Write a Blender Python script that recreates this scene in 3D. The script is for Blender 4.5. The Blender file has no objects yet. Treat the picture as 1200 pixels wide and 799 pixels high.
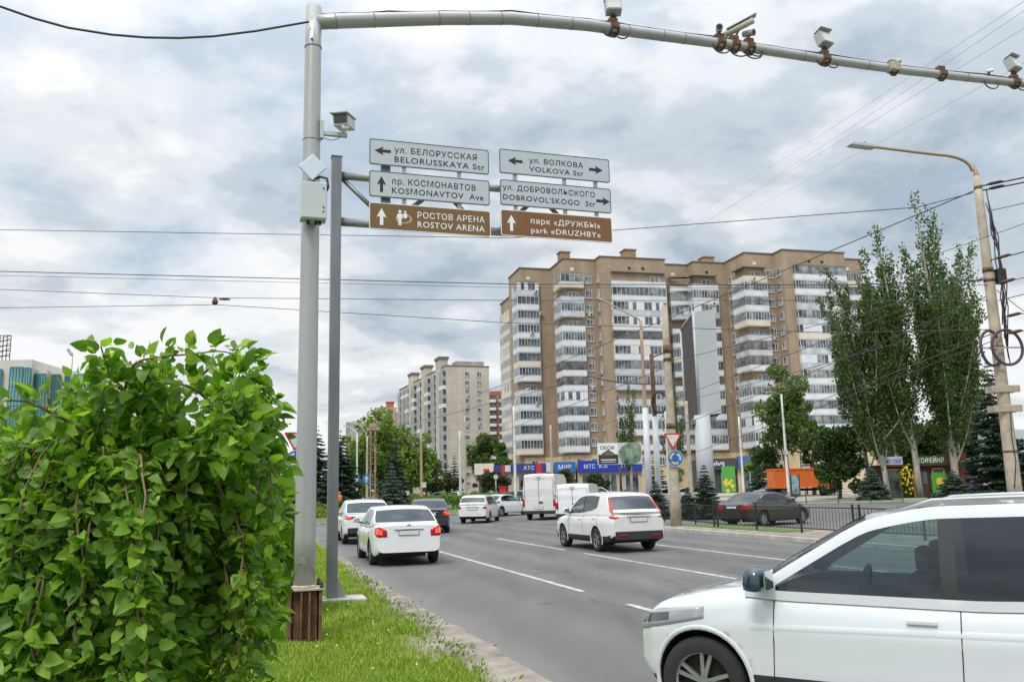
import bpy, bmesh, math, random
import numpy as np
from mathutils import Vector, Matrix

random.seed(7)
rng = np.random.default_rng(7)
SC = bpy.context.scene
COL = SC.collection
R = math.radians

# ------------------------------------------------------------------ camera
EYE = 1.9
FPX, CXP, CYP = 1000.0, 600.0, 399.5          # focal length and centre in pixels of the 1200 px wide photograph
PITCH, ROLL = math.atan(171.5 / 1000), R(-1.4)
CAM_ROT = Matrix.Rotation(math.pi / 2 + PITCH, 3, 'X') @ Matrix.Rotation(ROLL, 3, 'Z')
cam_data = bpy.data.cameras.new('camera')
cam = bpy.data.objects.new('camera', cam_data)
COL.objects.link(cam)
cam.matrix_world = Matrix.Translation((0, 0, EYE)) @ CAM_ROT.to_4x4()
cam_data.sensor_width = 36.0
cam_data.lens = 36.0 * FPX / 1200
cam_data.clip_start = 0.05
cam_data.clip_end = 6000
SC.camera = cam

# ------------------------------------------------------------------ sky and sun
SUN_ELEV, SUN_AZ = R(52), R(205)               # azimuth clockwise from +Y: behind the camera, a little to the left
world = bpy.data.worlds.new('World')
SC.world = world
world.use_nodes = True
wn, wl = world.node_tree.nodes, world.node_tree.links
wn.clear()
def N(t, **kw):
    n = wn.new(t)
    for k, v in kw.items():
        setattr(n, k, v)
    return n
def wmath(op, a, b=None, c=None):
    n = N('ShaderNodeMath', operation=op)
    for i, x in enumerate((a, b, c)):
        if x is None: continue
        if isinstance(x, (int, float)): n.inputs[i].default_value = x
        else: wl.new(x, n.inputs[i])
    return n.outputs[0]
out = N('ShaderNodeOutputWorld')
bg = N('ShaderNodeBackground'); bg.inputs['Strength'].default_value = 0.1
sky = N('ShaderNodeTexSky', sky_type='NISHITA', sun_disc=False, sun_elevation=SUN_ELEV, sun_rotation=SUN_AZ)
sky.air_density = 1.0; sky.dust_density = 1.5
tc = N('ShaderNodeTexCoord')
sep = N('ShaderNodeSeparateXYZ'); wl.new(tc.outputs['Generated'], sep.inputs[0])
zc = wmath('MAXIMUM', sep.outputs['Z'], 0.0)
den = wmath('ADD', zc, 0.24)
cx_ = wmath('DIVIDE', sep.outputs['X'], den)
cy_ = wmath('DIVIDE', sep.outputs['Y'], den)
comb = N('ShaderNodeCombineXYZ'); wl.new(cx_, comb.inputs[0]); wl.new(cy_, comb.inputs[1]); comb.inputs[2].default_value = 0.35
def wnoise(scale, detail, rough, dist, vec=None, loc=(0, 0, 0)):
    mp = N('ShaderNodeMapping'); mp.inputs['Location'].default_value = loc
    wl.new(vec or comb.outputs[0], mp.inputs[0])
    n = N('ShaderNodeTexNoise'); n.inputs['Scale'].default_value = scale
    n.inputs['Detail'].default_value = detail; n.inputs['Roughness'].default_value = rough
    n.inputs['Distortion'].default_value = dist
    wl.new(mp.outputs[0], n.inputs['Vector'])
    return n.outputs['Fac']
def wramp(fac, stops, interp='EASE'):
    r = N('ShaderNodeValToRGB'); r.color_ramp.interpolation = interp
    el = r.color_ramp.elements
    while len(el) < len(stops): el.new(0.5)
    for e, (p, c) in zip(el, stops):
        e.position = p; e.color = (*c, 1) if len(c) == 3 else c
    wl.new(fac, r.inputs[0]); return r.outputs[0]
big = wnoise(1.05, 7, 0.54, 0.15, loc=(-3.0, -12.5, 0))
fine = wnoise(3.0, 9, 0.56, 0.15, loc=(0.4, 5.2, 2))
mixv = wmath('ADD', wmath('MULTIPLY', big, 0.62), wmath('MULTIPLY', fine, 0.38))
cloud = wramp(mixv, [(0.375, (3.2, 3.8, 4.5)), (0.435, (4.4, 4.95, 5.5)), (0.484, (6.0, 6.3, 6.6)), (0.535, (7.5, 7.55, 7.6))])
gap = wnoise(1.1, 8, 0.6, 0.3, loc=(8.3, 2.2, 4))
gapm = wmath('MULTIPLY', wramp(gap, [(0.50, (0, 0, 0)), (0.64, (1, 1, 1))]), 0.32)
mixc = N('ShaderNodeMix', data_type='RGBA')
skyb = N('ShaderNodeMix', data_type='RGBA'); skyb.inputs[0].default_value = 0.5
wl.new(sky.outputs[0], skyb.inputs[6]); skyb.inputs[7].default_value = (4.6, 6.3, 8.2, 1)
wl.new(gapm, mixc.inputs[0]); wl.new(cloud, mixc.inputs[6]); wl.new(skyb.outputs[2], mixc.inputs[7])
z2 = wmath('MULTIPLY', zc, zc)
zen = wmath('ADD', 0.97, wmath('MULTIPLY', wmath('MULTIPLY', z2, z2), 3.0))   # an overcast sky is brightest overhead
vm = N('ShaderNodeVectorMath', operation='SCALE'); wl.new(mixc.outputs[2], vm.inputs[0]); wl.new(zen, vm.inputs['Scale'])
wl.new(vm.outputs[0], bg.inputs['Color'])
wl.new(bg.outputs[0], out.inputs['Surface'])

sun_d = bpy.data.lights.new('sun', 'SUN')
sun_d.energy = 1.5; sun_d.angle = R(14); sun_d.color = (1.0, 0.965, 0.91)
sun = bpy.data.objects.new('sun', sun_d); COL.objects.link(sun)
sdir = Vector((math.sin(SUN_AZ) * math.cos(SUN_ELEV), math.cos(SUN_AZ) * math.cos(SUN_ELEV), math.sin(SUN_ELEV)))
sun.rotation_euler = sdir.to_track_quat('Z', 'Y').to_euler()
sun.location = (0, -20, 60)
SC.view_settings.view_transform = 'Standard'
SC.view_settings.look = 'None'
SC.view_settings.exposure = 0.40
SC.view_settings.gamma = 1.0
SC.view_settings.use_curve_mapping = False
SC.render.engine = 'CYCLES'
SC.cycles.max_bounces = 6
SC.cycles.transparent_max_bounces = 12
SC.cycles.use_denoising = True

# ------------------------------------------------------------------ surveying helpers
def ray(px, py):
    return CAM_ROT @ Vector(((px - CXP) / FPX, -(py - CYP) / FPX, -1))
def at(px, py, z=0.0):
    d = ray(px, py); return Vector((0, 0, EYE)) + d * ((z - EYE) / d.z)
def aty(px, py, Y):
    d = ray(px, py); return Vector((0, 0, EYE)) + d * (Y / d.y)
def xat(px, Y, py=560):
    return aty(px, py, Y).x
def zat(px, py, Y):
    return aty(px, py, Y).z
RD = Vector((-math.sin(R(18)), math.cos(R(18)), 0))      # along the avenue
RN = Vector((math.cos(R(18)), math.sin(R(18)), 0))       # across the avenue, to the right
def st(s, t, z=0.0):
    return RN * s + RD * t + Vector((0, 0, z))

# ------------------------------------------------------------------ materials
MATS = {}
def _nt(name):
    m = bpy.data.materials.new(name); m.use_nodes = True
    nt = m.node_tree
    return m, nt, nt.nodes['Principled BSDF']
def mat(name, col, rough=0.6, metal=0.0, var=0.0, scale=3.0, bump=0.0, bscale=40.0, spec=0.5, coat=0.0, tint=None, detail=5, coords='Object', stretch=None):
    if name in MATS: return MATS[name]
    m, nt, b = _nt(name)
    b.inputs['Base Color'].default_value = (*col, 1)
    b.inputs['Roughness'].default_value = rough
    b.inputs['Metallic'].default_value = metal
    b.inputs['Specular IOR Level'].default_value = spec
    b.inputs['Coat Weight'].default_value = coat
    b.inputs['Coat Roughness'].default_value = 0.04
    if var or bump:
        t = nt.nodes.new('ShaderNodeTexCoord')
        vec = t.outputs[coords]
        if stretch:
            mp = nt.nodes.new('ShaderNodeMapping'); mp.inputs['Scale'].default_value = stretch
            nt.links.new(vec, mp.inputs[0]); vec = mp.outputs[0]
    if var:
        n = nt.nodes.new('ShaderNodeTexNoise'); n.inputs['Scale'].default_value = scale
        n.inputs['Detail'].default_value = detail; n.inputs['Roughness'].default_value = 0.62
        nt.links.new(vec, n.inputs['Vector'])
        r = nt.nodes.new('ShaderNodeValToRGB')
        c2 = tint or tuple(min(1, c * (1 + var)) for c in col)
        c1 = tuple(c * (1 - var) for c in col)
        r.color_ramp.elements[0].position = 0.32; r.color_ramp.elements[0].color = (*c1, 1)
        r.color_ramp.elements[1].position = 0.70; r.color_ramp.elements[1].color = (*c2, 1)
        nt.links.new(n.outputs['Fac'], r.inputs[0]); nt.links.new(r.outputs[0], b.inputs['Base Color'])
    if bump:
        n2 = nt.nodes.new('ShaderNodeTexNoise'); n2.inputs['Scale'].default_value = bscale
        n2.inputs['Detail'].default_value = 4
        nt.links.new(vec, n2.inputs['Vector'])
        bp = nt.nodes.new('ShaderNodeBump'); bp.inputs['Strength'].default_value = bump
        nt.links.new(n2.outputs['Fac'], bp.inputs['Height']); nt.links.new(bp.outputs[0], b.inputs['Normal'])
    MATS[name] = m
    return m
def leaf_mat(name, c1, c2, c3, trans=0.35, rough=0.5):
    """foliage: every leaf face its own shade, with light passing through"""
    if name in MATS: return MATS[name]
    m, nt, b = _nt(name)
    g = nt.nodes.new('ShaderNodeNewGeometry')
    r = nt.nodes.new('ShaderNodeValToRGB')
    e = r.color_ramp.elements
    e[0].position = 0.0; e[0].color = (*c1, 1); e[1].position = 1.0; e[1].color = (*c3, 1)
    k = e.new(0.55); k.color = (*c2, 1)
    nt.links.new(g.outputs['Random Per Island'], r.inputs[0])
    nt.links.new(r.outputs[0], b.inputs['Base Color'])
    b.inputs['Roughness'].default_value = rough
    b.inputs['Specular IOR Level'].default_value = 0.35
    tr = nt.nodes.new('ShaderNodeBsdfTranslucent')
    br = nt.nodes.new('ShaderNodeMix'); br.data_type = 'RGBA'; br.blend_type = 'MULTIPLY'; br.inputs[0].default_value = 1
    br.inputs[7].default_value = (1.5, 1.7, 0.6, 1)
    nt.links.new(r.outputs[0], br.inputs[6]); nt.links.new(br.outputs[2], tr.inputs['Color'])
    mx = nt.nodes.new('ShaderNodeMixShader'); mx.inputs[0].default_value = trans
    nt.links.new(b.outputs[0], mx.inputs[1]); nt.links.new(tr.outputs[0], mx.inputs[2])
    nt.links.new(mx.outputs[0], nt.nodes['Material Output'].inputs['Surface'])
    MATS[name] = m
    return m
def glass_mat(name, tint, refl=(0.9, 0.95, 1.0)):
    """car or window glass: tinted see-through with a sharp reflection"""
    if name in MATS: return MATS[name]
    m, nt, b = _nt(name)
    nt.nodes.remove(b)
    t = nt.nodes.new('ShaderNodeBsdfTransparent'); t.inputs[0].default_value = (*tint, 1)
    g = nt.nodes.new('ShaderNodeBsdfGlossy'); g.inputs['Color'].default_value = (*refl, 1); g.inputs['Roughness'].default_value = 0.02
    f = nt.nodes.new('ShaderNodeFresnel'); f.inputs['IOR'].default_value = 1.55
    mul = nt.nodes.new('ShaderNodeMath'); mul.operation = 'MULTIPLY_ADD'; mul.inputs[1].default_value = 1.0; mul.inputs[2].default_value = 0.035
    nt.links.new(f.outputs[0], mul.inputs[0])
    mx = nt.nodes.new('ShaderNodeMixShader')
    nt.links.new(mul.outputs[0], mx.inputs[0]); nt.links.new(t.outputs[0], mx.inputs[1]); nt.links.new(g.outputs[0], mx.inputs[2])
    nt.links.new(mx.outputs[0], nt.nodes['Material Output'].inputs['Surface'])
    MATS[name] = m
    return m
def lamp_mat(name, col, strength):
    if name in MATS: return MATS[name]
    m, nt, b = _nt(name)
    b.inputs['Base Color'].default_value = (*col, 1)
    b.inputs['Roughness'].default_value = 0.15
    b.inputs['Emission Color'].default_value = (*col, 1)
    b.inputs['Emission Strength'].default_value = strength
    MATS[name] = m
    return m

# ------------------------------------------------------------------ mesh builder
class MB:
    def __init__(self):
        self.v, self.f, self.m, self.s = [], [], [], []
    def add(self, verts, faces, mi=0, smooth=False):
        o = len(self.v)
        self.v += [tuple(p) for p in verts]
        self.f += [tuple(i + o for i in f) for f in faces]
        self.m += [mi] * len(faces); self.s += [smooth] * len(faces)
        return self
    def box(self, c, size, mi=0, rot=None, taper=1.0):
        hx, hy, hz = size[0] / 2, size[1] / 2, size[2] / 2
        vs = []
        for z, k in ((-hz, 1.0), (hz, taper)):
            vs += [Vector((-hx * k, -hy * k, z)), Vector((hx * k, -hy * k, z)), Vector((hx * k, hy * k, z)), Vector((-hx * k, hy * k, z))]
        if rot is not None:
            vs = [rot @ v for v in vs]
        c = Vector(c)
        return self.add([v + c for v in vs], [(0, 3, 2, 1), (4, 5, 6, 7), (0, 1, 5, 4), (1, 2, 6, 5), (2, 3, 7, 6), (3, 0, 4, 7)], mi)
    def tube(self, pts, radii, n=10, mi=0, cap=True, smooth=True):
        pts = [Vector(p) for p in pts]
        if isinstance(radii, (int, float)): radii = [radii] * len(pts)
        vs, fs = [], []
        ref = None
        for i, p in enumerate(pts):
            a = pts[max(i - 1, 0)]; b = pts[min(i + 1, len(pts) - 1)]
            d = (b - a).normalized()
            if ref is None:
                ref = d.orthogonal().normalized()
            x = (ref - d * ref.dot(d))
            x = x.normalized() if x.length > 1e-6 else d.orthogonal().normalized()
            ref = x; y = d.cross(x)
            for k in range(n):
                t = 2 * math.pi * k / n
                vs.append(p + (x * math.cos(t) + y * math.sin(t)) * radii[i])
        for i in range(len(pts) - 1):
            for k in range(n):
                k2 = (k + 1) % n
                fs.append((i * n + k, i * n + k2, (i + 1) * n + k2, (i + 1) * n + k))
        self.add(vs, fs, mi, smooth)
        if cap:
            o = len(self.v) - len(vs)
            self.f += [tuple(o + k for k in reversed(range(n))), tuple(o + (len(pts) - 1) * n + k for k in range(n))]
            self.m += [mi, mi]; self.s += [False, False]
        return self
    def cyl(self, a, b, r, n=12, mi=0, r2=None):
        return self.tube([a, b], [r, r if r2 is None else r2], n, mi)
    def prism(self, poly, o, ax, ay, depth, mi=0):
        """polygon poly (2-D) laid out at o on axes ax, ay and extruded by the vector depth"""
        o, ax, ay, depth = Vector(o), Vector(ax), Vector(ay), Vector(depth)
        a = [o + ax * p[0] + ay * p[1] for p in poly]
        n = len(a)
        if ax.cross(ay).dot(depth) < 0:
            a = a[::-1]
        vs = a + [p + depth for p in a]
        fs = [tuple(reversed(range(n))), tuple(range(n, 2 * n))] + [(i, (i + 1) % n, n + (i + 1) % n, n + i) for i in range(n)]
        return self.add(vs, fs, mi)
    def sphere(self, c, r, mi=0, n=10, m=6, sz=1.0):
        c = Vector(c); vs, fs = [], []
        for i in range(m + 1):
            th = math.pi * i / m
            for k in range(n):
                ph = 2 * math.pi * k / n
                vs.append(c + Vector((r * math.sin(th) * math.cos(ph), r * math.sin(th) * math.sin(ph), r * sz * math.cos(th))))
        for i in range(m):
            for k in range(n):
                k2 = (k + 1) % n
                fs.append((i * n + k, (i + 1) * n + k, (i + 1) * n + k2, i * n + k2))
        return self.add(vs, fs, mi, True)
    def mesh(self, name, mats):
        me = bpy.data.meshes.new(name)
        me.from_pydata(self.v, [], self.f)
        for mm in (mats if isinstance(mats, (list, tuple)) else [mats]):
            me.materials.append(mm)
        me.polygons.foreach_set('material_index', self.m)
        me.polygons.foreach_set('use_smooth', self.s)
        me.update()
        return me
    def build(self, name, mats, parent=None, loc=None, bevel=0.0):
        me = self.mesh(name, mats)
        if bevel:
            bm = bmesh.new(); bm.from_mesh(me)
            bmesh.ops.remove_doubles(bm, verts=bm.verts, dist=1e-5)
            es = [e for e in bm.edges if len(e.link_faces) == 2 and e.calc_face_angle(0) > 0.6]
            bmesh.ops.bevel(bm, geom=es, offset=bevel, segments=2, affect='EDGES', profile=0.6)
            bm.to_mesh(me); bm.free()
        return link(name, me, parent, loc)
def link(name, data, parent=None, loc=None, rot=None):
    o = bpy.data.objects.new(name, data)
    COL.objects.link(o)
    if parent is not None: o.parent = parent
    if loc is not None: o.location = loc
    if rot is not None: o.rotation_euler = rot
    return o
def tag(o, label, cat, group=None):
    o['label'] = label; o['category'] = cat
    if group: o['group'] = group
    return o
def thing(name, label, cat, loc=(0, 0, 0), rz=0.0, group=None):
    o = link(name, None, None, loc, (0, 0, rz))
    return tag(o, label, cat, group)
def copy_tree(o, parent=None):
    c = o.copy(); COL.objects.link(c)
    if parent is not None: c.parent = parent
    for ch in o.children: copy_tree(ch, c)
    return c
def struct(o):
    o['kind'] = 'structure'; return o
def stuff(o):
    o['kind'] = 'stuff'; return o
def sheet(name, pts, z, m, sub=None):
    me = bpy.data.meshes.new(name)
    bm = bmesh.new()
    vs = [bm.verts.new((p[0], p[1], z)) for p in pts]
    f = bm.faces.new(vs); f.normal_update()
    if f.normal.z < 0: f.normal_flip()
    bmesh.ops.triangulate(bm, faces=bm.faces[:])
    bm.to_mesh(me); bm.free()
    me.materials.append(m)
    return link(name, me)
def slab(name, pts, z0, z1, m, m_side=None):
    b = MB(); b.prism([(p[0], p[1]) for p in pts], (0, 0, z0), (1, 0, 0), (0, 1, 0), (0, 0, z1 - z0))
    me = b.mesh(name, [m, m_side or m])
    for p in me.polygons:
        p.material_index = 0 if p.normal.z > 0.5 else 1
    bm = bmesh.new(); bm.from_mesh(me); bmesh.ops.triangulate(bm, faces=[f for f in bm.faces if len(f.verts) > 4]); bm.to_mesh(me); bm.free()
    return link(name, me)
def np_mesh(name, verts, loops, sizes, m, smooth=False):
    """fast mesh from numpy arrays; every face has `sizes` corners"""
    me = bpy.data.meshes.new(name)
    nf = len(loops) // sizes
    me.vertices.add(len(verts)); me.vertices.foreach_set('co', np.asarray(verts, dtype=np.float32).ravel())
    me.loops.add(len(loops)); me.loops.foreach_set('vertex_index', np.asarray(loops, dtype=np.int32))
    me.polygons.add(nf)
    me.polygons.foreach_set('loop_start', np.arange(nf, dtype=np.int32) * sizes)
    me.polygons.foreach_set('loop_total', np.full(nf, sizes, dtype=np.int32))
    if smooth: me.polygons.foreach_set('use_smooth', np.ones(nf, dtype=bool))
    me.materials.append(m)
    me.update(calc_edges=True)
    return me
def unit(a):
    return a / np.maximum(np.linalg.norm(a, axis=-1, keepdims=True), 1e-9)
def leaf_cloud(name, c, along, size, aspect, m, droop=0.0, width_dir=None):
    """one folded four-cornered leaf (two triangles) per centre c, pointing `along`"""
    n = len(c)
    along = unit(along)
    w = width_dir if width_dir is not None else rng.normal(size=(n, 3))
    w = unit(w - along * np.sum(w * along, axis=1, keepdims=True))
    nr = np.cross(along, w)
    s = np.asarray(size).reshape(-1, 1) * np.ones((n, 1))
    base = c - along * s * 0.5
    tip = c + along * s * 0.5
    lft = c + w * s * aspect * 0.5 + nr * s * 0.10
    rgt = c - w * s * aspect * 0.5 + nr * s * 0.10
    v = np.stack([base, rgt, tip, lft], axis=1).reshape(-1, 3)
    i0 = np.arange(n) * 4
    loops = np.stack([i0, i0 + 1, i0 + 2, i0, i0 + 2, i0 + 3], axis=1).ravel()
    return np_mesh(name, v, loops, 3, m)
# ------------------------------------------------------------------ shared materials
def mat_asphalt():
    m, nt, b = _nt('asphalt')
    t = nt.nodes.new('ShaderNodeTexCoord')
    def nz(scale, det, stretch=None, rough=0.6):
        v = t.outputs['Object']
        mp = nt.nodes.new('ShaderNodeMapping')
        mp.inputs['Rotation'].default_value = (0, 0, -R(18))
        if stretch: mp.inputs['Scale'].default_value = stretch
        nt.links.new(v, mp.inputs[0])
        n = nt.nodes.new('ShaderNodeTexNoise'); n.inputs['Scale'].default_value = scale; n.inputs['Detail'].default_value = det
        n.inputs['Roughness'].default_value = rough
        nt.links.new(mp.outputs[0], n.inputs['Vector']); return n.outputs['Fac']
    def mth(op, a, b_, c=None):
        n = nt.nodes.new('ShaderNodeMath'); n.operation = op
        for i, x in enumerate((a, b_, c)):
            if x is None: continue
            if isinstance(x, (int, float)): n.inputs[i].default_value = x
            else: nt.links.new(x, n.inputs[i])
        return n.outputs[0]
    big = nz(0.22, 4, (1, 0.25, 1)); mid = nz(1.4, 6, (1, 0.12, 1)); fine = nz(60, 3); grit = nz(220, 2)
    s = mth('ADD', mth('MULTIPLY', big, 0.45), mth('MULTIPLY', mid, 0.30))
    s = mth('ADD', s, mth('ADD', mth('MULTIPLY', fine, 0.15), mth('MULTIPLY', grit, 0.16)))
    r = nt.nodes.new('ShaderNodeValToRGB')
    e = r.color_ramp.elements
    e[0].position = 0.36; e[0].color = (0.064, 0.062, 0.062, 1)
    e[1].position = 0.72; e[1].color = (0.178, 0.169, 0.160, 1)
    nt.links.new(s, r.inputs[0])
    # darker wheel tracks along each lane, dust near the verge
    ge = nt.nodes.new('ShaderNodeSeparateXYZ'); nt.links.new(t.outputs['Object'], ge.inputs[0])
    sv = mth('ADD', mth('MULTIPLY', ge.outputs[0], RN.x), mth('MULTIPLY', ge.outputs[1], RN.y))
    wave = mth('COSINE', mth('MULTIPLY', mth('SUBTRACT', sv, 3.65), 2 * math.pi / 1.675), 0)
    wob = nz(0.35, 3, (1, 0.2, 1))
    tr = mth('MULTIPLY', mth('MULTIPLY', wave, wob), -0.085)
    dust = nt.nodes.new('ShaderNodeMapRange'); nt.links.new(mth('ADD', sv, mth('MULTIPLY', mid, 1.2)), dust.inputs[0])
    dust.inputs[1].default_value = 4.9; dust.inputs[2].default_value = 3.3; dust.inputs[3].default_value = 0; dust.inputs[4].default_value = 0.16
    s = mth('ADD', s, mth('ADD', tr, dust.outputs[0])); nt.links.new(s, r.inputs[0])
    # fine cracks and tar seams
    vo = nt.nodes.new('ShaderNodeTexVoronoi'); vo.feature = 'DISTANCE_TO_EDGE'; vo.inputs['Scale'].default_value = 0.32
    mp = nt.nodes.new('ShaderNodeMapping'); nt.links.new(t.outputs['Object'], mp.inputs[0])
    dist = nt.nodes.new('ShaderNodeTexNoise'); dist.inputs['Scale'].default_value = 1.1; dist.inputs['Detail'].default_value = 6
    nt.links.new(mp.outputs[0], dist.inputs['Vector'])
    av = nt.nodes.new('ShaderNodeVectorMath'); av.operation = 'MULTIPLY_ADD'; av.inputs[1].default_value = (1.6, 1.6, 0)
    nt.links.new(dist.outputs['Color'], av.inputs[0]); nt.links.new(mp.outputs[0], av.inputs[2])
    nt.links.new(av.outputs[0], vo.inputs['Vector'])
    cr = nt.nodes.new('ShaderNodeMath'); cr.operation = 'LESS_THAN'; cr.inputs[1].default_value = 0.0045
    nt.links.new(vo.outputs['Distance'], cr.inputs[0])
    gate = mth('GREATER_THAN', nz(0.16, 2), 0.50)
    mx = nt.nodes.new('ShaderNodeMix'); mx.data_type = 'RGBA'
    nt.links.new(mth('MULTIPLY', mth('MULTIPLY', cr.outputs[0], gate), 0.6), mx.inputs[0])
    nt.links.new(r.outputs[0], mx.inputs[6]); mx.inputs[7].default_value = (0.035, 0.035, 0.037, 1)
    nt.links.new(mx.outputs[2], b.inputs['Base Color'])
    b.inputs['Roughness'].default_value = 0.82
    bp = nt.nodes.new('ShaderNodeBump'); bp.inputs['Strength'].default_value = 0.25; bp.inputs['Distance'].default_value = 0.01
    nt.links.new(grit, bp.inputs['Height']); nt.links.new(bp.outputs[0], b.inputs['Normal'])
    MATS['asphalt'] = m; return m
def mat_brickwork(name, c1, c2, mortar, w, h, msize, rough=0.85, var=0.25, offset=0.0, nscale=0.35):
    """courses of panels or bricks on walls that stand along local x or y"""
    if name in MATS: return MATS[name]
    m, nt, b = _nt(name)
    t = nt.nodes.new('ShaderNodeTexCoord'); sp = nt.nodes.new('ShaderNodeSeparateXYZ')
    nt.links.new(t.outputs['Object'], sp.inputs[0])
    ad = nt.nodes.new('ShaderNodeMath'); ad.operation = 'ADD'
    nt.links.new(sp.outputs[0], ad.inputs[0]); nt.links.new(sp.outputs[1], ad.inputs[1])
    cb = nt.nodes.new('ShaderNodeCombineXYZ'); nt.links.new(ad.outputs[0], cb.inputs[0]); nt.links.new(sp.outputs[2], cb.inputs[1])
    br = nt.nodes.new('ShaderNodeTexBrick'); br.offset = offset
    br.inputs['Color1'].default_value = (*c1, 1); br.inputs['Color2'].default_value = (*c2, 1); br.inputs['Mortar'].default_value = (*mortar, 1)
    br.inputs['Scale'].default_value = 1.0; br.inputs['Mortar Size'].default_value = msize
    br.inputs['Brick Width'].default_value = w; br.inputs['Row Height'].default_value = h
    nt.links.new(cb.outputs[0], br.inputs['Vector'])
    n = nt.nodes.new('ShaderNodeTexNoise'); n.inputs['Scale'].default_value = nscale; n.inputs['Detail'].default_value = 7; n.inputs['Roughness'].default_value = 0.68
    mp = nt.nodes.new('ShaderNodeMapping'); mp.inputs['Scale'].default_value = (1, 1, 0.45); nt.links.new(t.outputs['Object'], mp.inputs[0])
    nt.links.new(mp.outputs[0], n.inputs['Vector'])
    r = nt.nodes.new('ShaderNodeValToRGB'); r.color_ramp.elements[0].position = 0.3; r.color_ramp.elements[1].position = 0.7
    k0, k1 = 1 - var, 1 + var * 0.6
    r.color_ramp.elements[0].color = (k0, k0, k0, 1); r.color_ramp.elements[1].color = (k1, k1, k1, 1)
    nt.links.new(n.outputs['Fac'], r.inputs[0])
    mx = nt.nodes.new('ShaderNodeMix'); mx.data_type = 'RGBA'; mx.blend_type = 'MULTIPLY'; mx.inputs[0].default_value = 1
    nt.links.new(br.outputs['Color'], mx.inputs[6]); nt.links.new(r.outputs[0], mx.inputs[7])
    nt.links.new(mx.outputs[2], b.inputs['Base Color']); b.inputs['Roughness'].default_value = rough
    MATS[name] = m; return m

M_ASPH = mat_asphalt()
M_SOIL = mat('soil_and_grass', (0.075, 0.105, 0.030), 0.95, var=0.5, scale=0.9, tint=(0.13, 0.15, 0.05), detail=8, bump=0.4, bscale=14)
M_LAWN = mat('lawn', (0.085, 0.155, 0.024), 0.95, var=0.35, scale=0.7, tint=(0.115, 0.185, 0.035), detail=8, bump=0.5, bscale=25)
M_DIRT = mat('dirt', (0.22, 0.19, 0.155), 0.95, var=0.30, scale=2.3, tint=(0.34, 0.30, 0.25), detail=8, bump=0.35, bscale=60)
M_PAVE = mat('pavement', (0.34, 0.31, 0.27), 0.9, var=0.2, scale=1.2, detail=7, bump=0.2, bscale=30)
M_KERB = mat('kerb_concrete', (0.40, 0.38, 0.34), 0.9, var=0.25, scale=3, bump=0.25, bscale=30)
M_PAINT = mat('road_paint', (0.40, 0.39, 0.37), 0.8, var=0.45, scale=5, detail=10, tint=(0.62, 0.61, 0.58))
M_CONC = mat('concrete', (0.42, 0.37, 0.29), 0.9, var=0.30, scale=2.2, tint=(0.52, 0.45, 0.34), bump=0.3, bscale=35)
M_CONCW = mat('whitewashed_concrete', (0.62, 0.63, 0.62), 0.85, var=0.22, scale=2.5, bump=0.2, bscale=30)
M_GALV = mat('galvanised_steel', (0.36, 0.37, 0.375), 0.42, metal=0.55, var=0.16, scale=1.8, stretch=(1, 1, 0.25), detail=6)
M_GALVD = mat('weathered_steel_post', (0.20, 0.205, 0.215), 0.45, metal=0.55, var=0.25, scale=2.5, stretch=(1, 1, 0.15), detail=7)
M_GREYPT = mat('grey_painted_steel', (0.50, 0.53, 0.54), 0.45, var=0.10, scale=1.2, detail=6, stretch=(1, 1, 0.3))
M_RUST = mat('rusty_steel', (0.115, 0.055, 0.032), 0.9, var=0.45, scale=6, tint=(0.22, 0.115, 0.06), bump=0.4, bscale=45)
M_RUSTPT = mat('rust_flecked_paint', (0.46, 0.40, 0.31), 0.75, var=0.3, scale=3.0, tint=(0.40, 0.22, 0.12), detail=9)
M_BLACK = mat('black_plastic', (0.018, 0.018, 0.02), 0.5)
M_BLKMETAL = mat('black_painted_metal', (0.022, 0.022, 0.024), 0.45)
M_CABLE = mat('cable_sheath', (0.025, 0.022, 0.024), 0.6)
M_CABLEV = mat('violet_grey_cable', (0.075, 0.050, 0.075), 0.55, var=0.2, scale=4)
M_WIRE = mat('copper_wire', (0.055, 0.05, 0.05), 0.6)
M_WIREPALE = mat('pale_aluminium_wire', (0.34, 0.36, 0.39), 0.5)
M_WHITEPL = mat('white_enamel', (0.78, 0.79, 0.79), 0.35, var=0.05, scale=2)
M_BARK = mat('bark', (0.14, 0.105, 0.075), 0.95, var=0.35, scale=5, bump=0.6, bscale=18, stretch=(1, 1, 0.2))
M_BARKPALE = mat('pale_poplar_bark', (0.36, 0.33, 0.28), 0.95, var=0.45, scale=3, bump=0.5, bscale=12, stretch=(1, 1, 0.25))

# ------------------------------------------------------------------ ground
ground = struct(sheet('ground', [(-3000, -200), (3000, -200), (3000, 4000), (-3000, 4000)], -0.03, M_SOIL))
road_pts = [st(2.75, -25), st(2.85, 12), st(2.95, 34), (-9.4, 38.6), (-15, 42), (-26, 44), (-90, 45), (-90, 140), (-40, 260), (20, 260),
            (24, 150), (21, 100), (20.5, 72), (60, 68), (140, 66), (140, -25)]
road = struct(sheet('road', road_pts, 0.0, M_ASPH))
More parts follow.
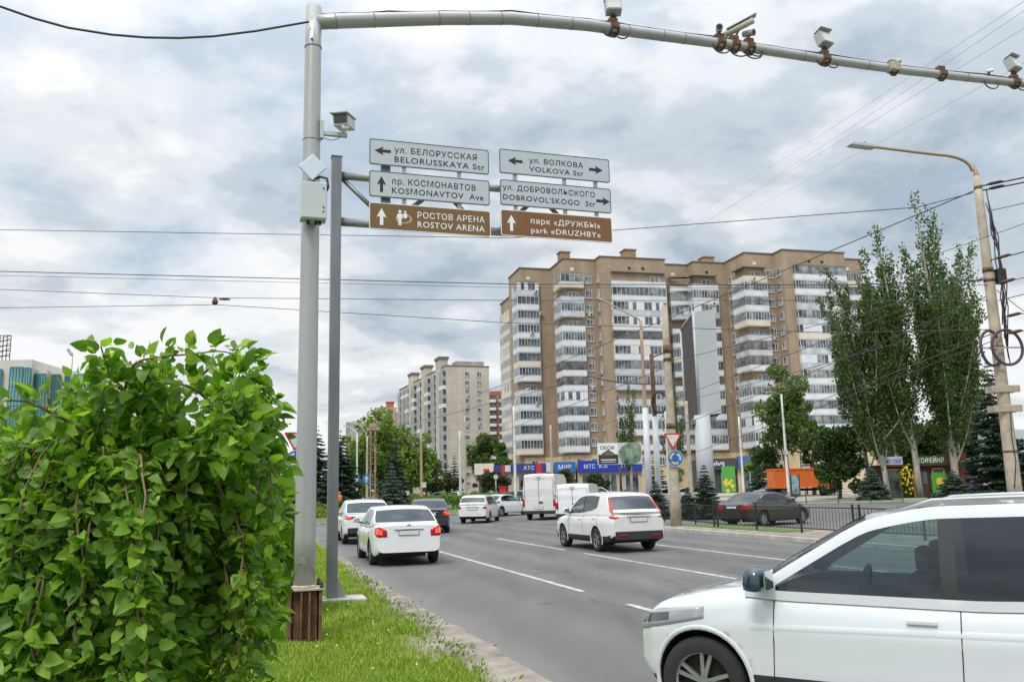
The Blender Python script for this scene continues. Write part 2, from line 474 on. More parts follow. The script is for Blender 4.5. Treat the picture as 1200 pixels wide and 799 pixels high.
# near verge of the avenue: raised lawn with a ragged outer edge
def ragged(s0, t0, t1, step, amp, seed):
    r = random.Random(seed); o = []; t = t0
    while t < t1:
        o.append(st(s0(t) + r.uniform(-amp, amp), t)); t += step * r.uniform(0.6, 1.4)
    return o
edge = lambda t: 2.22 + 0.022 * max(t - 4, 0) if t < 28 else 2.78
verge_pts = ragged(edge, -25, 34, 0.35, 0.07, 3) + [(-9.9, 38.0), (-15.5, 41.3), (-26, 43.2), (-90, 44.2), (-90, -25)]
verge = struct(slab('verge', verge_pts, -0.02, 0.07, M_LAWN, M_DIRT))
dirt_pts = ragged(lambda t: edge(t) - 0.35, -25, 34, 1.2, 0.0, 4)
dirt_out = ragged(lambda t: 2.93 + 0.004 * t + (0.06 if t < 12 else 0), -25, 34, 0.5, 0.05, 5)
struct(sheet('dirt_strip', dirt_pts + dirt_out[::-1], 0.008, M_DIRT))
# bare patches worn into the lawn by the road edge
for k, (s, t, rx, ry) in enumerate([(2.12, 10.4, 0.34, 1.0), (2.2, 12.6, 0.2, 0.5)]):
    r = random.Random(k); pts = []
    for i in range(18):
        a = 2 * math.pi * i / 18; q = r.uniform(0.72, 1.1)
        pts.append(st(s + rx * q * math.cos(a), t + ry * q * math.sin(a)))
    struct(sheet('bare_earth', pts, 0.075, M_DIRT))
# roundabout island
isl = [(-90, 52.5), (-24, 47.2), (-16, 47.4), (-12.6, 49.0), (-11.2, 51.4), (-8.0, 57.0), (-4.3, 64.5), (-1.0, 75), (0.9, 86), (1.5, 100), (0, 118), (-6, 130), (-90, 132)]
def inset(pts, d):
    c = sum((Vector((p[0], p[1], 0)) for p in pts), Vector()) / len(pts); o = []
    n = len(pts)
    for i in range(n):
        a, b, e = (Vector((*pts[(i + j) % n][:2], 0)) for j in (-1, 0, 1))
        t = (e - a).normalized(); nn = Vector((-t.y, t.x, 0))
        if nn.dot(c - b) < 0: nn = -nn
        o.append(b + nn * d)
    return o
struct(slab('island_kerb', isl, -0.02, 0.15, M_KERB))
struct(slab('island_lawn', inset(isl, 0.3), 0.0, 0.165, M_LAWN))
# right verge with kerb, side street verge, far pavement
vr = [st(16.9, -25), st(16.9, 30), st(16.95, 35), (6.15, 37.3), (7.1, 38.2), (8.6, 37.6), st(20.0, 33.5), st(20.6, 20), st(20.6, -25)]
struct(slab('kerb', vr, -0.02, 0.13, M_KERB))
struct(slab('verge_right', inset(vr, 0.28), 0.0, 0.145, M_DIRT))
struct(slab('verge_lawn', [st(18.0, 34.2), (7.0, 37.5), (8.3, 37.0), st(19.6, 33), st(19.4, 26), st(18.1, 26)], 0.0, 0.165, M_LAWN))
vf = [st(26.2, -25), st(26.2, 24), (15.3, 36.0), (20, 47), (42, 53), (140, 58), (140, -25)]
struct(slab('side_kerb', vf, -0.02, 0.13, M_KERB))
struct(slab('side_verge', inset(vf, 0.25), 0.0, 0.145, M_LAWN))
pv = [(19.5, 69.5), (60, 66.5), (140, 64), (160, 260), (22, 260), (25, 150), (22, 100)]
struct(slab('pavement', pv, -0.02, 0.12, M_PAVE))
struct(slab('lawn_strip', [(27, 80), (44, 78.5), (44, 76.6), (27, 77.4)], 0.0, 0.14, M_LAWN))
struct(slab('lawn_strip', [(21, 73), (60, 69.2), (60, 68.0), (21, 71)], 0.0, 0.14, M_LAWN))
struct(slab('shop_lawn', [(8, 118), (40, 112), (40, 104), (26, 106), (10, 113)], 0.0, 0.14, M_LAWN))
def dash(s, t0, t1, w=0.13):
    n = max(2, int((t1 - t0) / 0.8)); r = random.Random(int(s * 100 + t0))
    a, b = [], []
    for i in range(n + 1):
        t = t0 + (t1 - t0) * i / n
        a.append(st(s - w / 2 + r.uniform(-.008, .008), t)); b.append(st(s + w / 2 + r.uniform(-.008, .008), t))
    struct(sheet('lane_line', a + b[::-1], 0.006, M_PAINT))
dash(6.10, 14.9, 27.0); dash(6.10, 1.0, 13.05)
dash(9.56, 24.7, 31.8); dash(9.56, 9.0, 23.2)
dash(12.80, 6.0, 27.4)
# manhole and patched asphalt
M_PATCH = mat('asphalt_patch', (0.098, 0.098, 0.10), 0.85, var=0.25, scale=30, bump=0.2, bscale=150)
for pts in ([st(10.2, 12), st(12.2, 12.1), st(12.1, 17), st(10.1, 16.8)],):
    struct(sheet('asphalt_patch', pts, 0.004, M_PATCH))

# ------------------------------------------------------------------ grass blades on the near verge
def grass_field(name, pts_s, pts_t, n, hmin, hmax, seed, dens=None, colset=None, z0=0.07):
    g = np.random.default_rng(seed)
    s = g.uniform(*pts_s, n); t = g.uniform(*pts_t, n)
    keep = g.uniform(size=n) < dens(s, t)
    s, t = s[keep], t[keep]; n = len(s)
    x = s * RN.x + t * RD.x; y = s * RN.y + t * RD.y
    h = g.uniform(hmin, hmax, n) * (0.7 + 0.6 * np.sin(s * 3.1 + 1.3 * np.sin(t * 1.7)) ** 2)
    a = g.uniform(0, 2 * np.pi, n); lean = g.uniform(0.1, 0.75, n) * h
    w = g.uniform(0.0035, 0.007, n) * np.maximum(1, np.hypot(x, y) / 9)
    b = np.stack([x, y, np.full(n, z0)], 1)
    side = np.stack([np.cos(a), np.sin(a), np.zeros(n)], 1); fw = np.stack([-np.sin(a), np.cos(a), np.zeros(n)], 1)
    up = np.array([0, 0, 1.0])
    p0 = b - side * w[:, None]; p1 = b + side * w[:, None]
    mid = b + fw * (lean * 0.35)[:, None] + up * (h * 0.6)[:, None]
    p2 = mid - side * (w * 0.8)[:, None]; p3 = mid + side * (w * 0.8)[:, None]
    p4 = b + fw * lean[:, None] + up * h[:, None]
    v = np.stack([p0, p1, p2, p3, p4], 1).reshape(-1, 3)
    i = np.arange(n) * 5
    loops = np.stack([i, i + 1, i + 3, i, i + 3, i + 2, i + 2, i + 3, i + 4], 1).ravel()
    return np_mesh(name, v, loops, 3, colset)
M_GRASS = leaf_mat('grass_blades', (0.135, 0.215, 0.018), (0.225, 0.325, 0.030), (0.370, 0.410, 0.070), trans=0.3)
def dens_near(s, t):
    e = np.array([edge(q) for q in t])
    d = 1 / (1 + np.exp((s - e + 0.10) * 14))
    for (ps, pt, rx, ry) in [(2.12, 10.4, 0.34, 1.0), (2.2, 12.6, 0.2, 0.5)]:
        q = ((s - ps) / rx) ** 2 + ((t - pt) / ry) ** 2
        d = np.where(q < 1, d * (0.12 + .5 * q), d)
    return d
gm = grass_field('grass', (-5, 2.75), (5, 13), 190000, 0.03, 0.085, 11, dens_near, M_GRASS)
stuff(tag(link('grass', gm), 'short bright green grass covering the verge around the gantry pole', 'grass'))
gm = grass_field('grass', (-5, 3.2), (13, 36), 120000, 0.04, 0.10, 12, dens_near, M_GRASS)
stuff(tag(link('grass', gm), 'green grass strip between the sign post and the bend of the road', 'grass'))
M_CLOVER = mat('white_clover', (0.7, 0.7, 0.64), 0.8)
b = MB(); r_ = random.Random(5)
for i in range(60):
    p = st(r_.uniform(-3, 2.0), r_.uniform(7, 16), 0.16 + r_.uniform(0, .05)); b.sphere(p, 0.011, 0, 6, 4)
stuff(tag(b.build('clover_flowers', M_CLOVER), 'tiny white clover heads dotted through the verge grass', 'flowers'))
# straggling weeds along the worn edge
M_WEED = leaf_mat('weed_leaves', (0.070, 0.120, 0.022), (0.115, 0.180, 0.034), (0.19, 0.24, 0.06), trans=0.25)
g = np.random.default_rng(21); cc, al = [], []
for i in range(80):
    t = g.uniform(5.5, 22); e = edge(t) + g.normal(0.02, 0.16); c = np.array(st(e, t, 0.04)); k = g.integers(10, 34); hh = g.uniform(0.03, 0.10)
    d = g.normal(size=(k, 3)); d[:, 2] = np.abs(d[:, 2]) * 0.8 + 0.2
    cc.append(c + d * np.array([0.10, 0.10, hh * 0.7])); al.append(d)
cc = np.concatenate(cc); al = np.concatenate(al)
wm = leaf_cloud('weeds', cc, al, g.uniform(0.03, 0.075, len(cc)), 0.4, M_WEED)
stuff(tag(link('weeds', wm), 'low straggling weeds along the dusty edge of the road', 'weeds'))
# ------------------------------------------------------------------ brick apartment tower
M_BRICK = mat_brickwork('tan_brick', (0.365, 0.272, 0.190), (0.315, 0.232, 0.160), (0.40, 0.325, 0.25), 0.9, 0.28, 0.02, var=0.26, offset=0.5)
M_BALC = mat('white_balcony_panel', (0.66, 0.68, 0.71), 0.6, var=0.12, scale=0.5)
M_BALCG = mat('greyed_balcony_panel', (0.50, 0.53, 0.57), 0.65, var=0.22, scale=0.6)
M_BALCW = mat('cream_balcony_panel', (0.66, 0.60, 0.50), 0.7, var=0.10, scale=0.5)
M_FRAMEW = mat('white_window_frame', (0.62, 0.63, 0.64), 0.5)
M_FRAMEG = mat('grey_blue_frame', (0.30, 0.33, 0.37), 0.6)
M_FRAMEB = mat('brown_timber_frame', (0.20, 0.12, 0.075), 0.7)
def pane_mat(name, col):
    return mat(name, col, 0.12, var=0.75, scale=0.55, spec=0.7, tint=tuple(min(1, c * 2.6 + 0.05) for c in col), detail=2)
M_PANE = pane_mat('window_glass', (0.050, 0.062, 0.074))
M_PANE2 = pane_mat('curtained_glass', (0.12, 0.125, 0.125))
M_VENT = mat('brown_roof_vent', (0.30, 0.20, 0.13), 0.9, var=0.2, scale=1)  # plain brown of the vent boxes on the tower roof
M_ROOFCAP = mat('roof_coping', (0.16, 0.13, 0.11), 0.8)
M_ACBOX = mat('air_conditioner_casing', (0.62, 0.62, 0.60), 0.5)
ALPHA = R(15)
O_B = Vector((1.94, 169.6, 0))
tower = thing('apartment_tower', 'tall tan brick apartment tower with stacked white balconies', 'apartment building', O_B, ALPHA)
foot = [(0, -9.2), (0, 0), (6.5, 0), (6.5, 8.4), (13.2, 8.4), (13.2, 11.2), (27, 11.2), (27, 7.9), (33.5, 7.9), (33.5, 10.7), (40.4, 10.7), (40.4, 18.7),
        (46.7, 18.7), (46.7, 22), (60.6, 22), (60.6, 18), (67.5, 18), (67.5, 3), (40.4, -5), (27, -5)]
H_T = 46.0
def L2(u, v, z=0): return Vector((u, -v, z))
b = MB(); b.prism([(p[0], -p[1]) for p in foot], (0, 0, 0), (1, 0, 0), (0, 1, 0), (0, 0, H_T))
w = b.build('wall', M_BRICK, tower)
bm = bmesh.new(); bm.from_mesh(w.data); bmesh.ops.triangulate(bm, faces=[f for f in bm.faces if len(f.verts) > 4]); bm.to_mesh(w.data); bm.free()
b = MB()
n = len(foot)
for i in range(n - 1):
    a, c = Vector((foot[i][0], -foot[i][1], 0)), Vector((foot[i + 1][0], -foot[i + 1][1], 0))
    d = (c - a).normalized(); ln = (c - a).length
    b.box((a + c) / 2 + Vector((0, 0, H_T + 0.12)), (ln + (0.3 if i % 2 else -0.3), 0.34, 0.22), 0, Matrix(((d.x, -d.y, 0), (d.y, d.x, 0), (0, 0, 1))))
b.build('coping', M_ROOFCAP, tower)
b = MB()
for (u, v, s, h) in [(8.2, 4, 2.0, 2.4), (21, 7, 2.4, 2.6), (39, 6, 2.4, 2.2), (53, 12, 3, 2.0)]:
    b = MB(); b.box(L2(u, v, H_T + h / 2), (s, s, h)); b.box(L2(u, v, H_T + h + .1), (s + .4, s + .4, .2))
    b.build('roof_vent', M_VENT, tower)
PITCHZ, Z0 = 2.9, 8.9 - 0.6
def path_frames(path):
    for i in range(len(path) - 1):
        a, c = L2(*path[i]), L2(*path[i + 1]); d = c - a
        yield a, c, d.normalized(), d.length
def balcony_mesh(path):
    b = MB()
    poly = [(L2(*p).x, L2(*p).y) for p in path]
    b.prism(poly, (0, 0, -0.16), (1, 0, 0), (0, 1, 0), (0, 0, 0.16))
    for a, c, d, ln in path_frames(path):
        rot = Matrix(((d.x, -d.y, 0), (d.y, d.x, 0), (0, 0, 1)))
        b.box((a + c) / 2 + Vector((0, 0, 0.50)), (ln + 0.07, 0.09, 1.0), 0, rot)
        b.box((a + c) / 2 + Vector((0, 0, 1.02)), (ln + 0.12, 0.15, 0.04), 0, rot)
    return b
def glaze_mesh(path, style, seed, top=2.72):
    """glazing of one balcony: frames and panes; 'open' leaves the recess with a door and window in the wall behind"""
    r = random.Random(seed); b = MB(); pc = r.choice((.1, .35, .7))
    step = {'fine': 0.62, 'wide': 0.95, 'panel': 0.8, 'brown': 0.5}[style]
    for a, c, d, ln in path_frames(path):
        rot = Matrix(((d.x, -d.y, 0), (d.y, d.x, 0), (0, 0, 1)))
        nseg = max(1, round(ln / step)); z0, z1 = 1.04, top
        b.box((a + c) / 2 + Vector((0, 0, z1 - 0.05)), (ln + .06, 0.10, 0.08), 0, rot)
        b.box((a + c) / 2 + Vector((0, 0, z0 + 0.04)), (ln + .04, 0.10, 0.05), 0, rot)
        for k in range(nseg + 1):
            p = a + d * (ln * k / nseg)
            b.box(p + Vector((0, 0, (z0 + z1) / 2)), (0.065, 0.10, z1 - z0), 0, rot)
        for k in range(nseg):
            p = a + d * (ln * (k + .5) / nseg)
            solid = style == 'panel' and r.random() < 0.42
            mi = 3 if solid else (2 if r.random() < pc else 1)
            b.box(p + Vector((0, 0, (z0 + z1) / 2)), (ln / nseg - 0.05, 0.03 if not solid else 0.07, z1 - z0 - 0.06), mi, rot)
    return b
def door_mesh(path):
    """balcony door and window set into the wall of an open balcony"""
    a, c = L2(*path[-1]), L2(*path[-2])
    b = MB(); wl_ = sorted([path[0], path[-1]])
    u0 = path[-1][0] - 2.6; v = path[-1][1]
    b.box(L2(u0, v + 0.06, 1.1), (0.8, 0.1, 2.1), 0); b.box(L2(u0, v + 0.12, 1.25), (0.6, 0.04, 1.6), 1)
    b.box(L2(u0 + 1.15, v + 0.06, 1.5), (1.3, 0.1, 1.3), 0); b.box(L2(u0 + 0.85, v + 0.12, 1.5), (0.5, 0.04, 1.1), 1); b.box(L2(u0 + 1.45, v + 0.12, 1.5), (0.5, 0.04, 1.1), 2)
    return b
columns = {
    'c1': [(0, -3.2), (-.9, -3.2), (-.9, .9), (3.6, .9), (3.6, 0)],
    'c2': [(6.5, 4.9), (5.6, 4.9), (5.6, 9.3), (10.3, 9.3), (10.3, 8.4)],
    'c3': [(15.3, 11.2), (15.3, 11.8), (26.7, 11.8), (26.7, 11.2)],
    'c4': [(29.0, 7.9), (29.0, 8.9), (32.6, 8.9), (32.6, 11.7), (38.2, 11.7), (38.2, 10.7)],
    'c5': [(40.4, 14.9), (39.5, 14.9), (39.5, 19.6), (44.5, 19.6), (44.5, 18.7)],
    'c6': [(48.8, 22), (48.8, 22.6), (60.3, 22.6), (60.3, 22)],
    'c7': [(62.2, 18), (62.2, 19), (66.4, 19), (66.4, 18)]}
styles = {   # from the top floor down, as in the photograph
    'c1': 'panel wide fine fine fine wide fine open fine fine wide fine'.split(),
    'c2': 'wide open fine open fine fine brown brown panel fine fine fine'.split(),
    'c3': 'open wide panel panel brown panel fine fine open fine fine open'.split(),
    'c4': 'open fine panel open fine fine fine open fine fine fine fine'.split(),
    'c5': 'open fine fine fine open brown brown open wide fine panel fine'.split(),
    'c6': 'wide fine fine wide panel fine panel wide fine fine fine fine'.split(),
    'c7': 'fine wide open fine panel fine wide fine'.split()}
gl_cache = {}
for cname, path in columns.items():
    bmesh_ = balcony_mesh(path).mesh('balcony', [M_BALC])
    bmesh_c = balcony_mesh(path).mesh('balcony', [M_BALCW]); bmesh_g = balcony_mesh(path).mesh('balcony', [M_BALCG])
    dm = door_mesh(path).mesh('balcony_door', [M_FRAMEW, M_PANE, M_PANE2])
    lst = styles[cname]
    for k, sty in enumerate(lst):
        z = Z0 + PITCHZ * (11 - k)
        cream = random.random()
        bo = link('balcony', bmesh_c if cream < .07 else (bmesh_g if cream < .36 else bmesh_), tower, (0, 0, z))
        if cname == 'c7': bo.name = 'balcony'
        if sty == 'open':
            link('balcony_door', dm, bo)
        else:
            key = (cname, sty, random.randint(0, 3))
            if key not in gl_cache:
                gb = glaze_mesh(path, sty, hash(key) % 1000 if False else len(gl_cache))
                gl_cache[key] = gb.mesh('glazing', [M_FRAMEB if sty == 'brown' else (M_FRAMEG if key[2] == 3 else M_FRAMEW), M_PANE, M_PANE2, M_BALC if key[2] else M_BALCW])
            link('glazing', gl_cache[key], bo)
    top = MB(); poly = [(L2(*p).x, L2(*p).y) for p in path]
    top.prism(poly, (0, 0, Z0 + PITCHZ * 12 - 0.12), (1, 0, 0), (0, 1, 0), (0, 0, 0.14))
    top.build('balcony_roof', M_ROOFCAP, tower)
# windows in their columns
def window_mesh(wd, ht):
    b = MB()
    for x in (-wd / 2, 0.12 * wd, wd / 2): b.box((x, -0.03, 0), (0.09, 0.1, ht), 0)
    for z in (-ht / 2, ht / 2): b.box((0, -0.03, z), (wd + .09, 0.1, 0.09), 0)
    b.box((0, -0.07, -ht / 2 - .08), (wd + .25, 0.2, 0.05), 0)
    return b.mesh('window', [M_FRAMEW])
def winpane_mesh(wd, ht, m):
    b = MB(); b.box((0, -0.012, 0), (wd - .05, 0.03, ht - .05), 0); return b.mesh('pane', [m])
wm1 = window_mesh(1.25, 1.5); wm2 = window_mesh(0.95, 1.5)
pm1 = [winpane_mesh(1.25, 1.5, M_PANE), winpane_mesh(1.25, 1.5, M_PANE2)]; pm2 = [winpane_mesh(0.95, 1.5, M_PANE), winpane_mesh(0.95, 1.5, M_PANE2)]
acb = MB(); acb.box((0, -0.2, 0), (0.8, 0.32, 0.55)); acb.cyl((0.12, -0.362, 0), (0.12, -0.37, 0), 0.22, 12, 1); acb.box((0, -0.1, -0.32), (0.6, 0.2, 0.05))
acm = acb.mesh('air_conditioner', [M_ACBOX, M_BLACK])
wcols = [(11.6, 8.4, 0, 1), (13.2, 9.8, -90, 2), (28.0, 7.9, 0, 2), (40.4, 12.8, -90, 1), (45.6, 18.7, 0, 1), (46.7, 20.4, -90, 1), (6.5, 2.6, -90, 2)]
for (u, v, a, kind) in wcols:
    for k in range(13):
        z = Z0 - PITCHZ + PITCHZ * k + 1.75
        if k == 0 and random.random() < .5: continue
        o = link('window', (wm1, wm2)[kind - 1], tower, L2(u, v, z), (0, 0, R(a)))
        link('pane', random.choice((pm1, pm2)[kind - 1]), o)
        if random.random() < 0.33:
            off = Matrix.Rotation(R(a), 3, 'Z') @ Vector((0.15, 0, -1.2))
            link('air_conditioner', acm, tower, L2(u, v, z) + off, (0, 0, R(a)))
for (u, v, a, z) in [(4.1, .4, 0, 36.6), (2.9, .95, 0, 41), (1.9, .95, 0, 32.4), (2.6, .95, 0, 18.2), (36.8, 11.75, 0, 37.2), (41.4, 19.65, 0, 40.6)]:
    link('air_conditioner', acm, tower, L2(u, v, z), (0, 0, R(a)))
# small attic ventilation openings near the roof
ab = MB(); ab.box((0, -0.02, 0), (0.6, 0.08, 0.5)); abm = ab.mesh('attic_vent', [M_BLACK])
ab = MB(); ab.box((0, -0.02, 0), (0.75, 0.08, 0.6)); abmw = ab.mesh('attic_vent', [M_FRAMEW])
for (u, v, mm) in [(1.7, 0, abmw), (8.3, 8.4, abmw), (19.3, 11.2, abm), (22.2, 11.2, abm), (30.2, 7.9, abmw), (36.4, 10.7, abm), (42.5, 18.7, abmw), (52.5, 22, abm), (55.4, 22, abm), (64, 18, abmw)]:
    link('attic_vent', mm, tower, L2(u, v, 44.0))
# first storey: cream plaster band with windows above the shops
b = MB()
M_CREAM = mat('cream_plaster', (0.62, 0.50, 0.33), 0.85, var=0.15, scale=0.7)
for i in range(1, 16):
    a, c = L2(*foot[i]), L2(*foot[i + 1]); d = (c - a).normalized(); ln = (c - a).length
    b.box((a + c) / 2 + Vector((0, 0, 3.9)) + Vector((d.y, -d.x, 0)) * 0.06, (ln - .1, 0.12, 7.4), 0, Matrix(((d.x, -d.y, 0), (d.y, d.x, 0), (0, 0, 1))))
b.build('ground_floor_facing', M_CREAM, tower)
for (u, v) in [(2, .1), (5, .1), (8.5, 8.5), (11.5, 8.5), (16, 11.3), (20, 11.3), (24, 11.3), (42.4, 18.8), (45, 18.8)]:
    o = link('window', wm1, tower, L2(u, v + .05, 6.2)); link('pane', pm1[0], o)
# wing behind on the left, its loggias in view past the corner
wing = thing('apartment_block', 'tan brick wing with flush loggias, just behind the left edge of the tall tower', 'apartment building', O_B, ALPHA)
b = MB(); b.box(L2(9.8, -28.5, H_T / 2), (10.2, 13, H_T)); b.build('wall', M_BRICK, wing)
wp = [(4.7, -34.2), (4.2, -34.2), (4.2, -24.8), (4.7, -24.8)]
bmw = balcony_mesh(wp).mesh('balcony', [M_BALCW])
for k in range(12):
    bo = link('balcony', bmw, wing, (0, 0, Z0 + PITCHZ * k))
    gb = glaze_mesh(wp, ['fine', 'wide', 'panel'][k % 3], 50 + k).mesh('glazing', [M_FRAMEW, M_PANE, M_PANE2, M_BALCW]); link('glazing', gb, bo)
b = MB(); b.box(L2(9.8, -28.5, H_T + .12), (10.6, 13.4, .24)); b.build('coping', M_ROOFCAP, wing)

# ------------------------------------------------------------------ grey panel block
M_PANELW = mat_brickwork('grey_panel', (0.52, 0.475, 0.40), (0.47, 0.43, 0.36), (0.34, 0.31, 0.265), 3.4, 2.8, 0.05, var=0.25, nscale=0.15)
M_PANELD = mat('stained_loggia_panel', (0.36, 0.335, 0.30), 0.85, var=0.3, scale=0.3)
gp = thing('panel_block', 'grey concrete panel block with three roof turrets beyond the white vans', 'apartment building', (-20.6, 260, 0), R(20))
H_G = 39.2
b = MB(); b.box((7.0, 33, H_G / 2), (14, 66, H_G)); b.build('wall', M_PANELW, gp)
b = MB(); b.box((7.0, 33, H_G + .15), (14.3, 66.3, .3)); b.build('coping', M_ROOFCAP, gp)
b = MB(); b.box((8.5, 4.5, H_G + 1.1), (9, 5, 1.7)); b.build('roof_hut', M_PANELD, gp)
for y in (7, 26, 45):
    b = MB(); b.box((0.6, y, H_G / 2 + 1.4), (2.6, 5.5, H_G + 2.8)); b.box((0.6, y, H_G + 3.2), (3.2, 6.1, 0.8), 1); b.build('stair_tower', [M_PANELW, M_ROOFCAP], gp)
wmG = window_mesh(1.35, 1.45); pG = [winpane_mesh(1.35, 1.45, M_PANE), winpane_mesh(1.35, 1.45, M_PANE2)]
for u in (6.8, 10.7):
    for k in range(13):
        o = link('window', wmG, gp, (u, 0, 3.2 + 2.8 * k)); link('pane', random.choice(pG), o)
        if random.random() < .3: link('air_conditioner', acm, gp, (u + .1, 0, 3.2 + 2.8 * k - 1.2))
lb = MB(); lb.box((-0.55, 0, 0.5), (1.1, 4.6, 1.0)); lb.box((-0.55, 0, -.08), (1.1, 4.6, .16)); lbm = lb.mesh('balcony', [M_PANELD])
lbw = lb.mesh('balcony', [M_BALC])
lg = MB()
for q in range(6): lg.box((-1.02, -2.2 + q * .88, 1.85), (.1, .08, 1.7), 0)
lg.box((-1.0, 0, 1.85), (.04, 4.5, 1.65), 1); lg.box((-.5, -2.25, 1.85), (1.0, .04, 1.65), 1); lgm = lg.mesh('glazing', [M_FRAMEW, M_PANE])
for y in (2.2, 12.5, 21, 31.5, 40, 50, 56, 62):
    for k in range(12):
        o = link('balcony', random.choice([lbm, lbm, lbw]), gp, (0, y, 4.2 + 2.8 * k)); link('glazing', lgm, o)
# ------------------------------------------------------------------ red block and pink block far behind
M_REDB = mat_brickwork('red_brick', (0.42, 0.10, 0.055), (0.36, 0.085, 0.05), (0.42, 0.2, 0.15), 1.2, 0.4, 0.03, var=0.15)
rb = thing('brick_block', 'red brick apartment block seen in the gap beside the tan tower', 'apartment building', (xat(568, 330), 330, 0), R(8))
Hr = zat(580, 458, 330)
b = MB(); b.box((8, 6, Hr / 2), (16, 12, Hr)); b.build('wall', M_REDB, rb)
rl = MB(); rl.box((0, -.6, .5), (4.4, 1.2, 1.1)); rl.box((0, -1.1, 1.9), (4.2, .1, 1.6), 1); rlm = rl.mesh('balcony', [M_BALCW, M_PANE])
for x in (2.6, 8.2):
    for k in range(12): link('balcony', rlm, rb, (x, 0, Hr - 4.4 - 3.1 * k))
for x in (5.2, 11.6):
    for k in range(12):
        o = link('window', wmG, rb, (x, 0, Hr - 3.0 - 3.1 * k)); link('pane', pG[0], o)
M_PINK = mat('pink_plaster', (0.50, 0.33, 0.27), 0.85, var=0.15, scale=0.2)
pb = thing('pink_house', 'pinkish stepped block half hidden behind the pale green trees', 'apartment building', (xat(440, 350), 350, 0), R(10))
zz = zat(455, 477, 350)
b = MB(); b.box((4, 6, zz / 2), (9, 12, zz)); b.box((10.5, 6, zz * .5 - 1), (5, 12, zz - 2)); b.build('wall', M_PINK, pb)
b = MB(); b.box((6, 6, zz + 1.2), (3, 4, 2.4)); b.box((6, 6, zz + 2.6), (3.6, 4.6, .5)); b.build('roof_hut', M_REDB, pb)
for x in (1.4, 4, 6.6):
    for k in range(4): o = link('window', wmG, pb, (x, 0, zz - 2.4 - 3 * k)); link('pane', pG[0], o)
b = MB(); b.box((-8, 8, zz * .42), (8, 10, zz * .84)); b.build('side_wing', M_PANELD, pb)

# ------------------------------------------------------------------ glass office on the far left
M_OFF = mat('pale_office_cladding', (0.56, 0.53, 0.49), 0.7, var=0.08, scale=0.3)
M_TEAL = mat('teal_curtain_glass', (0.06, 0.22, 0.30), 0.08, var=0.5, scale=0.12, tint=(0.26, 0.48, 0.58), spec=0.8, detail=3)
M_TEALD = mat('dark_teal_glass', (0.02, 0.085, 0.11), 0.08, var=0.4, scale=0.2, spec=0.8)
M_MUL = mat('teal_mullion', (0.03, 0.17, 0.19), 0.5)
Yo = 130
of = thing('glass_office', 'cream office building with teal glass bays at the far left', 'office building', (xat(20, Yo), Yo, 0), R(4))
k = Yo / 1000.
def ox(px): return (px - 20) * k
def oz(py, px=50): return zat(px, py, Yo)
b = MB()
b.box(((ox(-60) + ox(28)) / 2, 6, oz(421) / 2), (ox(28) - ox(-60), 12, oz(421)))
b.box(((ox(28) + ox(42)) / 2, 7, oz(432) / 2), (ox(42) - ox(28), 12, oz(432)))
b.box(((ox(42) + ox(72)) / 2, 8, oz(433) / 2), (ox(72) - ox(42), 12, oz(433)))
b.box(((ox(72) + ox(150)) / 2, 7.5, oz(440) / 2), (ox(150) - ox(72), 12, oz(440)))
b.build('wall', M_OFF, of)
b = MB(); b.box(((ox(70) + ox(104)) / 2, 12, oz(411) / 2), (ox(104) - ox(70), 10, oz(411))); b.build('penthouse', M_OFF, of)
def bay(x0, x1, ytop, y, m, nm=4, rows=7):
    b = MB(); zt = oz(ytop); zb = 1.0; w_ = ox(x1) - ox(x0)
    b.box((ox(x0) + w_ / 2, y, (zt + zb) / 2), (w_, .5, zt - zb))
    o = b.build('glass_bay', m, of)
    b = MB()
    for i in range(nm + 1): b.box((ox(x0) + w_ * i / nm, y - .28, (zt + zb) / 2), (.12, .1, zt - zb))
    for j in range(rows + 1): b.box((ox(x0) + w_ / 2, y - .26, zb + (zt - zb) * j / rows), (w_, .06, .12))
    b.build('mullions', M_MUL, o)
bay(5, 19, 430, -.2, M_TEAL); bay(20, 28, 431, -.2, M_TEAL, 3); bay(29, 35, 437, .9, M_TEALD, 2); bay(36, 42, 437, .9, M_TEAL, 2)
bay(46, 55, 437, 1.9, M_TEALD, 3); bay(61, 67, 437, 1.9, M_TEALD, 2); bay(73, 100, 438, 1.4, M_TEAL, 6); bay(-50, -5, 432, -.2, M_TEAL, 8)
b = MB()   # lattice frame on the roof
x0, x1, z0, z1 = ox(-24), ox(-2.5), oz(421), oz(391)
for q in range(6):
    b.cyl((x0 + (x1 - x0) * q / 5, 1, z0), (x0 + (x1 - x0) * q / 5, 1, z1), .07, 6)
    zq = z0 + (z1 - z0) * q / 5
    b.cyl((x0, 1, zq), (x1, 1, zq), .07, 6); b.cyl((x0, 1, zq), (x1, 1, min(z1, zq + 1.2)), .05, 6)
b.build('roof_lattice', M_BLKMETAL, of)
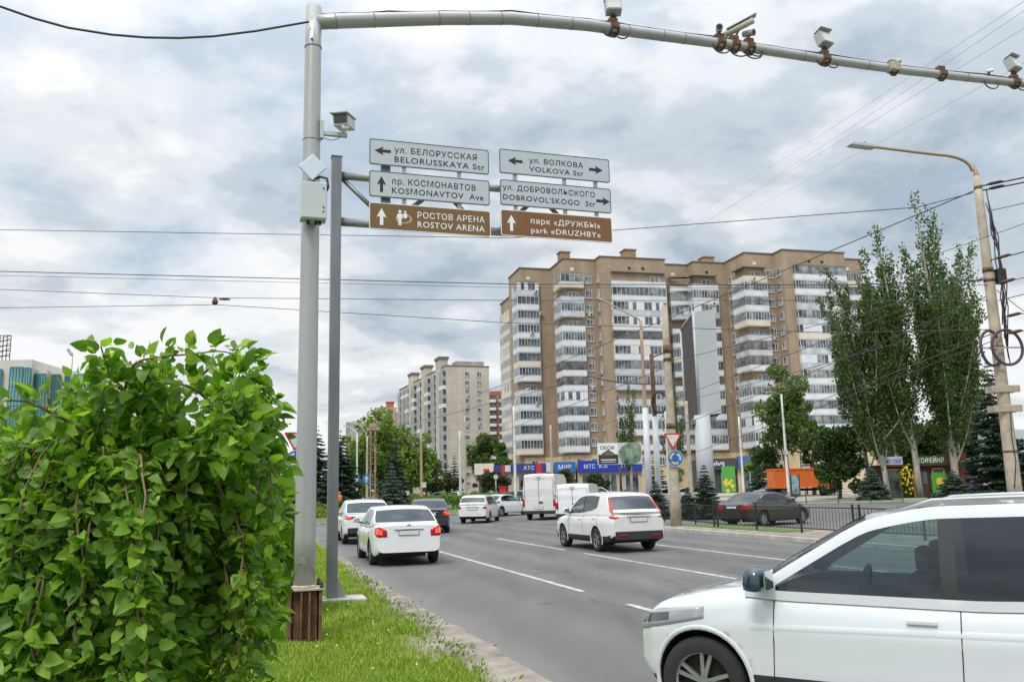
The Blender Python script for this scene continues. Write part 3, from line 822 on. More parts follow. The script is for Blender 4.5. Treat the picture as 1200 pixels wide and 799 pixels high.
# ------------------------------------------------------------------ row of shops in front of the tower
def word(txt, size, m, parent, loc, rot=(math.pi / 2, 0, 0), width=None, depth=0.01, name='lettering', spacing=1.06, bold=0.0, align='CENTER', base=False):
    cu = bpy.data.curves.new(name, 'FONT'); cu.body = txt; cu.size = size; cu.extrude = depth; cu.align_x = align; cu.align_y = 'BOTTOM_BASELINE' if base else 'CENTER'
    cu.space_character = spacing; cu.offset = bold; cu.resolution_u = 3
    tmp = bpy.data.objects.new('tmp', cu); COL.objects.link(tmp)
    dg = bpy.context.evaluated_depsgraph_get(); me = bpy.data.meshes.new_from_object(tmp.evaluated_get(dg))
    bpy.data.objects.remove(tmp); bpy.data.curves.remove(cu)
    me.materials.clear(); me.materials.append(m)
    xs = np.array([v.co[:] for v in me.vertices])
    if len(xs):
        w0 = xs[:, 0].max() - xs[:, 0].min(); h0 = xs[:, 1].max() - xs[:, 1].min()
        cx = (xs[:, 0].max() + xs[:, 0].min()) / 2; cy = (xs[:, 1].max() + xs[:, 1].min()) / 2
        sx = (width / w0) if width else 1.0
        for v in me.vertices:
            v.co.x = (v.co.x - cx) * sx
            if not base: v.co.y -= cy
    return link(name, me, parent, loc, rot)
M_SHOPWALL = mat('shop_plaster', (0.52, 0.42, 0.30), 0.85, var=0.12, scale=0.6)
M_SIGNB = mat('royal_blue_fascia', (0.015, 0.045, 0.36), 0.4, var=0.08, scale=0.4)
M_SIGNB2 = mat('bright_blue_fascia', (0.02, 0.13, 0.42), 0.4, var=0.08, scale=0.4)
M_SIGNN = mat('navy_fascia', (0.03, 0.05, 0.22), 0.4)
M_RED = mat('signal_red', (0.55, 0.02, 0.025), 0.45)
M_GREYF = mat('pale_grey_fascia', (0.55, 0.57, 0.6), 0.5)
M_CHAR = mat('charcoal_cladding', (0.05, 0.052, 0.058), 0.6)
M_GREEN = mat('lime_green_panel', (0.075, 0.33, 0.05), 0.45)
M_YEL = mat('yellow_print', (0.75, 0.50, 0.04), 0.5)
M_SHOPGL = pane_mat('shop_window', (0.05, 0.06, 0.065))
Ys = 148.0
def shop(label, px0, px1, pyt, pyb, mfas, txt=None, tcol=None, wall=None, extra=None, Yq=None):
    Y = Yq or Ys
    x0, x1 = xat(px0, Y), xat(px1, Y); zt, zb = zat((px0 + px1) / 2, pyt, Y), zat((px0 + px1) / 2, pyb, Y)
    o = thing('shop', label, 'shop', ((x0 + x1) / 2, Y, 0), 0, 'shops along the foot of the tower')
    wd = x1 - x0
    b = MB(); b.box((0, 4, (zt - .1) / 2), (wd - .04, 8, zt - .1)); b.build('wall', wall or M_SHOPWALL, o)
    b = MB(); b.box((0, -.35, (zt + zb) / 2), (wd - .1, .6, zt - zb)); f = b.build('fascia', mfas, o)
    if txt: word(txt, (zt - zb) * .62, tcol or M_WHITEPL, f, (0, -.66, (zt + zb) / 2), width=min(wd * .6, len(txt) * (zt - zb) * .42))
    nwin = max(1, int(wd / 3.2))
    for i in range(nwin):
        xx = -wd / 2 + wd * (i + .5) / nwin
        b = MB(); b.box((xx, -.08, zb / 2 - .1), (wd / nwin * .62, .14, zb * .78), 1)
        for q in (-1, 0, 1): b.box((xx + q * wd / nwin * .31, -.12, zb / 2 - .1), (.1, .16, zb * .8), 0)
        b.build('shop_window', [M_FRAMEW, M_SHOPGL], o)
    return o, wd, zt, zb
shop('low cream shop with a red heart on its front wall', 556, 579, 543, 556, M_BALCW)[0]
o, wd, zt, zb = shop('narrow shop with a navy and red striped fascia', 578.5, 600, 545, 553, M_SIGNN)
b = MB(); b.box((wd * .02, -.72, (zt + zb) / 2 - .3), (wd * .16, .1, zt - zb + .6), 0); b.box((wd * .28, -.72, (zt + zb) / 2), (wd * .30, .1, zt - zb - .05), 1); b.build('stripe', [M_RED, M_GREYF], o)
o, wd, zt, zb = shop('shop with navy fascia, white letters and a red end panel', 600, 640, 543, 553, M_SIGNN, 'АТС')
b = MB(); b.box((wd * .30, -.72, (zt + zb) / 2 - .8), (wd * .15, .12, zt - zb + 1.6)); b.build('end_panel', M_RED, o)
shop('pale grey shop front behind the beige lamp post', 640, 649, 541, 553, M_GREYF)
shop('shop with a bright blue fascia left of the billboard', 649.5, 675, 541, 553, M_SIGNB2, 'МИР')
o, wd, zt, zb = shop('long shop with royal blue fascia running behind the billboard', 677, 753, 539, 552.5, M_SIGNB)
word('МТС  К-А', (zt - zb) * .5, M_WHITEPL, o, (-wd * .22, -.68, (zt + zb) / 2), width=wd * .36)
word('АТ', (zt - zb) * .5, M_WHITEPL, o, (wd * .19, -.68, (zt + zb) / 2), width=wd * .12)
o2, wd, zt, zb = shop('charcoal clad shop with a lime green door panel', 818, 864, 537, 550, M_CHAR, wall=M_CHAR)
b = MB(); b.box((wd * .25, -.74, 2.4), (wd * .34, .2, 4.4), 0); b.build('door_panel', M_GREEN, o2)
b = MB(); r_ = random.Random(3)
for q in range(14):
    cx_q, cz_q, rq = wd * .25 + r_.uniform(-.8, .9), 1.2 + r_.uniform(-.8, 1.1), r_.uniform(.12, .38)
    b.prism([(rq * math.cos(a) * (1 + .3 * math.sin(3 * a)), rq * math.sin(a)) for a in np.linspace(0, 6.283, 12)[:-1]], (cx_q, -.85 - q * .003, cz_q), (1, 0, 0), (0, 0, 1), (0, -.01, 0))
b.build('flower_print', M_YEL, o2)
b = MB(); b.box((-wd * .38, -.70, (zt + zb) / 2), (.8, .1, .8)); b.build('logo', M_GREEN, o2)
b = MB()
for q in range(7): b.box((-wd * .20 + q * wd * .058, -.68, (zt + zb) / 2 + (.12 if q % 2 else -.05)), (wd * .04, .06, .45 if q % 3 else .7))
b.build('lettering', M_GREYF, o2)
o3, wd, zt, zb = shop('shop with a steel blue fascia and white framed window', 864.5, 893, 534, 549, mat('steel_blue_fascia', (0.05, 0.14, 0.30), 0.5))
b = MB()
for q in range(5): b.box((-wd * .1 + q * wd * .055, -.68, (zt + zb) / 2 - .3), (wd * .035, .06, .8 if q % 2 else .65))
b.build('lettering', M_SIGNB, o3)
o3.children[0].data.materials[0] = mat('blue_shop_wall', (0.05, 0.12, 0.26), 0.6)
h = MB(); h.prism([(-.55, .3), (-.5, .48), (-.3, .6), (-.1, .54), (0, .4), (.1, .54), (.3, .6), (.5, .48), (.55, .3), (0, -.5)], (.4, -.7, 4.6), (1, 0, 0), (0, 0, 1), (0, -.06, 0))
hp = [o for o in COL.objects if o.get('label', '').startswith('low cream shop')][0]
h.build('heart', M_RED, hp)
# grey canopy and roof edge over the shops, part of the tower's plinth
# ------------------------------------------------------------------ trees
L_POP = leaf_mat('poplar_leaves', (0.032, 0.066, 0.018), (0.062, 0.106, 0.029), (0.112, 0.160, 0.052), trans=0.30)
L_POPB = leaf_mat('lighter_poplar_leaves', (0.040, 0.080, 0.020), (0.074, 0.124, 0.031), (0.125, 0.178, 0.056), trans=0.30)
L_DARK = leaf_mat('dark_foliage', (0.024, 0.058, 0.015), (0.044, 0.090, 0.023), (0.085, 0.135, 0.038), trans=0.25)
L_MID = leaf_mat('mid_green_foliage', (0.045, 0.098, 0.018), (0.080, 0.145, 0.028), (0.140, 0.200, 0.048), trans=0.30)
L_PALE = leaf_mat('pale_green_foliage', (0.085, 0.150, 0.026), (0.145, 0.225, 0.042), (0.235, 0.300, 0.075), trans=0.35)
L_SPR = leaf_mat('blue_spruce_needles', (0.032, 0.068, 0.046), (0.062, 0.112, 0.080), (0.125, 0.180, 0.140), trans=0.10)
L_SPRD = leaf_mat('dark_spruce_needles', (0.016, 0.042, 0.024), (0.034, 0.068, 0.040), (0.068, 0.110, 0.066), trans=0.10)
L_HEDGE = leaf_mat('hedge_leaves', (0.055, 0.120, 0.018), (0.095, 0.180, 0.028), (0.17, 0.25, 0.05), trans=0.3)
L_YEL = leaf_mat('yellow_green_leaves', (0.11, 0.16, 0.02), (0.17, 0.22, 0.03), (0.26, 0.28, 0.06), trans=0.3)
L_DROOP = leaf_mat('dark_bronze_leaves', (0.030, 0.042, 0.014), (0.050, 0.066, 0.022), (0.085, 0.095, 0.036), trans=0.25)

def trunk_mesh(paths, m, name='trunk', parent=None, n=8):
    b = MB()
    for pts, rad in paths: b.tube(pts, rad, n, 0)
    return b.build(name, m, parent)
def bez(p0, p1, p2, n=8):
    return [tuple(np.array(p0) * (1 - t) ** 2 + 2 * np.array(p1) * t * (1 - t) + np.array(p2) * t * t) for t in np.linspace(0, 1, n)]
def make_poplar(label, h, seed, loc, lean=(0, 0), bare=0.0, spread=0.15, m=None, nsp=16, wide=1.0, leafy=1.0, crown0=0.13, group=None):
    """pyramidal poplar: limbs sweep up almost parallel to the trunk and end in separate spires"""
    g = np.random.default_rng(seed)
    o = thing('poplar_tree', label, 'tree', loc, 0, group)
    paths = []; lean = np.array(lean, float)
    top = np.array([lean[0], lean[1], h])
    tr = bez((0, 0, 0), (lean[0] * .2, lean[1] * .2, h * .5), top, 14)
    paths.append((tr, list(np.linspace(0.0125 * h, 0.0015 * h, 14))))
    C, A, S = [], [], []
    sp = [(tr, 1.0)]
    for i in range(nsp):
        f = g.uniform(crown0 - .03, 0.62) ** 1.0
        k = f * 13; base = np.array(tr[int(k)]) * (1 - k % 1) + np.array(tr[min(13, int(k) + 1)]) * (k % 1)
        a = g.uniform(0, 2 * np.pi); rr = h * spread * wide * g.uniform(0.25, .85) * (1 - 0.35 * f)
        ln = h * g.uniform(0.26, 0.52) * (1 - .45 * f)
        tip = base + np.array([np.cos(a) * rr, np.sin(a) * rr, ln]); midp = base + np.array([np.cos(a) * rr * .75, np.sin(a) * rr * .75, ln * .38])
        if tip[2] > h * 0.985: tip[2] = h * g.uniform(.9, .985)
        pts = bez(base, midp, tip, 9)
        r0 = 0.0042 * h * (1 - f * .6)
        paths.append((pts, list(np.linspace(r0, 0.012, 9)))); sp.append((pts, ln / h * 2))
    for pts, wgt in sp:
        P = np.array(pts); L = np.linalg.norm(np.diff(P, axis=0), axis=1).sum()
        n = int(L * 100 * leafy)
        t = g.uniform(0, 1, n) ** (0.85); t = np.clip(t, crown0 * 1.0 if wgt == 1.0 else 0.04, 1)
        idx = t * (len(P) - 1); i0 = np.minimum(idx.astype(int), len(P) - 2); fr = (idx - i0)[:, None]
        pos = P[i0] * (1 - fr) + P[i0 + 1] * fr
        tang = unit(P[i0 + 1] - P[i0])
        # short side shoots carry the leaves in tufts, leaving gaps between them
        nb = max(5, int(L * 2.6)); bt = g.uniform(0, 1, nb); ba = g.normal(size=(nb, 3)); ba[:, 2] = np.abs(ba[:, 2]) + .8; ba = unit(ba)
        pick = np.argmin(np.abs(t[:, None] - bt[None]) + g.uniform(0, .03, (n, nb)), axis=1)
        width = h * 0.030 * wide * (1 - t * .75) + 0.14
        along = g.uniform(0.1, 1.0, n)
        if bare > 0:
            keep = g.uniform(size=n) > np.clip(bare * np.clip((pos[:, 2] / h - .33) * 2.0, 0, 1.25), 0, .88)
        else: keep = np.ones(n, bool)
        off = ba[pick] * (along * width * 2.0)[:, None] + g.normal(size=(n, 3)) * (width * .42)[:, None]
        C.append((pos + off)[keep]); A.append((tang * .5 + off / np.maximum(1e-3, np.linalg.norm(off, axis=1, keepdims=True)) + g.normal(size=(n, 3)) * .55)[keep])
        S.append(g.uniform(.15, .34, n)[keep])
    C = np.concatenate(C); A = np.concatenate(A); S = np.concatenate(S)
    ok = C[:, 2] > max(h * crown0 * .75, 4.4) + .5 * np.sin(C[:, 0] * 2.3); C, A, S = C[ok], A[ok], S[ok]
    trunk_mesh(paths, M_BARKPALE, 'trunk', o)
    link('crown', leaf_cloud('crown', C, A, S, 0.75, m or L_POP), o)
    return o
def make_broadleaf(label, h, rad, seed, loc, m, crown_base=0.25, nl=14, n=5200, leaf=0.32, name='broadleaf_tree', ell=1.0, bark=None, group=None, cat='tree', shell=0.5, trunk=True):
    """rounded crown of many overlapping leaf clumps of uneven size on a branching trunk"""
    g = np.random.default_rng(seed); n = int(n * 1.5)
    o = thing(name, label, cat, loc, 0, group)
    zc = h * (crown_base + 1) / 2; rz = h * (1 - crown_base) / 2
    cents, rads = [], []
    for i in range(nl):
        v = unit(g.normal(size=3)); q = g.uniform(.25, .86)
        c = np.array([v[0] * rad * q, v[1] * rad * q * ell, zc + v[2] * rz * q])
        cents.append(c); rads.append(g.uniform(.26, .50) * min(rad, rz) * (1.1 - .3 * q))
    cents = np.array(cents); rads = np.array(rads)
    pick = g.choice(nl, n, p=rads ** 2 / np.sum(rads ** 2))
    d = unit(g.normal(size=(n, 3)) + np.array([0, 0, .25]))
    sub = unit(g.normal(size=(nl, 22, 3)))
    sp = sub[pick, g.integers(0, 22, n)]
    dd = unit(d * .45 + sp)
    rr = rads[pick] * (g.uniform(shell, 1.0, n) ** .6) * g.uniform(.85, 1.22, n)
    C = cents[pick] + dd * rr[:, None] * np.array([1, 1, .85])
    A = dd * .6 + g.normal(size=(n, 3)) * .6 + np.array([0, 0, -.15])
    if trunk:
        tz = zc * .9; paths = [(bez((0, 0, -.05), (g.normal() * .1, g.normal() * .1, tz * .5), (g.normal() * .2, g.normal() * .2, tz), 8), list(np.linspace(h * .022 + .03, h * .009, 8)))]
        for c in cents[:10]:
            s0 = np.array(paths[0][0][g.integers(3, 7)])
            paths.append((bez(s0, (s0 + c) / 2 + np.array([0, 0, -.1 * h * .3]), c, 6), list(np.linspace(h * .009, h * .0025, 6))))
        trunk_mesh(paths, bark or M_BARK, 'trunk', o)
    link('crown', leaf_cloud('crown', C, A, g.uniform(leaf * .5, leaf * 1.1, n), 0.72, m), o)
    return o
def make_spruce(label, h, rad, seed, loc, m, n_whorl=15, low=0.06, group=None, dens=1.0):
    n_whorl = int(n_whorl * 1.45)
    """whorls of drooping boughs, each carrying side sprays of needles"""
    g = np.random.default_rng(seed)
    o = thing('spruce_tree', label, 'tree', loc, 0, group)
    paths = [([(0, 0, -.05), (0, 0, h * .5), (0, 0, h * .99)], [h * .022, h * .012, .01])]
    C, A, S = [], [], []
    for w in range(n_whorl):
        f = w / (n_whorl - 1); z = g.normal() * h * .006 + h * (low + (0.97 - low) * f ** .92); r = rad * (1 - f) ** .85 * g.uniform(.86, 1.1) + .05 * rad
        nb = int(6 + 8 * (1 - f)); a0 = g.uniform(0, 6.28)
        for k in range(nb):
            a = a0 + 6.283 * k / nb + g.normal() * .18; rr = r * g.uniform(.72, 1.12)
            d = np.array([np.cos(a), np.sin(a), 0]); tipz = z - rr * g.uniform(.22, .42); 
            p0 = np.array([0, 0, z]); p2 = d * rr + np.array([0, 0, tipz + rr * .10]); p1 = d * rr * .55 + np.array([0, 0, z - rr * .22])
            P = np.array(bez(p0, p1, p2, 7)); 
            if rr > .5: paths.append((list(map(tuple, P)), list(np.linspace(h * .006, .006, 7))))
            nn = max(10, int(rr * 44 * dens * (10 / max(h, 6)) ** .6)); t = g.uniform(.12, 1, nn)
            idx = t * 6; i0 = np.minimum(idx.astype(int), 5); fr = (idx - i0)[:, None]
            pos = P[i0] * (1 - fr) + P[i0 + 1] * fr; tang = unit(P[i0 + 1] - P[i0])
            sd = np.cross(tang, [0, 0, 1.]); sgn = g.choice([-1, 1], nn)[:, None]
            ln = rr * .30 * (1.15 - t)[:, None] + .10
            off = sd * sgn * ln * g.uniform(.1, 1, (nn, 1)) + np.array([0, 0, -1]) * ln * g.uniform(0, .45, (nn, 1))
            C.append(pos + off); A.append(tang * .9 + sd * sgn * .6 + np.array([0, 0, -.25]) + g.normal(size=(nn, 3)) * .25); S.append(g.uniform(.5, 1.0, nn) * (rr * .17 + .11))
    C = np.concatenate(C); A = np.concatenate(A); S = np.concatenate(S)
    trunk_mesh(paths, M_BARK, 'trunk', o, 6)
    link('crown', leaf_cloud('crown', C, A, S, 0.42, m), o)
    return o
def hedge(label, pts, h, wd, m, seed, group=None, leaf=.16, dens=240, cat='hedge', name='hedge'):
    g = np.random.default_rng(seed); C, A = [], []
    for a, c in zip(pts[:-1], pts[1:]):
        a, c = np.array(a[:2]), np.array(c[:2]); L = np.linalg.norm(c - a); n = int(L * h * wd * dens)
        t = g.uniform(0, 1, n); q = g.uniform(-1, 1, n); z = g.uniform(0, 1, n) ** .7
        d = (c - a) / L; nn = np.array([-d[1], d[0]])
        xy = a + (c - a) * t[:, None] + nn * (q * wd / 2 * (1 - .25 * z ** 3))[:, None]
        hh = h * (.9 + .12 * np.sin(t * L * 1.9 + seed) + .06 * np.sin(t * L * 5.3))
        C.append(np.column_stack([xy, z * hh + .12])); A.append(g.normal(size=(n, 3)) + [0, 0, .5])
    C = np.concatenate(C); A = np.concatenate(A)
    o = link(name, leaf_cloud(name, C, A, g.uniform(leaf * .6, leaf * 1.4, len(C)), .7, m))
    return tag(o, label, cat, group)
def gz(px, py): 
    p = at(px, py); return p
# --- poplars on the right (about 77 m away)
Yp = 78.0
def pop(px, py_top, label, seed, Y=Yp, lean_px=0, **kw):
    x = xat(px, Y, 584); h = zat(px + lean_px, py_top, Y)
    return make_poplar(label, h, seed, (x, Y, .1), ((lean_px) * Y / 1000., 0), **kw)
pop(1042, 318, 'leftmost tall poplar, leaning left over the dark round tree', 101, lean_px=-46, nsp=24, spread=.24, wide=1.1, leafy=1.0, crown0=.10, bare=.35)
pop(1022, 345, 'slim poplar standing behind the leftmost leaning poplar', 105, Y=84, lean_px=-32, nsp=15, spread=.16, m=L_POPB, leafy=.9, crown0=.12, bare=.4)
pop(1079, 268, 'middle poplar with a forked pale trunk in front of the coffee kiosk', 102, lean_px=-22, nsp=20, spread=.17, wide=1.0, leafy=1.0, crown0=.11, bare=.45, m=L_POPB)
pop(1123, 226, 'tallest poplar, thin-leaved at the top, just left of the leaning lamp pole', 103, lean_px=-14, nsp=24, spread=.18, bare=.66, leafy=1.05, crown0=.11)
pop(1127, 250, 'poplar with long bare upright limbs between the tallest poplar and the lamp pole', 104, Y=82, lean_px=6, nsp=24, spread=.20, bare=.70, leafy=1.0, crown0=.11, m=L_POPB)
pop(1148, 330, 'short thin poplar whose sprays cross behind the leaning lamp pole', 106, Y=86, lean_px=-4, nsp=18, spread=.18, bare=.5, leafy=.9, crown0=.2)
pop(1058, 330, 'poplar hidden in the middle of the row behind the coffee kiosk', 107, Y=92, lean_px=-26, bare=.5, nsp=13, spread=.14, leafy=1.1, crown0=.18)
# --- poplar pair in front of the tower
for px, top, sd, lb in ((741, 446, 111, 'sparse narrow poplar behind the billboard, in front of the tan tower'), (793, 452, 112, 'narrow poplar behind the concrete pole with the blue roundabout sign')):
    x = xat(px, 135, 580); make_poplar(lb, zat(px, top, 135), sd, (x, 135, 0), (0, 0), nsp=13, spread=.16, leafy=.55, bare=.3, crown0=.22)
# --- broadleaf trees on the right
def broad(px, py_top, Y, radpx, label, seed, m, py_base=585, **kw):
    x = xat(px, Y, py_base); h = zat(px, py_top, Y)
    return make_broadleaf(label, h, radpx * Y / 1000., seed, (x, Y, 0), m, **kw)
broad(925, 426, 100, 38, 'tall irregular green tree in front of the right half of the tower', 121, L_MID, crown_base=.24, nl=34, n=7000, leaf=.42, shell=.4)
broad(902, 505, 104, 22, 'low spreading green tree at the foot of the tall irregular tree', 122, L_DARK, crown_base=.2, nl=12, n=2200, leaf=.42)
broad(985, 492, 82, 33, 'dense dark round tree right of the orange truck', 123, L_DARK, crown_base=.02, nl=26, n=9000, leaf=.36, ell=.9, shell=.6)
broad(1142, 515, 88, 22, 'pale green bushy tree between the coffee kiosk and the dark spruce', 124, L_MID, crown_base=.15, nl=12, n=2500, leaf=.35)
broad(955, 470, 105, 20, 'slim green tree rising behind the dark round tree', 125, L_MID, crown_base=.3, nl=14, n=2500, leaf=.4)
broad(1060, 500, 100, 45, 'broad dark tree filling the gap behind the coffee kiosk', 126, L_DARK, crown_base=.1, nl=18, n=5000, leaf=.5)
broad(1120, 495, 104, 40, 'broad dark tree behind the right-hand poplars', 127, L_DARK, crown_base=.1, nl=18, n=5000, leaf=.5)
broad(1094, 476, 96, 34, 'dark tree filling the space between the two groups of poplars', 130, L_DARK, crown_base=.06, nl=24, n=6500, leaf=.45)
broad(885, 535, 120, 12, 'bright green bush beside the lime green door panel', 128, L_PALE, crown_base=.3, nl=9, n=900, leaf=.4)
broad(793, 537, 125, 12, 'bright green bush behind the blue roundabout sign', 129, L_PALE, crown_base=.2, nl=9, n=900, leaf=.4)
# --- spruces
def spr(px, py_top, Y, radpx, label, seed, m, py_base=585, **kw):
    x = xat(px, Y, py_base); h = zat(px, py_top, Y)
    return make_spruce(label, h, radpx * Y / 1000., seed, (x, Y, 0.1), m, **kw)
spr(1175, 420, 66, 40, 'large dark spruce behind the leaning lamp pole', 131, L_SPRD, n_whorl=20, dens=1.5)
spr(1150, 470, 84, 30, 'dark spruce over the purple kiosk', 132, L_SPRD, n_whorl=16, dens=1.5)
spr(1024, 543, 73, 22, 'small blue spruce at the left end of the coffee kiosk', 133, L_SPR, n_whorl=11, low=.03, dens=1.6)
spr(1120, 550, 73, 27, 'squat blue spruce in front of the coffee kiosk door', 134, L_SPR, n_whorl=9, low=.03, dens=1.7)
spr(827, 545, 46, 21, 'young spruce behind the fence left of the dark sedan', 135, L_SPRD, n_whorl=12, low=.02, dens=1.6)
spr(769, 565, 48, 18, 'young spruce behind the white crossover, left of the sign pole', 136, L_SPRD, n_whorl=11, low=.02, dens=1.7)
spr(806, 572, 46, 13, 'smallest spruce between the sign pole and its taller neighbour', 137, L_SPRD, n_whorl=9, low=.02, dens=1.6)
spr(771, 520, 118, 13, 'tall narrow spruce behind the twin poles', 138, L_SPRD, n_whorl=14, dens=1.2)
spr(892, 535, 118, 16, 'dark spruce left of the orange truck', 139, L_SPRD, n_whorl=12, dens=1.2)
# --- roundabout island and beyond, left of the road
spr(462, 510, 66, 23, 'tall blue-green spruce on the island behind the rust coloured mast', 141, L_SPRD, n_whorl=16, low=.02, dens=1.6)
spr(459, 543, 60, 23, 'lower blue spruce in front of the tall one on the island', 142, L_SPR, n_whorl=12, low=.01, dens=1.7)
spr(398, 503, 72, 34, 'dark spruce seen just right of the sign post', 143, L_SPRD, n_whorl=17, low=.02, dens=1.6)
spr(370, 498, 76, 32, 'dark spruce seen between the gantry pole and the sign post', 144, L_SPRD, n_whorl=17, low=.02, dens=1.5)
spr(345, 520, 80, 30, 'dark spruce hidden behind the gantry pole', 145, L_SPRD, n_whorl=15, low=.02, dens=1.4)
spr(533, 530, 150, 12, 'dark spruce below the panel block', 146, L_SPRD, n_whorl=12, dens=1.1)
spr(523, 528, 158, 9, 'slender spruce left of the other one below the panel block', 147, L_SPRD, n_whorl=12, dens=1.1)
broad(446, 474, 125, 40, 'pale green tree, tallest of the grove left of the panel block', 151, L_PALE, crown_base=.04, nl=44, n=11000, leaf=.5)
broad(482, 492, 122, 31, 'pale green tree right of the tallest in the grove', 152, L_PALE, crown_base=.03, nl=34, n=8000, leaf=.5)
broad(420, 496, 118, 26, 'pale green tree at the left edge of the grove', 153, L_PALE, crown_base=.03, nl=28, n=6500, leaf=.45)
broad(500, 520, 140, 20, 'green tree under the long side of the panel block', 154, L_MID, crown_base=.1, nl=16, n=3000, leaf=.5)
broad(512, 553, 132, 13, 'low dark tree above the parked white cars', 155, L_DARK, crown_base=.25, nl=12, n=1800, leaf=.4)
broad(571, 501, 190, 24, 'round green tree between the panel block and the tower', 156, L_MID, crown_base=.05, nl=24, n=4500, leaf=.65)
broad(592, 512, 200, 14, 'green tree tucked against the left edge of the tower', 157, L_MID, crown_base=.05, nl=14, n=2200, leaf=.65)
broad(415, 560, 160, 30, 'dull green tree far down the road on the left', 158, L_MID, crown_base=.05, nl=16, n=2500, leaf=.6)
row = [(505, 552, 'first small bronze tree from the left in the row before the shops'), (528, 553, 'second small bronze tree, right of the pale twin poles'), (568, 550, 'small bronze tree in front of the cream shop with the heart'),
       (585, 551, 'small bronze tree in front of the navy shop fascia'), (619, 548, 'small bronze tree above the tall white van'), (634, 556, 'low bronze tree right of the one above the tall white van'),
       (664, 548, 'small dark bronze tree in front of the bright blue fascia'), (697, 552, 'small bronze tree left of the billboard post'), (707, 556, 'low bronze tree touching the billboard post')]
for i, (px, top, lb) in enumerate(row):
    broad(px, top, 122, 13.5, lb, 160 + i, L_DROOP, crown_base=.22, nl=14, n=1500, leaf=.36, group='small trees in front of the shops')
# bushes and hedges of the island and shop lawns
hedge('trimmed bright green hedge on the island behind the sign post', [(-16.5, 66), (-9.9, 66.5)], 1.15, 1.3, L_HEDGE, 1)
hedge('low yellow-green hedge in front of the trimmed hedge on the island', [(-17.5, 60.5), (-10.6, 60)], .75, 1.4, L_YEL, 2)
hedge('long green hedge on the island behind the black car', [(-8.5, 74), (-3.6, 76), (-1.4, 82)], 1.35, 1.5, L_HEDGE, 3)
hedge('green hedge far along the island below the parked white cars', [(-13, 96), (-4, 98)], 1.4, 1.5, L_HEDGE, 4)
broad(486, 580, 76, 8, 'small conical golden-green thuja on the island', 171, L_YEL, crown_base=.0, nl=9, n=900, leaf=.2, name='thuja_bush', cat='bush')
broad(733, 573, 112, 14, 'low green bush at the foot of the shops right of the billboard post', 172, L_MID, crown_base=.0, nl=8, n=900, leaf=.3, name='bush', cat='bush')
broad(1010, 560, 90, 14, 'green bush between the dark round tree and the small blue spruce', 173, L_DARK, crown_base=.0, nl=10, n=1300, leaf=.3, name='bush', cat='bush')
# ------------------------------------------------------------------ gantry pole with its arched arm
GP = at(355.5, 758); GP.z = 0.07
def on_plane(px, py, o, d=RN):
    r_ = ray(px, py); n_ = Vector((-d.y, d.x, 0)); t_ = (n_.dot(Vector((o.x, o.y, 0)))) / n_.dot(Vector((r_.x, r_.y, 0)))
    return Vector((0, 0, EYE)) + r_ * t_
gant = thing('gantry_pole', 'tall light grey gantry pole on a rusty pedestal, its arched arm over the road', 'gantry pole', GP, R(18))
zp = zat(356, 690, GP.y) - GP.z           # underside of the base plate above the ground
b = MB()
b.box((0, 0, zp / 2 - .1), (0.30, 0.30, zp + .18), 0)
for sx in (-1, 1):
    b.box((sx * .185, 0, zp / 2 - .1), (0.035, 0.42, zp + .18), 0)
    b.box((0.05 * sx, -.19, zp / 2 - .1), (0.022, .07, zp + .18), 0); b.box((0.05 * sx, .19, zp / 2 - .1), (0.022, .07, zp + .18), 0)
b.build('pedestal', M_RUST, gant, bevel=.004)
b = MB(); b.box((0, 0, zp + .012), (0.47, 0.47, .024)); b.build('base_plate', mat('dusty_base_plate', (.36, .32, .28), .7, var=.25, scale=8), gant, bevel=.003)
for sx in (-1, 1):
    for sy in (-1, 1):
        b = MB(); b.cyl((sx * .195, sy * .195, zp - .03), (sx * .195, sy * .195, zp + .115), .014, 8); b.cyl((sx * .195, sy * .195, zp + .026), (sx * .195, sy * .195, zp + .055), .028, 6); b.cyl((sx * .195, sy * .195, zp + .07), (sx * .195, sy * .195, zp + .09), .026, 6)
        b.build('bolt', M_BLKMETAL, gant)
ztop = on_plane(365, 9, GP).z - GP.z
M_POLE = mat('pole_grey_paint', (0.40, 0.405, 0.40), 0.36, metal=0.35, var=0.10, scale=1.4, detail=8, stretch=(1, 1, 0.2), bump=0.04, bscale=6)
b = MB(); zs = np.linspace(zp + .02, ztop, 14)
b.tube([(0, 0, z) for z in zs], [.134 - .024 * (z - zp) / (ztop - zp) for z in zs], 28)
b.build('pole', M_POLE, gant)
b = MB(); b.tube([(0, 0, zp + .024), (0, 0, zp + .055)], [.15, .137], 28); b.build('weld_collar', mat('ochre_stained_weld', (.46, .38, .27), .7, var=.3, scale=9), gant)
b = MB()
for zz in (ztop - .62, ztop - 2.0): b.tube([(0, 0, zz), (0, 0, zz + .012)], .1165 + .004, 28)
b.build('joint_ring', M_GALVD, gant)
APX = [(364.5, 26.5), (400, 25), (455, 23.5), (520, 21.8), (600, 22), (690, 30), (745, 38), (850, 52), (960, 69), (1060, 83), (1200, 98.5), (1290, 110)]
AP = [on_plane(px, py, GP) for px, py in APX]
AP.append(AP[-1] + (AP[-1] - AP[-2]).normalized() * 5); APX.append((2400, 0))
axs = [p[0] for p in APX]
def arm_at(px):
    i = max(0, min(len(axs) - 2, int(np.searchsorted(axs, px)) - 1)); f = (px - axs[i]) / (axs[i + 1] - axs[i])
    return AP[i].lerp(AP[i + 1], f)
inv = gant.matrix_basis.inverted()
bpy.context.view_layer.update()
INV = (Matrix.Translation(GP) @ Matrix.Rotation(R(18), 4, 'Z')).inverted()
al = [INV @ p for p in AP]
def arm_r(px): return .108 - .034 * min(1, max(0, (px - 365) / 700))
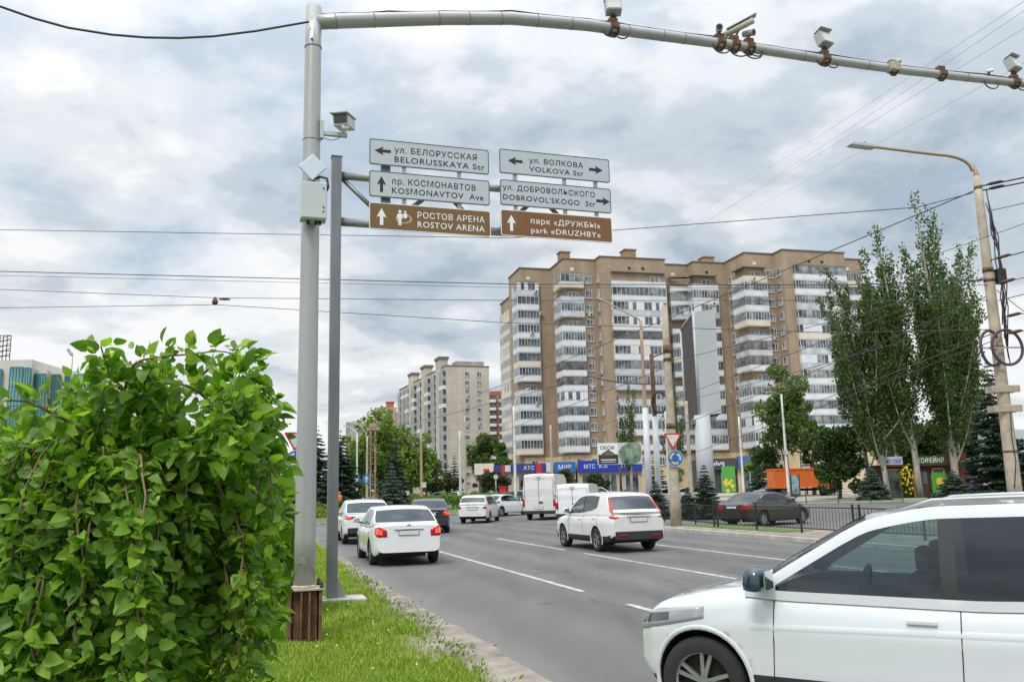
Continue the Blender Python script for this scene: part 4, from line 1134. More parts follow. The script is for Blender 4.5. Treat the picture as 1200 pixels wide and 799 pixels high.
b = MB(); b.tube(al, [arm_r(p) for p in axs], 22); b.build('arm', M_POLE, gant)
for px in (392, 437, 513, 548, 586, 628, 668, 735, 775, 800, 940, 1015, 1130):
    p, q = INV @ arm_at(px), INV @ arm_at(px + 3)
    d = (q - p).normalized(); b = MB(); b.tube([p, p + d * .014], arm_r(px) + .0035, 22); b.build('arm_joint', mat('rust_streaked_ring', (.30, .22, .16), .8, var=.4, scale=12), gant)
b = MB(); b.box((-.05, -.126, zp + .36), (.10, .014, .07)); b.build('tape_mark', mat('old_tape', (.22, .21, .20), .8, var=.3, scale=20), gant)
b = MB(); b.cyl((-.03, -.12, ztop - .55), (-.03, -.128, ztop - .55), .018, 8); b.build('bolt_hole', M_BLACK, gant)
# cabinet, antenna and speed camera fixed to the pole
def on_pole(px, py, off=0.0):
    p = on_plane(px, py, GP - RD * off); return p
M_CAB = mat('pale_grey_cabinet', (0.50, 0.545, 0.545), 0.4, var=0.06, scale=2)
zc0, zc1 = on_pole(363, 265).z, on_pole(364, 223).z
cab = thing('control_cabinet', 'pale grey steel control cabinet strapped to the gantry pole', 'cabinet', GP + Vector((0, 0, zc0 - GP.z)) + RD * -.24 + RN * .015, R(18))
hc = zc1 - zc0
b = MB(); b.box((0, 0, hc / 2), (.335, .22, hc)); b.build('body', M_CAB, cab, bevel=.008)
b = MB(); b.box((0, -.112, hc / 2), (.315, .012, hc - .03)); dr = b.build('door', M_CAB, cab, bevel=.003)
for zz in (.10, .16, .42):
    b = MB(); b.cyl((.125, -.118, zz), (.125, -.126, zz), .012, 8); b.build('lock', M_BLKMETAL, dr)
b = MB()
for x in (-.06, .04, .09): b.cyl((x, 0, 0), (x, 0, -.05), .022, 8)
b.build('cable_gland', M_BLACK, cab)
b = MB(); b.tube([(.02, .05, hc + .10), (.10, .02, hc + .12), (.175, -.02, hc + .09), (.19, -.02, hc - .03), (.17, 0, hc - .08)], .018, 8); b.build('conduit', M_BLACK, cab)
an = on_pole(363, 203)
ant = thing('panel_antenna', 'white diamond shaped panel antenna above the control cabinet', 'antenna', Vector((GP.x, GP.y, an.z)) - RD * .23, R(14))
b = MB(); rot = Matrix.Rotation(R(45), 3, 'Y'); b.box((0, 0, 0), (.265, .045, .265), 0, rot); b.build('panel', mat('antenna_plastic', (.60, .64, .74), .35), ant, bevel=.012)
b = MB(); b.box((0, .09, -.05), (.06, .14, .05)); b.cyl((0, .02, -.13), (.02, .02, -.22), .02, 8); b.build('bracket', M_BLKMETAL, ant)
cz = on_pole(390, 157).z
scam = thing('speed_camera', 'grey box shaped speed camera on a short bracket from the gantry pole', 'camera', Vector((GP.x, GP.y, cz)) + RN * .10, R(18))
b = MB(); b.box((.03, -.02, .03), (.05, .09, .26)); b.box((.21, -.02, -.015), (.34, .06, .055)); b.build('bracket', M_GREYPT, scam, bevel=.004)
b = MB(); rr = Matrix.Rotation(R(-24), 3, 'Z') @ Matrix.Rotation(R(10), 3, 'X')
hcn = Vector((.335, -.05, .155))
b.box(hcn, (.215, .34, .15), 0, rr); b.build('housing', M_GREYPT, scam, bevel=.01)
b = MB(); b.box(hcn + rr @ Vector((0, -.175, .012)), (.17, .012, .10), 0, rr); b.build('lens_window', mat('camera_glass', (.01, .012, .018), .05, spec=.9), scam)
b = MB(); b.box(hcn + rr @ Vector((0, -.03, .086)), (.25, .44, .016), 0, rr); b.build('sun_shade', mat('stained_sunshade', (.38, .34, .30), .7, var=.3, scale=14), scam, bevel=.004)
b = MB(); b.cyl((.33, -.02, .015), (.335, -.04, .09), .03, 10); b.box((.335, -.15, .045), (.10, .10, .05)); b.build('pan_joint', M_WHITEPL, scam)
b = MB(); b.tube(bez((.05, -.03, -.08), (.2, -.03, -.16), (.31, -.03, -.02), 8), .005, 6); b.build('cable', M_CABLE, scam)
# devices along the arm
def clamp(o, p, d, r, parent_rot=None):
    b = MB()
    for s in (-.06, .06): b.tube([p + d * (s - .015), p + d * (s + .015)], r + .016, 16)
    b.box(p + Vector((0, 0, r + .04)), (.14, .10, .07)); b.box(p + Vector((0, 0, -r - .02)), (.10, .06, .05)); b.box(p + Vector((0, -r - .02, 0)), (.10, .05, .08))
    return b.build('clamp', M_RUST, o)
def loop_cable(o, p, r, rad=.10, off=0.0):
    b = MB(); pts = [p + Vector((off + rad * math.cos(a) * 1.1, -.05, -r - .01 + rad * .75 * math.sin(a))) for a in np.linspace(R(170), R(370), 12)]
    b.tube(pts, .012, 7); b.build('cable_loop', M_CABLE, o)
def arm_device(px, name, label, cat, group=None):
    p = arm_at(px); o = thing(name, label, cat, p, R(18), group)
    d = (arm_at(px + 8) - p).normalized(); d = Matrix.Rotation(R(-18), 3, 'Z') @ d
    return o, d, arm_r(px)
M_LAMPGL = mat('frosted_lamp_glass', (.50, .51, .48), .25, var=.1, scale=6)
M_DEV = mat('device_grey', (.36, .37, .37), .45, var=.1, scale=5)
def floodlight(px, label, yaw=0, h=.17):
    o, d, r = arm_device(px, 'floodlight', label, 'floodlight', 'floodlights on the gantry arm')
    clamp(o, Vector((0, 0, 0)), d, r)
    rt = Matrix.Rotation(R(yaw), 3, 'Z') @ Matrix.Rotation(R(-18), 3, 'X')
    c = Vector((.02, 0, r + h + .12))
    b = MB(); b.box(c, (.25, .16, .26), 0, rt); b.build('housing', M_DEV, o, bevel=.012)
    b = MB(); b.box(c + rt @ Vector((0, -.083, -.012)), (.205, .012, .20), 0, rt); b.build('lens', M_LAMPGL, o)
    b = MB(); b.box(c + rt @ Vector((0, -.05, .145)), (.27, .19, .012), 0, rt); b.build('hood', M_DEV, o)
    b = MB(); b.cyl((0, 0, r + .04), (0.02, 0, r + h + .02), .025, 8); b.box((0.02, 0, r + .12), (.09, .06, .03)); b.build('bracket', M_BLKMETAL, o)
    loop_cable(o, Vector((-.09, 0, 0)), r, .09); loop_cable(o, Vector((.12, 0, 0)), r, .10)
floodlight(718, 'square floodlight standing alone on the gantry arm, cut by the top edge of the picture', -14)
floodlight(966, 'square floodlight on the gantry arm between the camera cluster and the small rusty bracket', 8)
floodlight(1188, 'square floodlight on the gantry arm at the right edge, nearest the lamp pole', 12)
def bullet(px, label, L, r0, yaw, pitch, h, dx=0.0, body=None, nclamp=True, shade=False):
    o, d, r = arm_device(px, 'traffic_camera', label, 'camera', 'traffic cameras on the gantry arm')
    if nclamp: clamp(o, Vector((0, 0, 0)), d, r)
    f = Matrix.Rotation(R(yaw), 3, 'Z') @ Matrix.Rotation(R(pitch), 3, 'X') @ Vector((0, -1, 0))
    c = Vector((dx, -.02, r + h))
    b = MB(); b.tube([c - f * L * .5, c + f * L * .42, c + f * L * .5], [r0, r0, r0 * 1.12], 14); b.build('housing', body or M_DEV, o)
    b = MB(); b.tube([c + f * (L * .5 - .004), c + f * (L * .5 + .006)], r0 * .82, 14); b.build('lens', M_BLACK, o)
    if shade:
        b = MB(); rt = f.to_track_quat('Y', 'Z').to_matrix(); b.box(c + Vector((0, 0, r0 + .015)) + f * .05, (r0 * 2.5, L * 1.05, .018), 0, rt); b.build('sun_shade', M_DEV, o, bevel=.004)
    b = MB(); b.cyl((0, 0, r), c - Vector((0, 0, r0 * .6)), .022, 8); b.build('bracket', M_RUST, o)
    return o, r
o, r = bullet(843, 'stubby grey camera, left of the three clustered on the gantry arm', .17, .055, -30, 12, .17, .0); loop_cable(o, Vector((0, 0, 0)), r, .14)
o, r = bullet(860, 'long cream camera, centre of the three clustered on the gantry arm', .52, .055, 62, -24, .24, .10, mat('cream_camera', (.52, .48, .40), .5, var=.1, scale=8), shade=True); loop_cable(o, Vector((.05, 0, 0)), r, .16)
o, r = bullet(877, 'dark grey camera, right of the three clustered on the gantry arm', .20, .055, 25, 14, .17, .0); loop_cable(o, Vector((.04, 0, 0)), r, .16); loop_cable(o, Vector((.10, 0, .02)), r, .12)
o, r = bullet(1046, 'small yellowish camera clipped low on the gantry arm', .13, .04, 70, -20, .06, .08, mat('cream_camera2', (.50, .45, .30), .5))
b = MB(); b.box((-.06, -.09, 0), (.16, .10, .15)); b.build('junction_box', mat('ochre_box', (.45, .40, .27), .6, var=.3, scale=10), o, bevel=.006)
o, r = bullet(1157, 'small white camera left of the floodlight at the right edge', .14, .03, 75, -12, .10, .02, M_WHITEPL, nclamp=False); loop_cable(o, Vector((0, 0, 0)), r, .15)
o, d, r = arm_device(1101, 'empty_clamp', 'empty rusty clamp on the gantry arm', 'clamp'); clamp(o, Vector((0, 0, 0)), d, r)
# ------------------------------------------------------------------ direction sign post
SP = at(388.5, 711); SP.z = 0.07
zsp = on_plane(393, 185, SP).z
post = thing('sign_post', 'dark grey square steel post with two side beams carrying the direction signs', 'sign post', SP, R(18))
b = MB(); b.box((0, 0, (zsp - .07) / 2), (.175, .175, zsp - .07)); b.build('post', M_GALVD, post, bevel=.008)
b = MB(); b.box((0, 0, zsp - .07 + .006), (.20, .20, .012)); b.build('cap', M_GALVD, post)
b = MB(); b.box((.08, 0, .03), (.95, .62, .10)); b.build('foundation', M_KERB, post, bevel=.02)
b = MB(); b.prism([(.087, .08), (.25, .08), (.087, .42)], (0, -.01, 0), (1, 0, 0), (0, 0, 1), (0, .02, 0)); b.build('gusset', M_GALV, post)
UB0, UB1 = .09, 5.35
zb1 = on_plane(415, 206, SP).z - .07; zb2 = on_plane(415, 260, SP).z - .07
b = MB(); b.cyl((UB0, .05, zb1), (UB1 - .1, .05, zb1 + .03), .075, 16); b.build('upper_beam', M_GALV, post)
b = MB(); b.cyl((UB0, .05, zb2), (UB1 - 1.5, .05, zb2 + .03), .082, 16); b.build('lower_beam', M_GALV, post)
for (u0, u1) in ((.12, .95), (1.95, 1.0), (1.95, 2.75), (3.95, 3.1), (3.95, 4.75)):
    b = MB(); b.cyl((u0, .06, zb1 - .06), (u1, .06, zb2 + .05), .045, 10); b.build('diagonal_brace', M_GALVD, post)
b = MB(); b.box((.55 + .36, .07, 7.40), (.17, .12, 1.62)); b.build('hanger_box', M_GALVD, post)
for u in (1.24, 2.30, 3.42, 4.45, 5.12):
    b = MB(); b.box((u, -.045, 7.385), (.075, .045, 1.60)); b.build('hanger_bar', M_GALV, post)
M_SIGNW = mat('white_sign_sheet', (.47, .515, .55), .35, var=.03, scale=2)
M_SIGNK = mat('black_sign_print', (.016, .018, .022), .5)
M_BROWN = mat('brown_sign_sheet', (.175, .098, .028), .4, var=.05, scale=3)
M_BROWN2 = mat('orange_brown_sign_sheet', (.195, .085, .030), .4, var=.05, scale=3)
M_SIGNBACK = mat('sign_back_aluminium', (.42, .43, .44), .4, metal=.5)
def rrect(x0, x1, z0, z1, r, k=4):
    o = []
    for cx, cz, a0 in ((x1 - r, z1 - r, 0), (x0 + r, z1 - r, 90), (x0 + r, z0 + r, 180), (x1 - r, z0 + r, 270)):
        for i in range(k + 1):
            a = R(a0 + 90 * i / k); o.append((cx + r * math.cos(a), cz + r * math.sin(a)))
    return o
def ring(b, outer, inner, y, depth=.004, mi=0):
    n = len(outer)
    vs = [(p[0], y, p[1]) for p in outer] + [(p[0], y, p[1]) for p in inner]
    fs = [(i, n + i, n + (i + 1) % n, (i + 1) % n) for i in range(n)]
    b.add(vs, fs, mi)
def arrow_poly(kind, w, h):
    w, h = w * 1.25, h * 1.18
    a = [(-.11, -.5), (.11, -.5), (.11, .03), (.32, -.04), (0, .5), (-.32, -.04), (-.11, .03)]
    if kind == 'up': return [(x * w, y * h) for x, y in a]
    if kind == 'left': return [(-y * h, x * w) for x, y in a]
    return [(y * h, -x * w) for x, y in a]
def direction_sign(label, u0, u1, z0, z1, face, ink, rows, arrows, emblem=False):
    o = thing('direction_sign', label, 'road sign', st(0, 0) + SP + RN * ((u0 + u1) / 2) - RD * .09 + Vector((0, 0, (z0 + z1) / 2 - .07)), R(18), 'street direction signs on the steel post')
    W, Hh = u1 - u0, z1 - z0
    b = MB(); b.prism(rrect(-W / 2, W / 2, -Hh / 2, Hh / 2, .045), (0, 0, 0), (1, 0, 0), (0, 0, 1), (0, .022, 0), 1); pn = b.build('panel', [face, M_SIGNBACK], o)
    for p in pn.data.polygons:
        if p.normal.y < -.5: p.material_index = 0
    b = MB(); q = .004 if ink is M_SIGNK else .0
    ring(b, rrect(-W / 2 + q, W / 2 - q, -Hh / 2 + q, Hh / 2 - q, .042), rrect(-W / 2 + q + .014, W / 2 - q - .014, -Hh / 2 + q + .014, Hh / 2 - q - .014, .032), -.002)
    b.build('border', ink, o)
    for txt, f0, f1, fb, cap in rows:
        word(txt, cap * .93 * Hh / .70, ink, o, (-W / 2 + W * (f0 + f1) / 2, -.003, Hh / 2 - Hh * fb), width=W * (f1 - f0), depth=.0008, base=True, bold=.001, spacing=1.12)
    for kind, fx, fz, sw, sh in arrows:
        b = MB(); pl = arrow_poly(kind, sw, sh); b.prism(pl, (-W / 2 + W * fx, -.0012, Hh / 2 - Hh * fz), (1, 0, 0), (0, 0, 1), (0, -.002, 0)); b.build('arrow', ink, o)
    if emblem:
        E = MB(); cxp = -W / 2 + W * .268
        R1 = [(cxp + .02 + .155 * math.cos(a), .13 * math.sin(a) * .72 - .02) for a in np.linspace(0, 2 * math.pi, 29)[:-1]]
        R2 = [(cxp + .02 + .118 * math.cos(a), .098 * math.sin(a) * .72 - .02) for a in np.linspace(0, 2 * math.pi, 29)[:-1]]
        ring(E, R1, R2, -.002); E.build('stadium_ring', mat('pale_emblem_tone', (.42, .36, .25), .5), o)
        E = MB()
        for dx, sc, dz in ((-.055, 1.0, 0), (.045, .72, .03)):
            fig = [(-.028, .075), (.028, .075), (.050, .055), (.054, -.02), (.036, -.02), (.032, .035), (.028, -.155), (.006, -.155), (0, -.04), (-.006, -.155), (-.028, -.155), (-.032, .035), (-.036, -.02), (-.054, -.02), (-.050, .055)]
            if dx > 0: fig = [p for p in fig if p[1] > -.1] and [(-.028, .075), (.028, .075), (.050, .055), (.054, -.02), (.030, -.06), (-.030, -.06), (-.054, -.02), (-.050, .055)]
            E.prism([(x * sc, z * sc) for x, z in fig], (cxp + dx, -.004, dz), (1, 0, 0), (0, 0, 1), (0, -.002, 0))
            hd = [(.030 * sc * math.cos(a), .030 * sc * math.sin(a)) for a in np.linspace(0, 2 * math.pi, 13)[:-1]]
            E.prism(hd, (cxp + dx, -.004, dz + .112 * sc), (1, 0, 0), (0, 0, 1), (0, -.002, 0))
        E.build('figures_emblem', ink, o)
    return o
direction_sign('white street sign reading ул. Белорусская with a left arrow', .585, 2.885, 7.835, 8.335, M_SIGNW, M_SIGNK,
               [('ул. БЕЛОРУССКАЯ', .203, .895, .465, .24), ('BELORUSSKAYA Str', .203, .962, .835, .24)], [('left', .108, .45, .21, .255)])
direction_sign('white street sign reading пр. Космонавтов with an up arrow', .585, 2.888, 7.215, 7.715, M_SIGNW, M_SIGNK,
               [('пр. КОСМОНАВТОВ', .185, .880, .455, .24), ('KOS\u041cONAVTOV  Ave', .182, .945, .815, .24)], [('up', .098, .50, .21, .26)])
direction_sign('brown sign reading Ростов Арена with a white up arrow and emblem', .588, 2.895, 6.595, 7.105, M_BROWN, M_WHITEPL,
               [('РОСТОВ АРЕНА', .388, .948, .47, .24), ('ROSTOV ARENA', .388, .948, .82, .24)], [('up', .098, .52, .23, .27)], emblem=True)
direction_sign('white street sign reading ул. Волкова with arrows both ways', 3.097, 5.427, 7.897, 8.393, M_SIGNW, M_SIGNK,
               [('ул. ВОЛКОВА', .262, .752, .47, .22), ('VOLKOVA Str', .262, .752, .82, .22)], [('left', .140, .46, .21, .25), ('right', .870, .50, .21, .25)])
direction_sign('white street sign reading ул. Добровольского with a right arrow', 3.10, 5.43, 7.255, 7.770, M_SIGNW, M_SIGNK,
               [('ул. ДОБРОВОЛЬСКОГО', .022, .850, .40, .22), ("DOBROVOL'SKOGO  Str", .022, .850, .78, .22)], [('right', .925, .53, .21, .25)])
direction_sign('orange-brown sign reading парк Дружбы with a white up arrow', 3.10, 5.425, 6.645, 7.165, M_BROWN2, M_WHITEPL,
               [('парк «ДРУЖБЫ»', .262, .890, .46, .22), ('park «DRUZHBY»', .262, .890, .82, .22)], [('up', .092, .50, .23, .27)])

# ------------------------------------------------------------------ masts and lamp posts
def mast(name, label, cat, px, py_base, px_top, py_top, r0, r1, m, Y=None, n=14, group=None, zb=0.0, part='pole'):
    p = at(px, py_base); 
    if Y: p = Vector((xat(px, Y, py_base), Y, 0))
    p.z = zb; h = zat(px_top, py_top, p.y) - zb
    o = thing(name, label, cat, p, 0, group)
    zs = np.linspace(-.1, h, 8); b = MB()
    dx = (aty(px_top, py_top, p.y).x - p.x) * 0.0
    b.tube([(dx * z / h, 0, z) for z in zs], list(np.linspace(r0, r1, 8)), n); b.build(part, m, o)
    return o, h, p
M_HEAD = mat('lamp_head_grey', (.40, .42, .43), .4, metal=.3)
def lamp_arm(o, h, dirv, L, rise, r=.04, m=None, head=.62):
    d = Vector(dirv).normalized()
    b = MB(); pts = bez((0, 0, h - .25), tuple(d * L * .12 + Vector((0, 0, h + rise * .95))), tuple(d * L + Vector((0, 0, h + rise))), 10)
    b.tube(pts, r, 8); a = b.build('lamp_arm', m or M_RUSTPT, o)
    tip = Vector(pts[-1]); f = (tip - Vector(pts[-2])).normalized(); 
    rt = f.to_track_quat('X', 'Z').to_matrix()
    b = MB(); b.box(tip + f * head * .45, (head, .22, .11), 0, rt, .8); hd = b.build('lamp_head', M_HEAD, o, bevel=.02)
    b = MB(); b.box(tip + f * head * .5 + rt @ Vector((0, 0, -.062)), (head * .7, .16, .02), 0, rt); b.build('lens', M_LAMPGL, hd)
RP0 = at(1195, 622)
lp, hl, pl = mast('lamp_post', 'tall weathered concrete lamp pole on the right, crowded with cables and two cable coils', 'lamp post', 1195, 622, 1143, 207, .25, .135, M_CONC, zb=.12)
b = MB(); b.tube([(0, 0, hl - .5), (0, 0, hl + .05), (-.05, 0, hl + .45)], [.15, .10, .05], 12); b.build('pole_cap', M_RUSTPT, lp)
tip = aty(1022, 172, pl.y - 1.0) - pl; bendp = aty(1128, 186, pl.y) - pl
b = MB(); pts = [Vector((-.03, 0, hl + .35))] + [Vector(q) for q in bez(tuple(aty(1139, 200, pl.y) - pl), tuple(aty(1136, 183, pl.y) - pl), tuple(aty(1095, 181, pl.y - .4) - pl), 6)] + [tip]
b.tube(pts, .055, 10); b.build('lamp_arm', M_RUSTPT, lp)
d = (tip - pts[-2]).normalized(); rt = d.to_track_quat('X', 'Z').to_matrix()
b = MB(); b.box(tip + d * .45, (1.05, .30, .15), 0, rt, .85); hd = b.build('lamp_head', M_HEAD, lp, bevel=.03)
b = MB(); b.box(tip + d * .5 + rt @ Vector((0, 0, -.085)), (.8, .22, .03), 0, rt); b.build('lens', M_LAMPGL, hd)
b = MB(); b.box(tip + d * .3 + rt @ Vector((0, 0, .10)), (.06, .06, .08), 0, rt); b.build('photo_sensor', M_BLACK, hd)
for py in (456, 479):
    zz = zat(1180, py, pl.y) - .12; b = MB(); b.box((0, -.19, zz), (.98, .12, .24)); b.box((0, .2, zz), (.98, .12, .24)); b.build('crossbeam', M_CONC, lp, bevel=.015)
for (py, hh) in ((319, .16), (330, .10), (408, .08), (530, .06)):
    zz = zat(1165, py, pl.y) - .12; rr = .25 - .115 * zz / hl; b = MB(); b.tube([(0, 0, zz), (0, 0, zz + hh)], rr + .022, 14); b.build('band', M_RUST, lp)
# signal box, drop cables and coils carried by that pole
zz = zat(1166, 325, pl.y) - .12
b = MB(); b.box((.36, -.12, zz), (.32, .24, .55)); b.build('junction_box', M_BLKMETAL, lp, bevel=.02)
M_CAB2 = M_CABLEV
r_ = random.Random(9)
for k in range(7):
    z0, z1 = hl - .6 - k * .15, zat(1170, 385 + 8 * k, pl.y)
    pts = []
    for i in range(9):
        f = i / 8; z = z0 + (z1 - z0) * f; rr = .25 - .115 * z / hl
        pts.append((rr + .05 + .16 * math.sin(math.pi * f) * r_.uniform(.4, 1.6) + r_.uniform(-.03, .05), -.12 + r_.uniform(-.1, .1), z))
    b = MB(); b.tube(pts, .020, 6); b.build('drop_cable', M_CAB2 if k % 2 else M_CABLE, lp)
b = MB(); b.tube([(-.15, -.26, zat(1185, 575, pl.y)), (.02, -.25, zat(1181, 545, pl.y)), (-.02, -.245, zat(1181, 515, pl.y)), (.07, -.23, zat(1178, 480, pl.y))], .016, 6); b.build('drop_cable', M_CABLE, lp)
for (px, py, yaw, lb) in ((1161, 408, 28, 'left one of two dark cable coils hung on the concrete lamp pole'), (1180, 407, 8, 'right one of two dark cable coils hung on the concrete lamp pole')):
    c = aty(px, py, pl.y - .34); o = thing('cable_coil', lb, 'cable coil', c, R(yaw), 'cable coils on the lamp pole')
    for q in range(6):
        rr = .56 + .025 * (q % 3); b = MB(); pts = [(rr * math.cos(a), -.035 * (q // 3) + .01 * math.sin(3 * a), rr * 1.06 * math.sin(a)) for a in np.linspace(0, 2 * math.pi, 41)]
        b.tube(pts, .022, 6, cap=False); b.build('cable_turn', M_CABLEV, o)
    b = MB(); b.box((0, .03, 0), (1.3, .04, .05)); b.build('cross_bar', M_CONC, o)
# concrete pole with the yield and roundabout signs
sp, hs, ps = mast('concrete_pole', 'stained concrete pole carrying a yield sign and a blue roundabout sign by the fence', 'pole', 793, 620, 776, 358, .235, .13, M_CONC, zb=.14)
for (py, hh) in ((413, .35), (425, .14), (503, .22)):
    zz = zat(785, py, ps.y); rr = .235 - .105 * zz / hs; b = MB(); b.tube([(0, 0, zz - hh / 2), (0, 0, zz + hh / 2)], rr + .02, 14); b.build('band', M_RUST, sp)
zz = zat(778, 416, ps.y)
b = MB(); b.cyl((0, -.05, zz), (-.62, -.1, zz - .22), .035, 8); b.build('bracket_arm', M_RUST, sp)
def tri(s): return [(-s / 2, s * .288), (s / 2, s * .288), (0, -s * .577)]
def roundtri(s, r, k=4):
    P = [Vector((p[0], p[1])) for p in tri(s)]; o = []
    for i in range(3):
        a, c, e = P[i - 1], P[i], P[(i + 1) % 3]
        d1, d2 = (a - c).normalized(), (e - c).normalized(); q = c + (d1 + d2).normalized() * (2 * r)
        t1, t2 = c + d1 * r * 1.732, c + d2 * r * 1.732
        for j in range(k + 1):
            m_ = t1.lerp(t2, j / k); o.append(tuple(q + (m_ - q).normalized() * r))
    return o
M_SIGNRED = mat('sign_red', (.52, .03, .045), .4); M_SIGNBLUE = mat('sign_blue', (.005, .12, .42), .35); M_YELL = mat('worn_yellow', (.62, .44, .16), .6, var=.35, scale=9)
def yield_sign(label, loc, rz, s=.9, worn=False):
    o = thing('yield_sign', label, 'road sign', loc, rz)
    b = MB(); b.prism(roundtri(s, .05), (0, 0, 0), (1, 0, 0), (0, 0, 1), (0, .02, 0)); b.build('plate', M_SIGNBACK, o)
    b = MB(); b.prism(roundtri(s * .72, .03), (0, -.003, 0), (1, 0, 0), (0, 0, 1), (0, -.002, 0)); b.build('white_field', mat('worn_white_field', (.66, .60, .47), .5, var=.25, scale=6, tint=(.75, .74, .70)) if worn else M_SIGNW, o)
    b = MB(); ring(b, roundtri(s, .05), roundtri(s * .70, .03), -.002); b.build('red_border', M_SIGNRED, o)
    return o
def circ(r, n=28, a0=0, a1=2 * math.pi):
    return [(r * math.cos(a), r * math.sin(a)) for a in np.linspace(a0, a1, n + 1)[:-1]]
def roundabout_sign(label, loc, rz, r=.35, worn=False):
    o = thing('roundabout_sign', label, 'road sign', loc, rz)
    b = MB(); b.prism(circ(r), (0, 0, 0), (1, 0, 0), (0, 0, 1), (0, .02, 0)); b.build('plate', M_SIGNBLUE, o)
    b = MB(); ring(b, circ(r), circ(r * .93), -.002); b.build('border', M_SIGNW, o)
    for k in range(3):
        a0 = R(90 + 120 * k + 8); a1 = a0 + R(68)
        t = np.linspace(a0, a1, 9); ro, ri = r * .74, r * .48
        pl = [(ro * math.cos(a), ro * math.sin(a)) for a in t] + [((r * .84) * math.cos(a1), (r * .84) * math.sin(a1)), (r * .61 * math.cos(a1 + R(30)), r * .61 * math.sin(a1 + R(30))), (r * .38 * math.cos(a1), r * .38 * math.sin(a1))] + [(ri * math.cos(a), ri * math.sin(a)) for a in t[::-1]]
        b = MB(); b.prism(pl, (0, -.003, 0), (1, 0, 0), (0, 0, 1), (0, -.002, 0)); ob = b.build('arrow', M_YELL if worn and k < 2 else M_SIGNW, o)
    return o
yield_sign('red and white triangular yield sign on the stained concrete pole', aty(788.5, 514, ps.y - .30), R(8), .82, True)
roundabout_sign('blue round roundabout sign with worn arrows under the yield sign by the fence', aty(791.5, 537, ps.y - .30), R(8), .345, True)
# same pair on the left behind the gantry pole
q = at(350, 628); q = Vector((xat(348, 33, 600), 33, 0)); o = thing('sign_pole', 'thin grey post of the road signs half hidden behind the gantry pole', 'pole', q, 0)
hq = zat(346, 498, 33); b = MB(); b.cyl((0, 0, -.1), (0, 0, hq), .035, 10); b.build('post', M_GALV, o)
yield_sign('triangular yield sign half hidden behind the gantry pole', aty(346, 514, 32.9), R(12), .88)
roundabout_sign('blue roundabout sign peeping out left of the gantry pole', aty(346, 538, 32.9), R(12), .35)
o = thing('plain_sign', 'grey back of a round sign below the blue roundabout sign at the gantry pole', 'road sign', aty(345, 562, 33.1), R(-60)); b = MB(); b.prism(circ(.35), (0, 0, 0), (1, 0, 0), (0, 0, 1), (0, .02, 0)); b.build('plate', M_SIGNBACK, o)
# twin posts right of centre
M_POSTW = mat('peeling_white_post', (.52, .55, .58), .7, var=.2, scale=3, stretch=(1, 1, .3), tint=(.62, .63, .64))
o, h, p = mast('lamp_post', 'beige lamp post with whitewashed lower half and a left arm, near the billboard', 'lamp post', 762, 600, 746, 376, .20, .10, M_RUSTPT, Y=60)
b = MB(); hw = zat(757, 478, 60); b.tube([(0, 0, -.1), (0, 0, hw)], [.25, .20], 12); b.build('painted_sleeve', M_POSTW, o)
ha = aty(707, 352, 60) - p; b = MB(); b.tube([(0, 0, h - .3), (-.1, 0, h + .1), tuple(ha)], .06, 8); b.build('lamp_arm', M_RUSTPT, o)
b = MB(); b.box(ha + Vector((-.1, 0, .03)), (.8, .25, .14), 0, Matrix.Rotation(R(28), 3, 'Y')); b.build('lamp_head', M_HEAD, o, bevel=.02)
o, h, p = mast('steel_mast', 'rusty headed mast with whitewashed lower half, right one of the twin posts', 'mast', 773, 600, 757, 415, .19, .15, M_RUST, Y=62)
b = MB(); hw = zat(763, 488, 62); b.tube([(0, 0, -.1), (0, 0, hw)], [.25, .20], 12); b.build('painted_sleeve', M_POSTW, o)
b = MB(); pts = [(.35 + .55 * math.cos(a), -.3, zat(765, 472, 62) + .75 * math.sin(a)) for a in np.linspace(0, 2 * math.pi, 25)]; b.tube(pts, .07, 6, cap=False); b.build('cable_ring', M_CABLE, o)
mast('steel_post', 'slim whitewashed post behind the pole with the roundabout sign', 'post', 786, 592, 781, 480, .16, .13, M_POSTW, Y=75)
mast('concrete_post', 'slender beige concrete post between the roundabout sign and the advertising tower', 'post', 811, 592, 802, 470, .19, .12, M_CONC, Y=66)
o, h, p = mast('lamp_post', 'whitish lamp post standing in front of the orange truck', 'lamp post', 925, 583, 911, 462, .17, .09, M_CONCW, Y=86); lamp_arm(o, h, (-1, 0, 0), 1.3, .25, .045, M_RUSTPT)
b = MB(); b.box((0, -.2, zat(916, 530, 86)), (.3, .15, .4)); b.build('control_box', M_CAB, o)
o, h, p = mast('lamp_post', 'thin grey lamp post before the blue shop left of the orange truck', 'lamp post', 872, 580, 866, 488, .15, .09, M_CONCW, Y=98); lamp_arm(o, h, (-.4, 0, 1), 1.6, 1.3, .045, M_RUSTPT)
o, h, p = mast('lamp_post', 'pale lamp post left of the tall white van', 'lamp post', 604.5, 590, 604, 476, .17, .10, M_CONCW, Y=95); lamp_arm(o, h, (.9, 0, .5), 1.5, 1.0, .05, M_CONCW)
mast('concrete_post', 'beige concrete post behind the tall white van', 'post', 648, 590, 646, 498, .17, .10, M_CONC, Y=92)
mast('steel_post', 'left one of two pale posts near the parked white cars', 'post', 540, 592, 540, 505, .17, .12, M_POSTW, Y=100)
o, h, p = mast('lamp_post', 'right one of two pale posts near the parked white cars, with a lamp arm', 'lamp post', 546, 592, 546, 487, .17, .10, M_CONC, Y=100); lamp_arm(o, h, (-.4, 0, .9), .9, .8, .05, M_CONC)
o, h, p = mast('rusty_mast', 'rust coloured square mast with a crossed head on the island', 'mast', 437, 601, 437, 503, .0, .0, M_RUST, Y=64)
bpy.data.objects.remove(o.children[0])
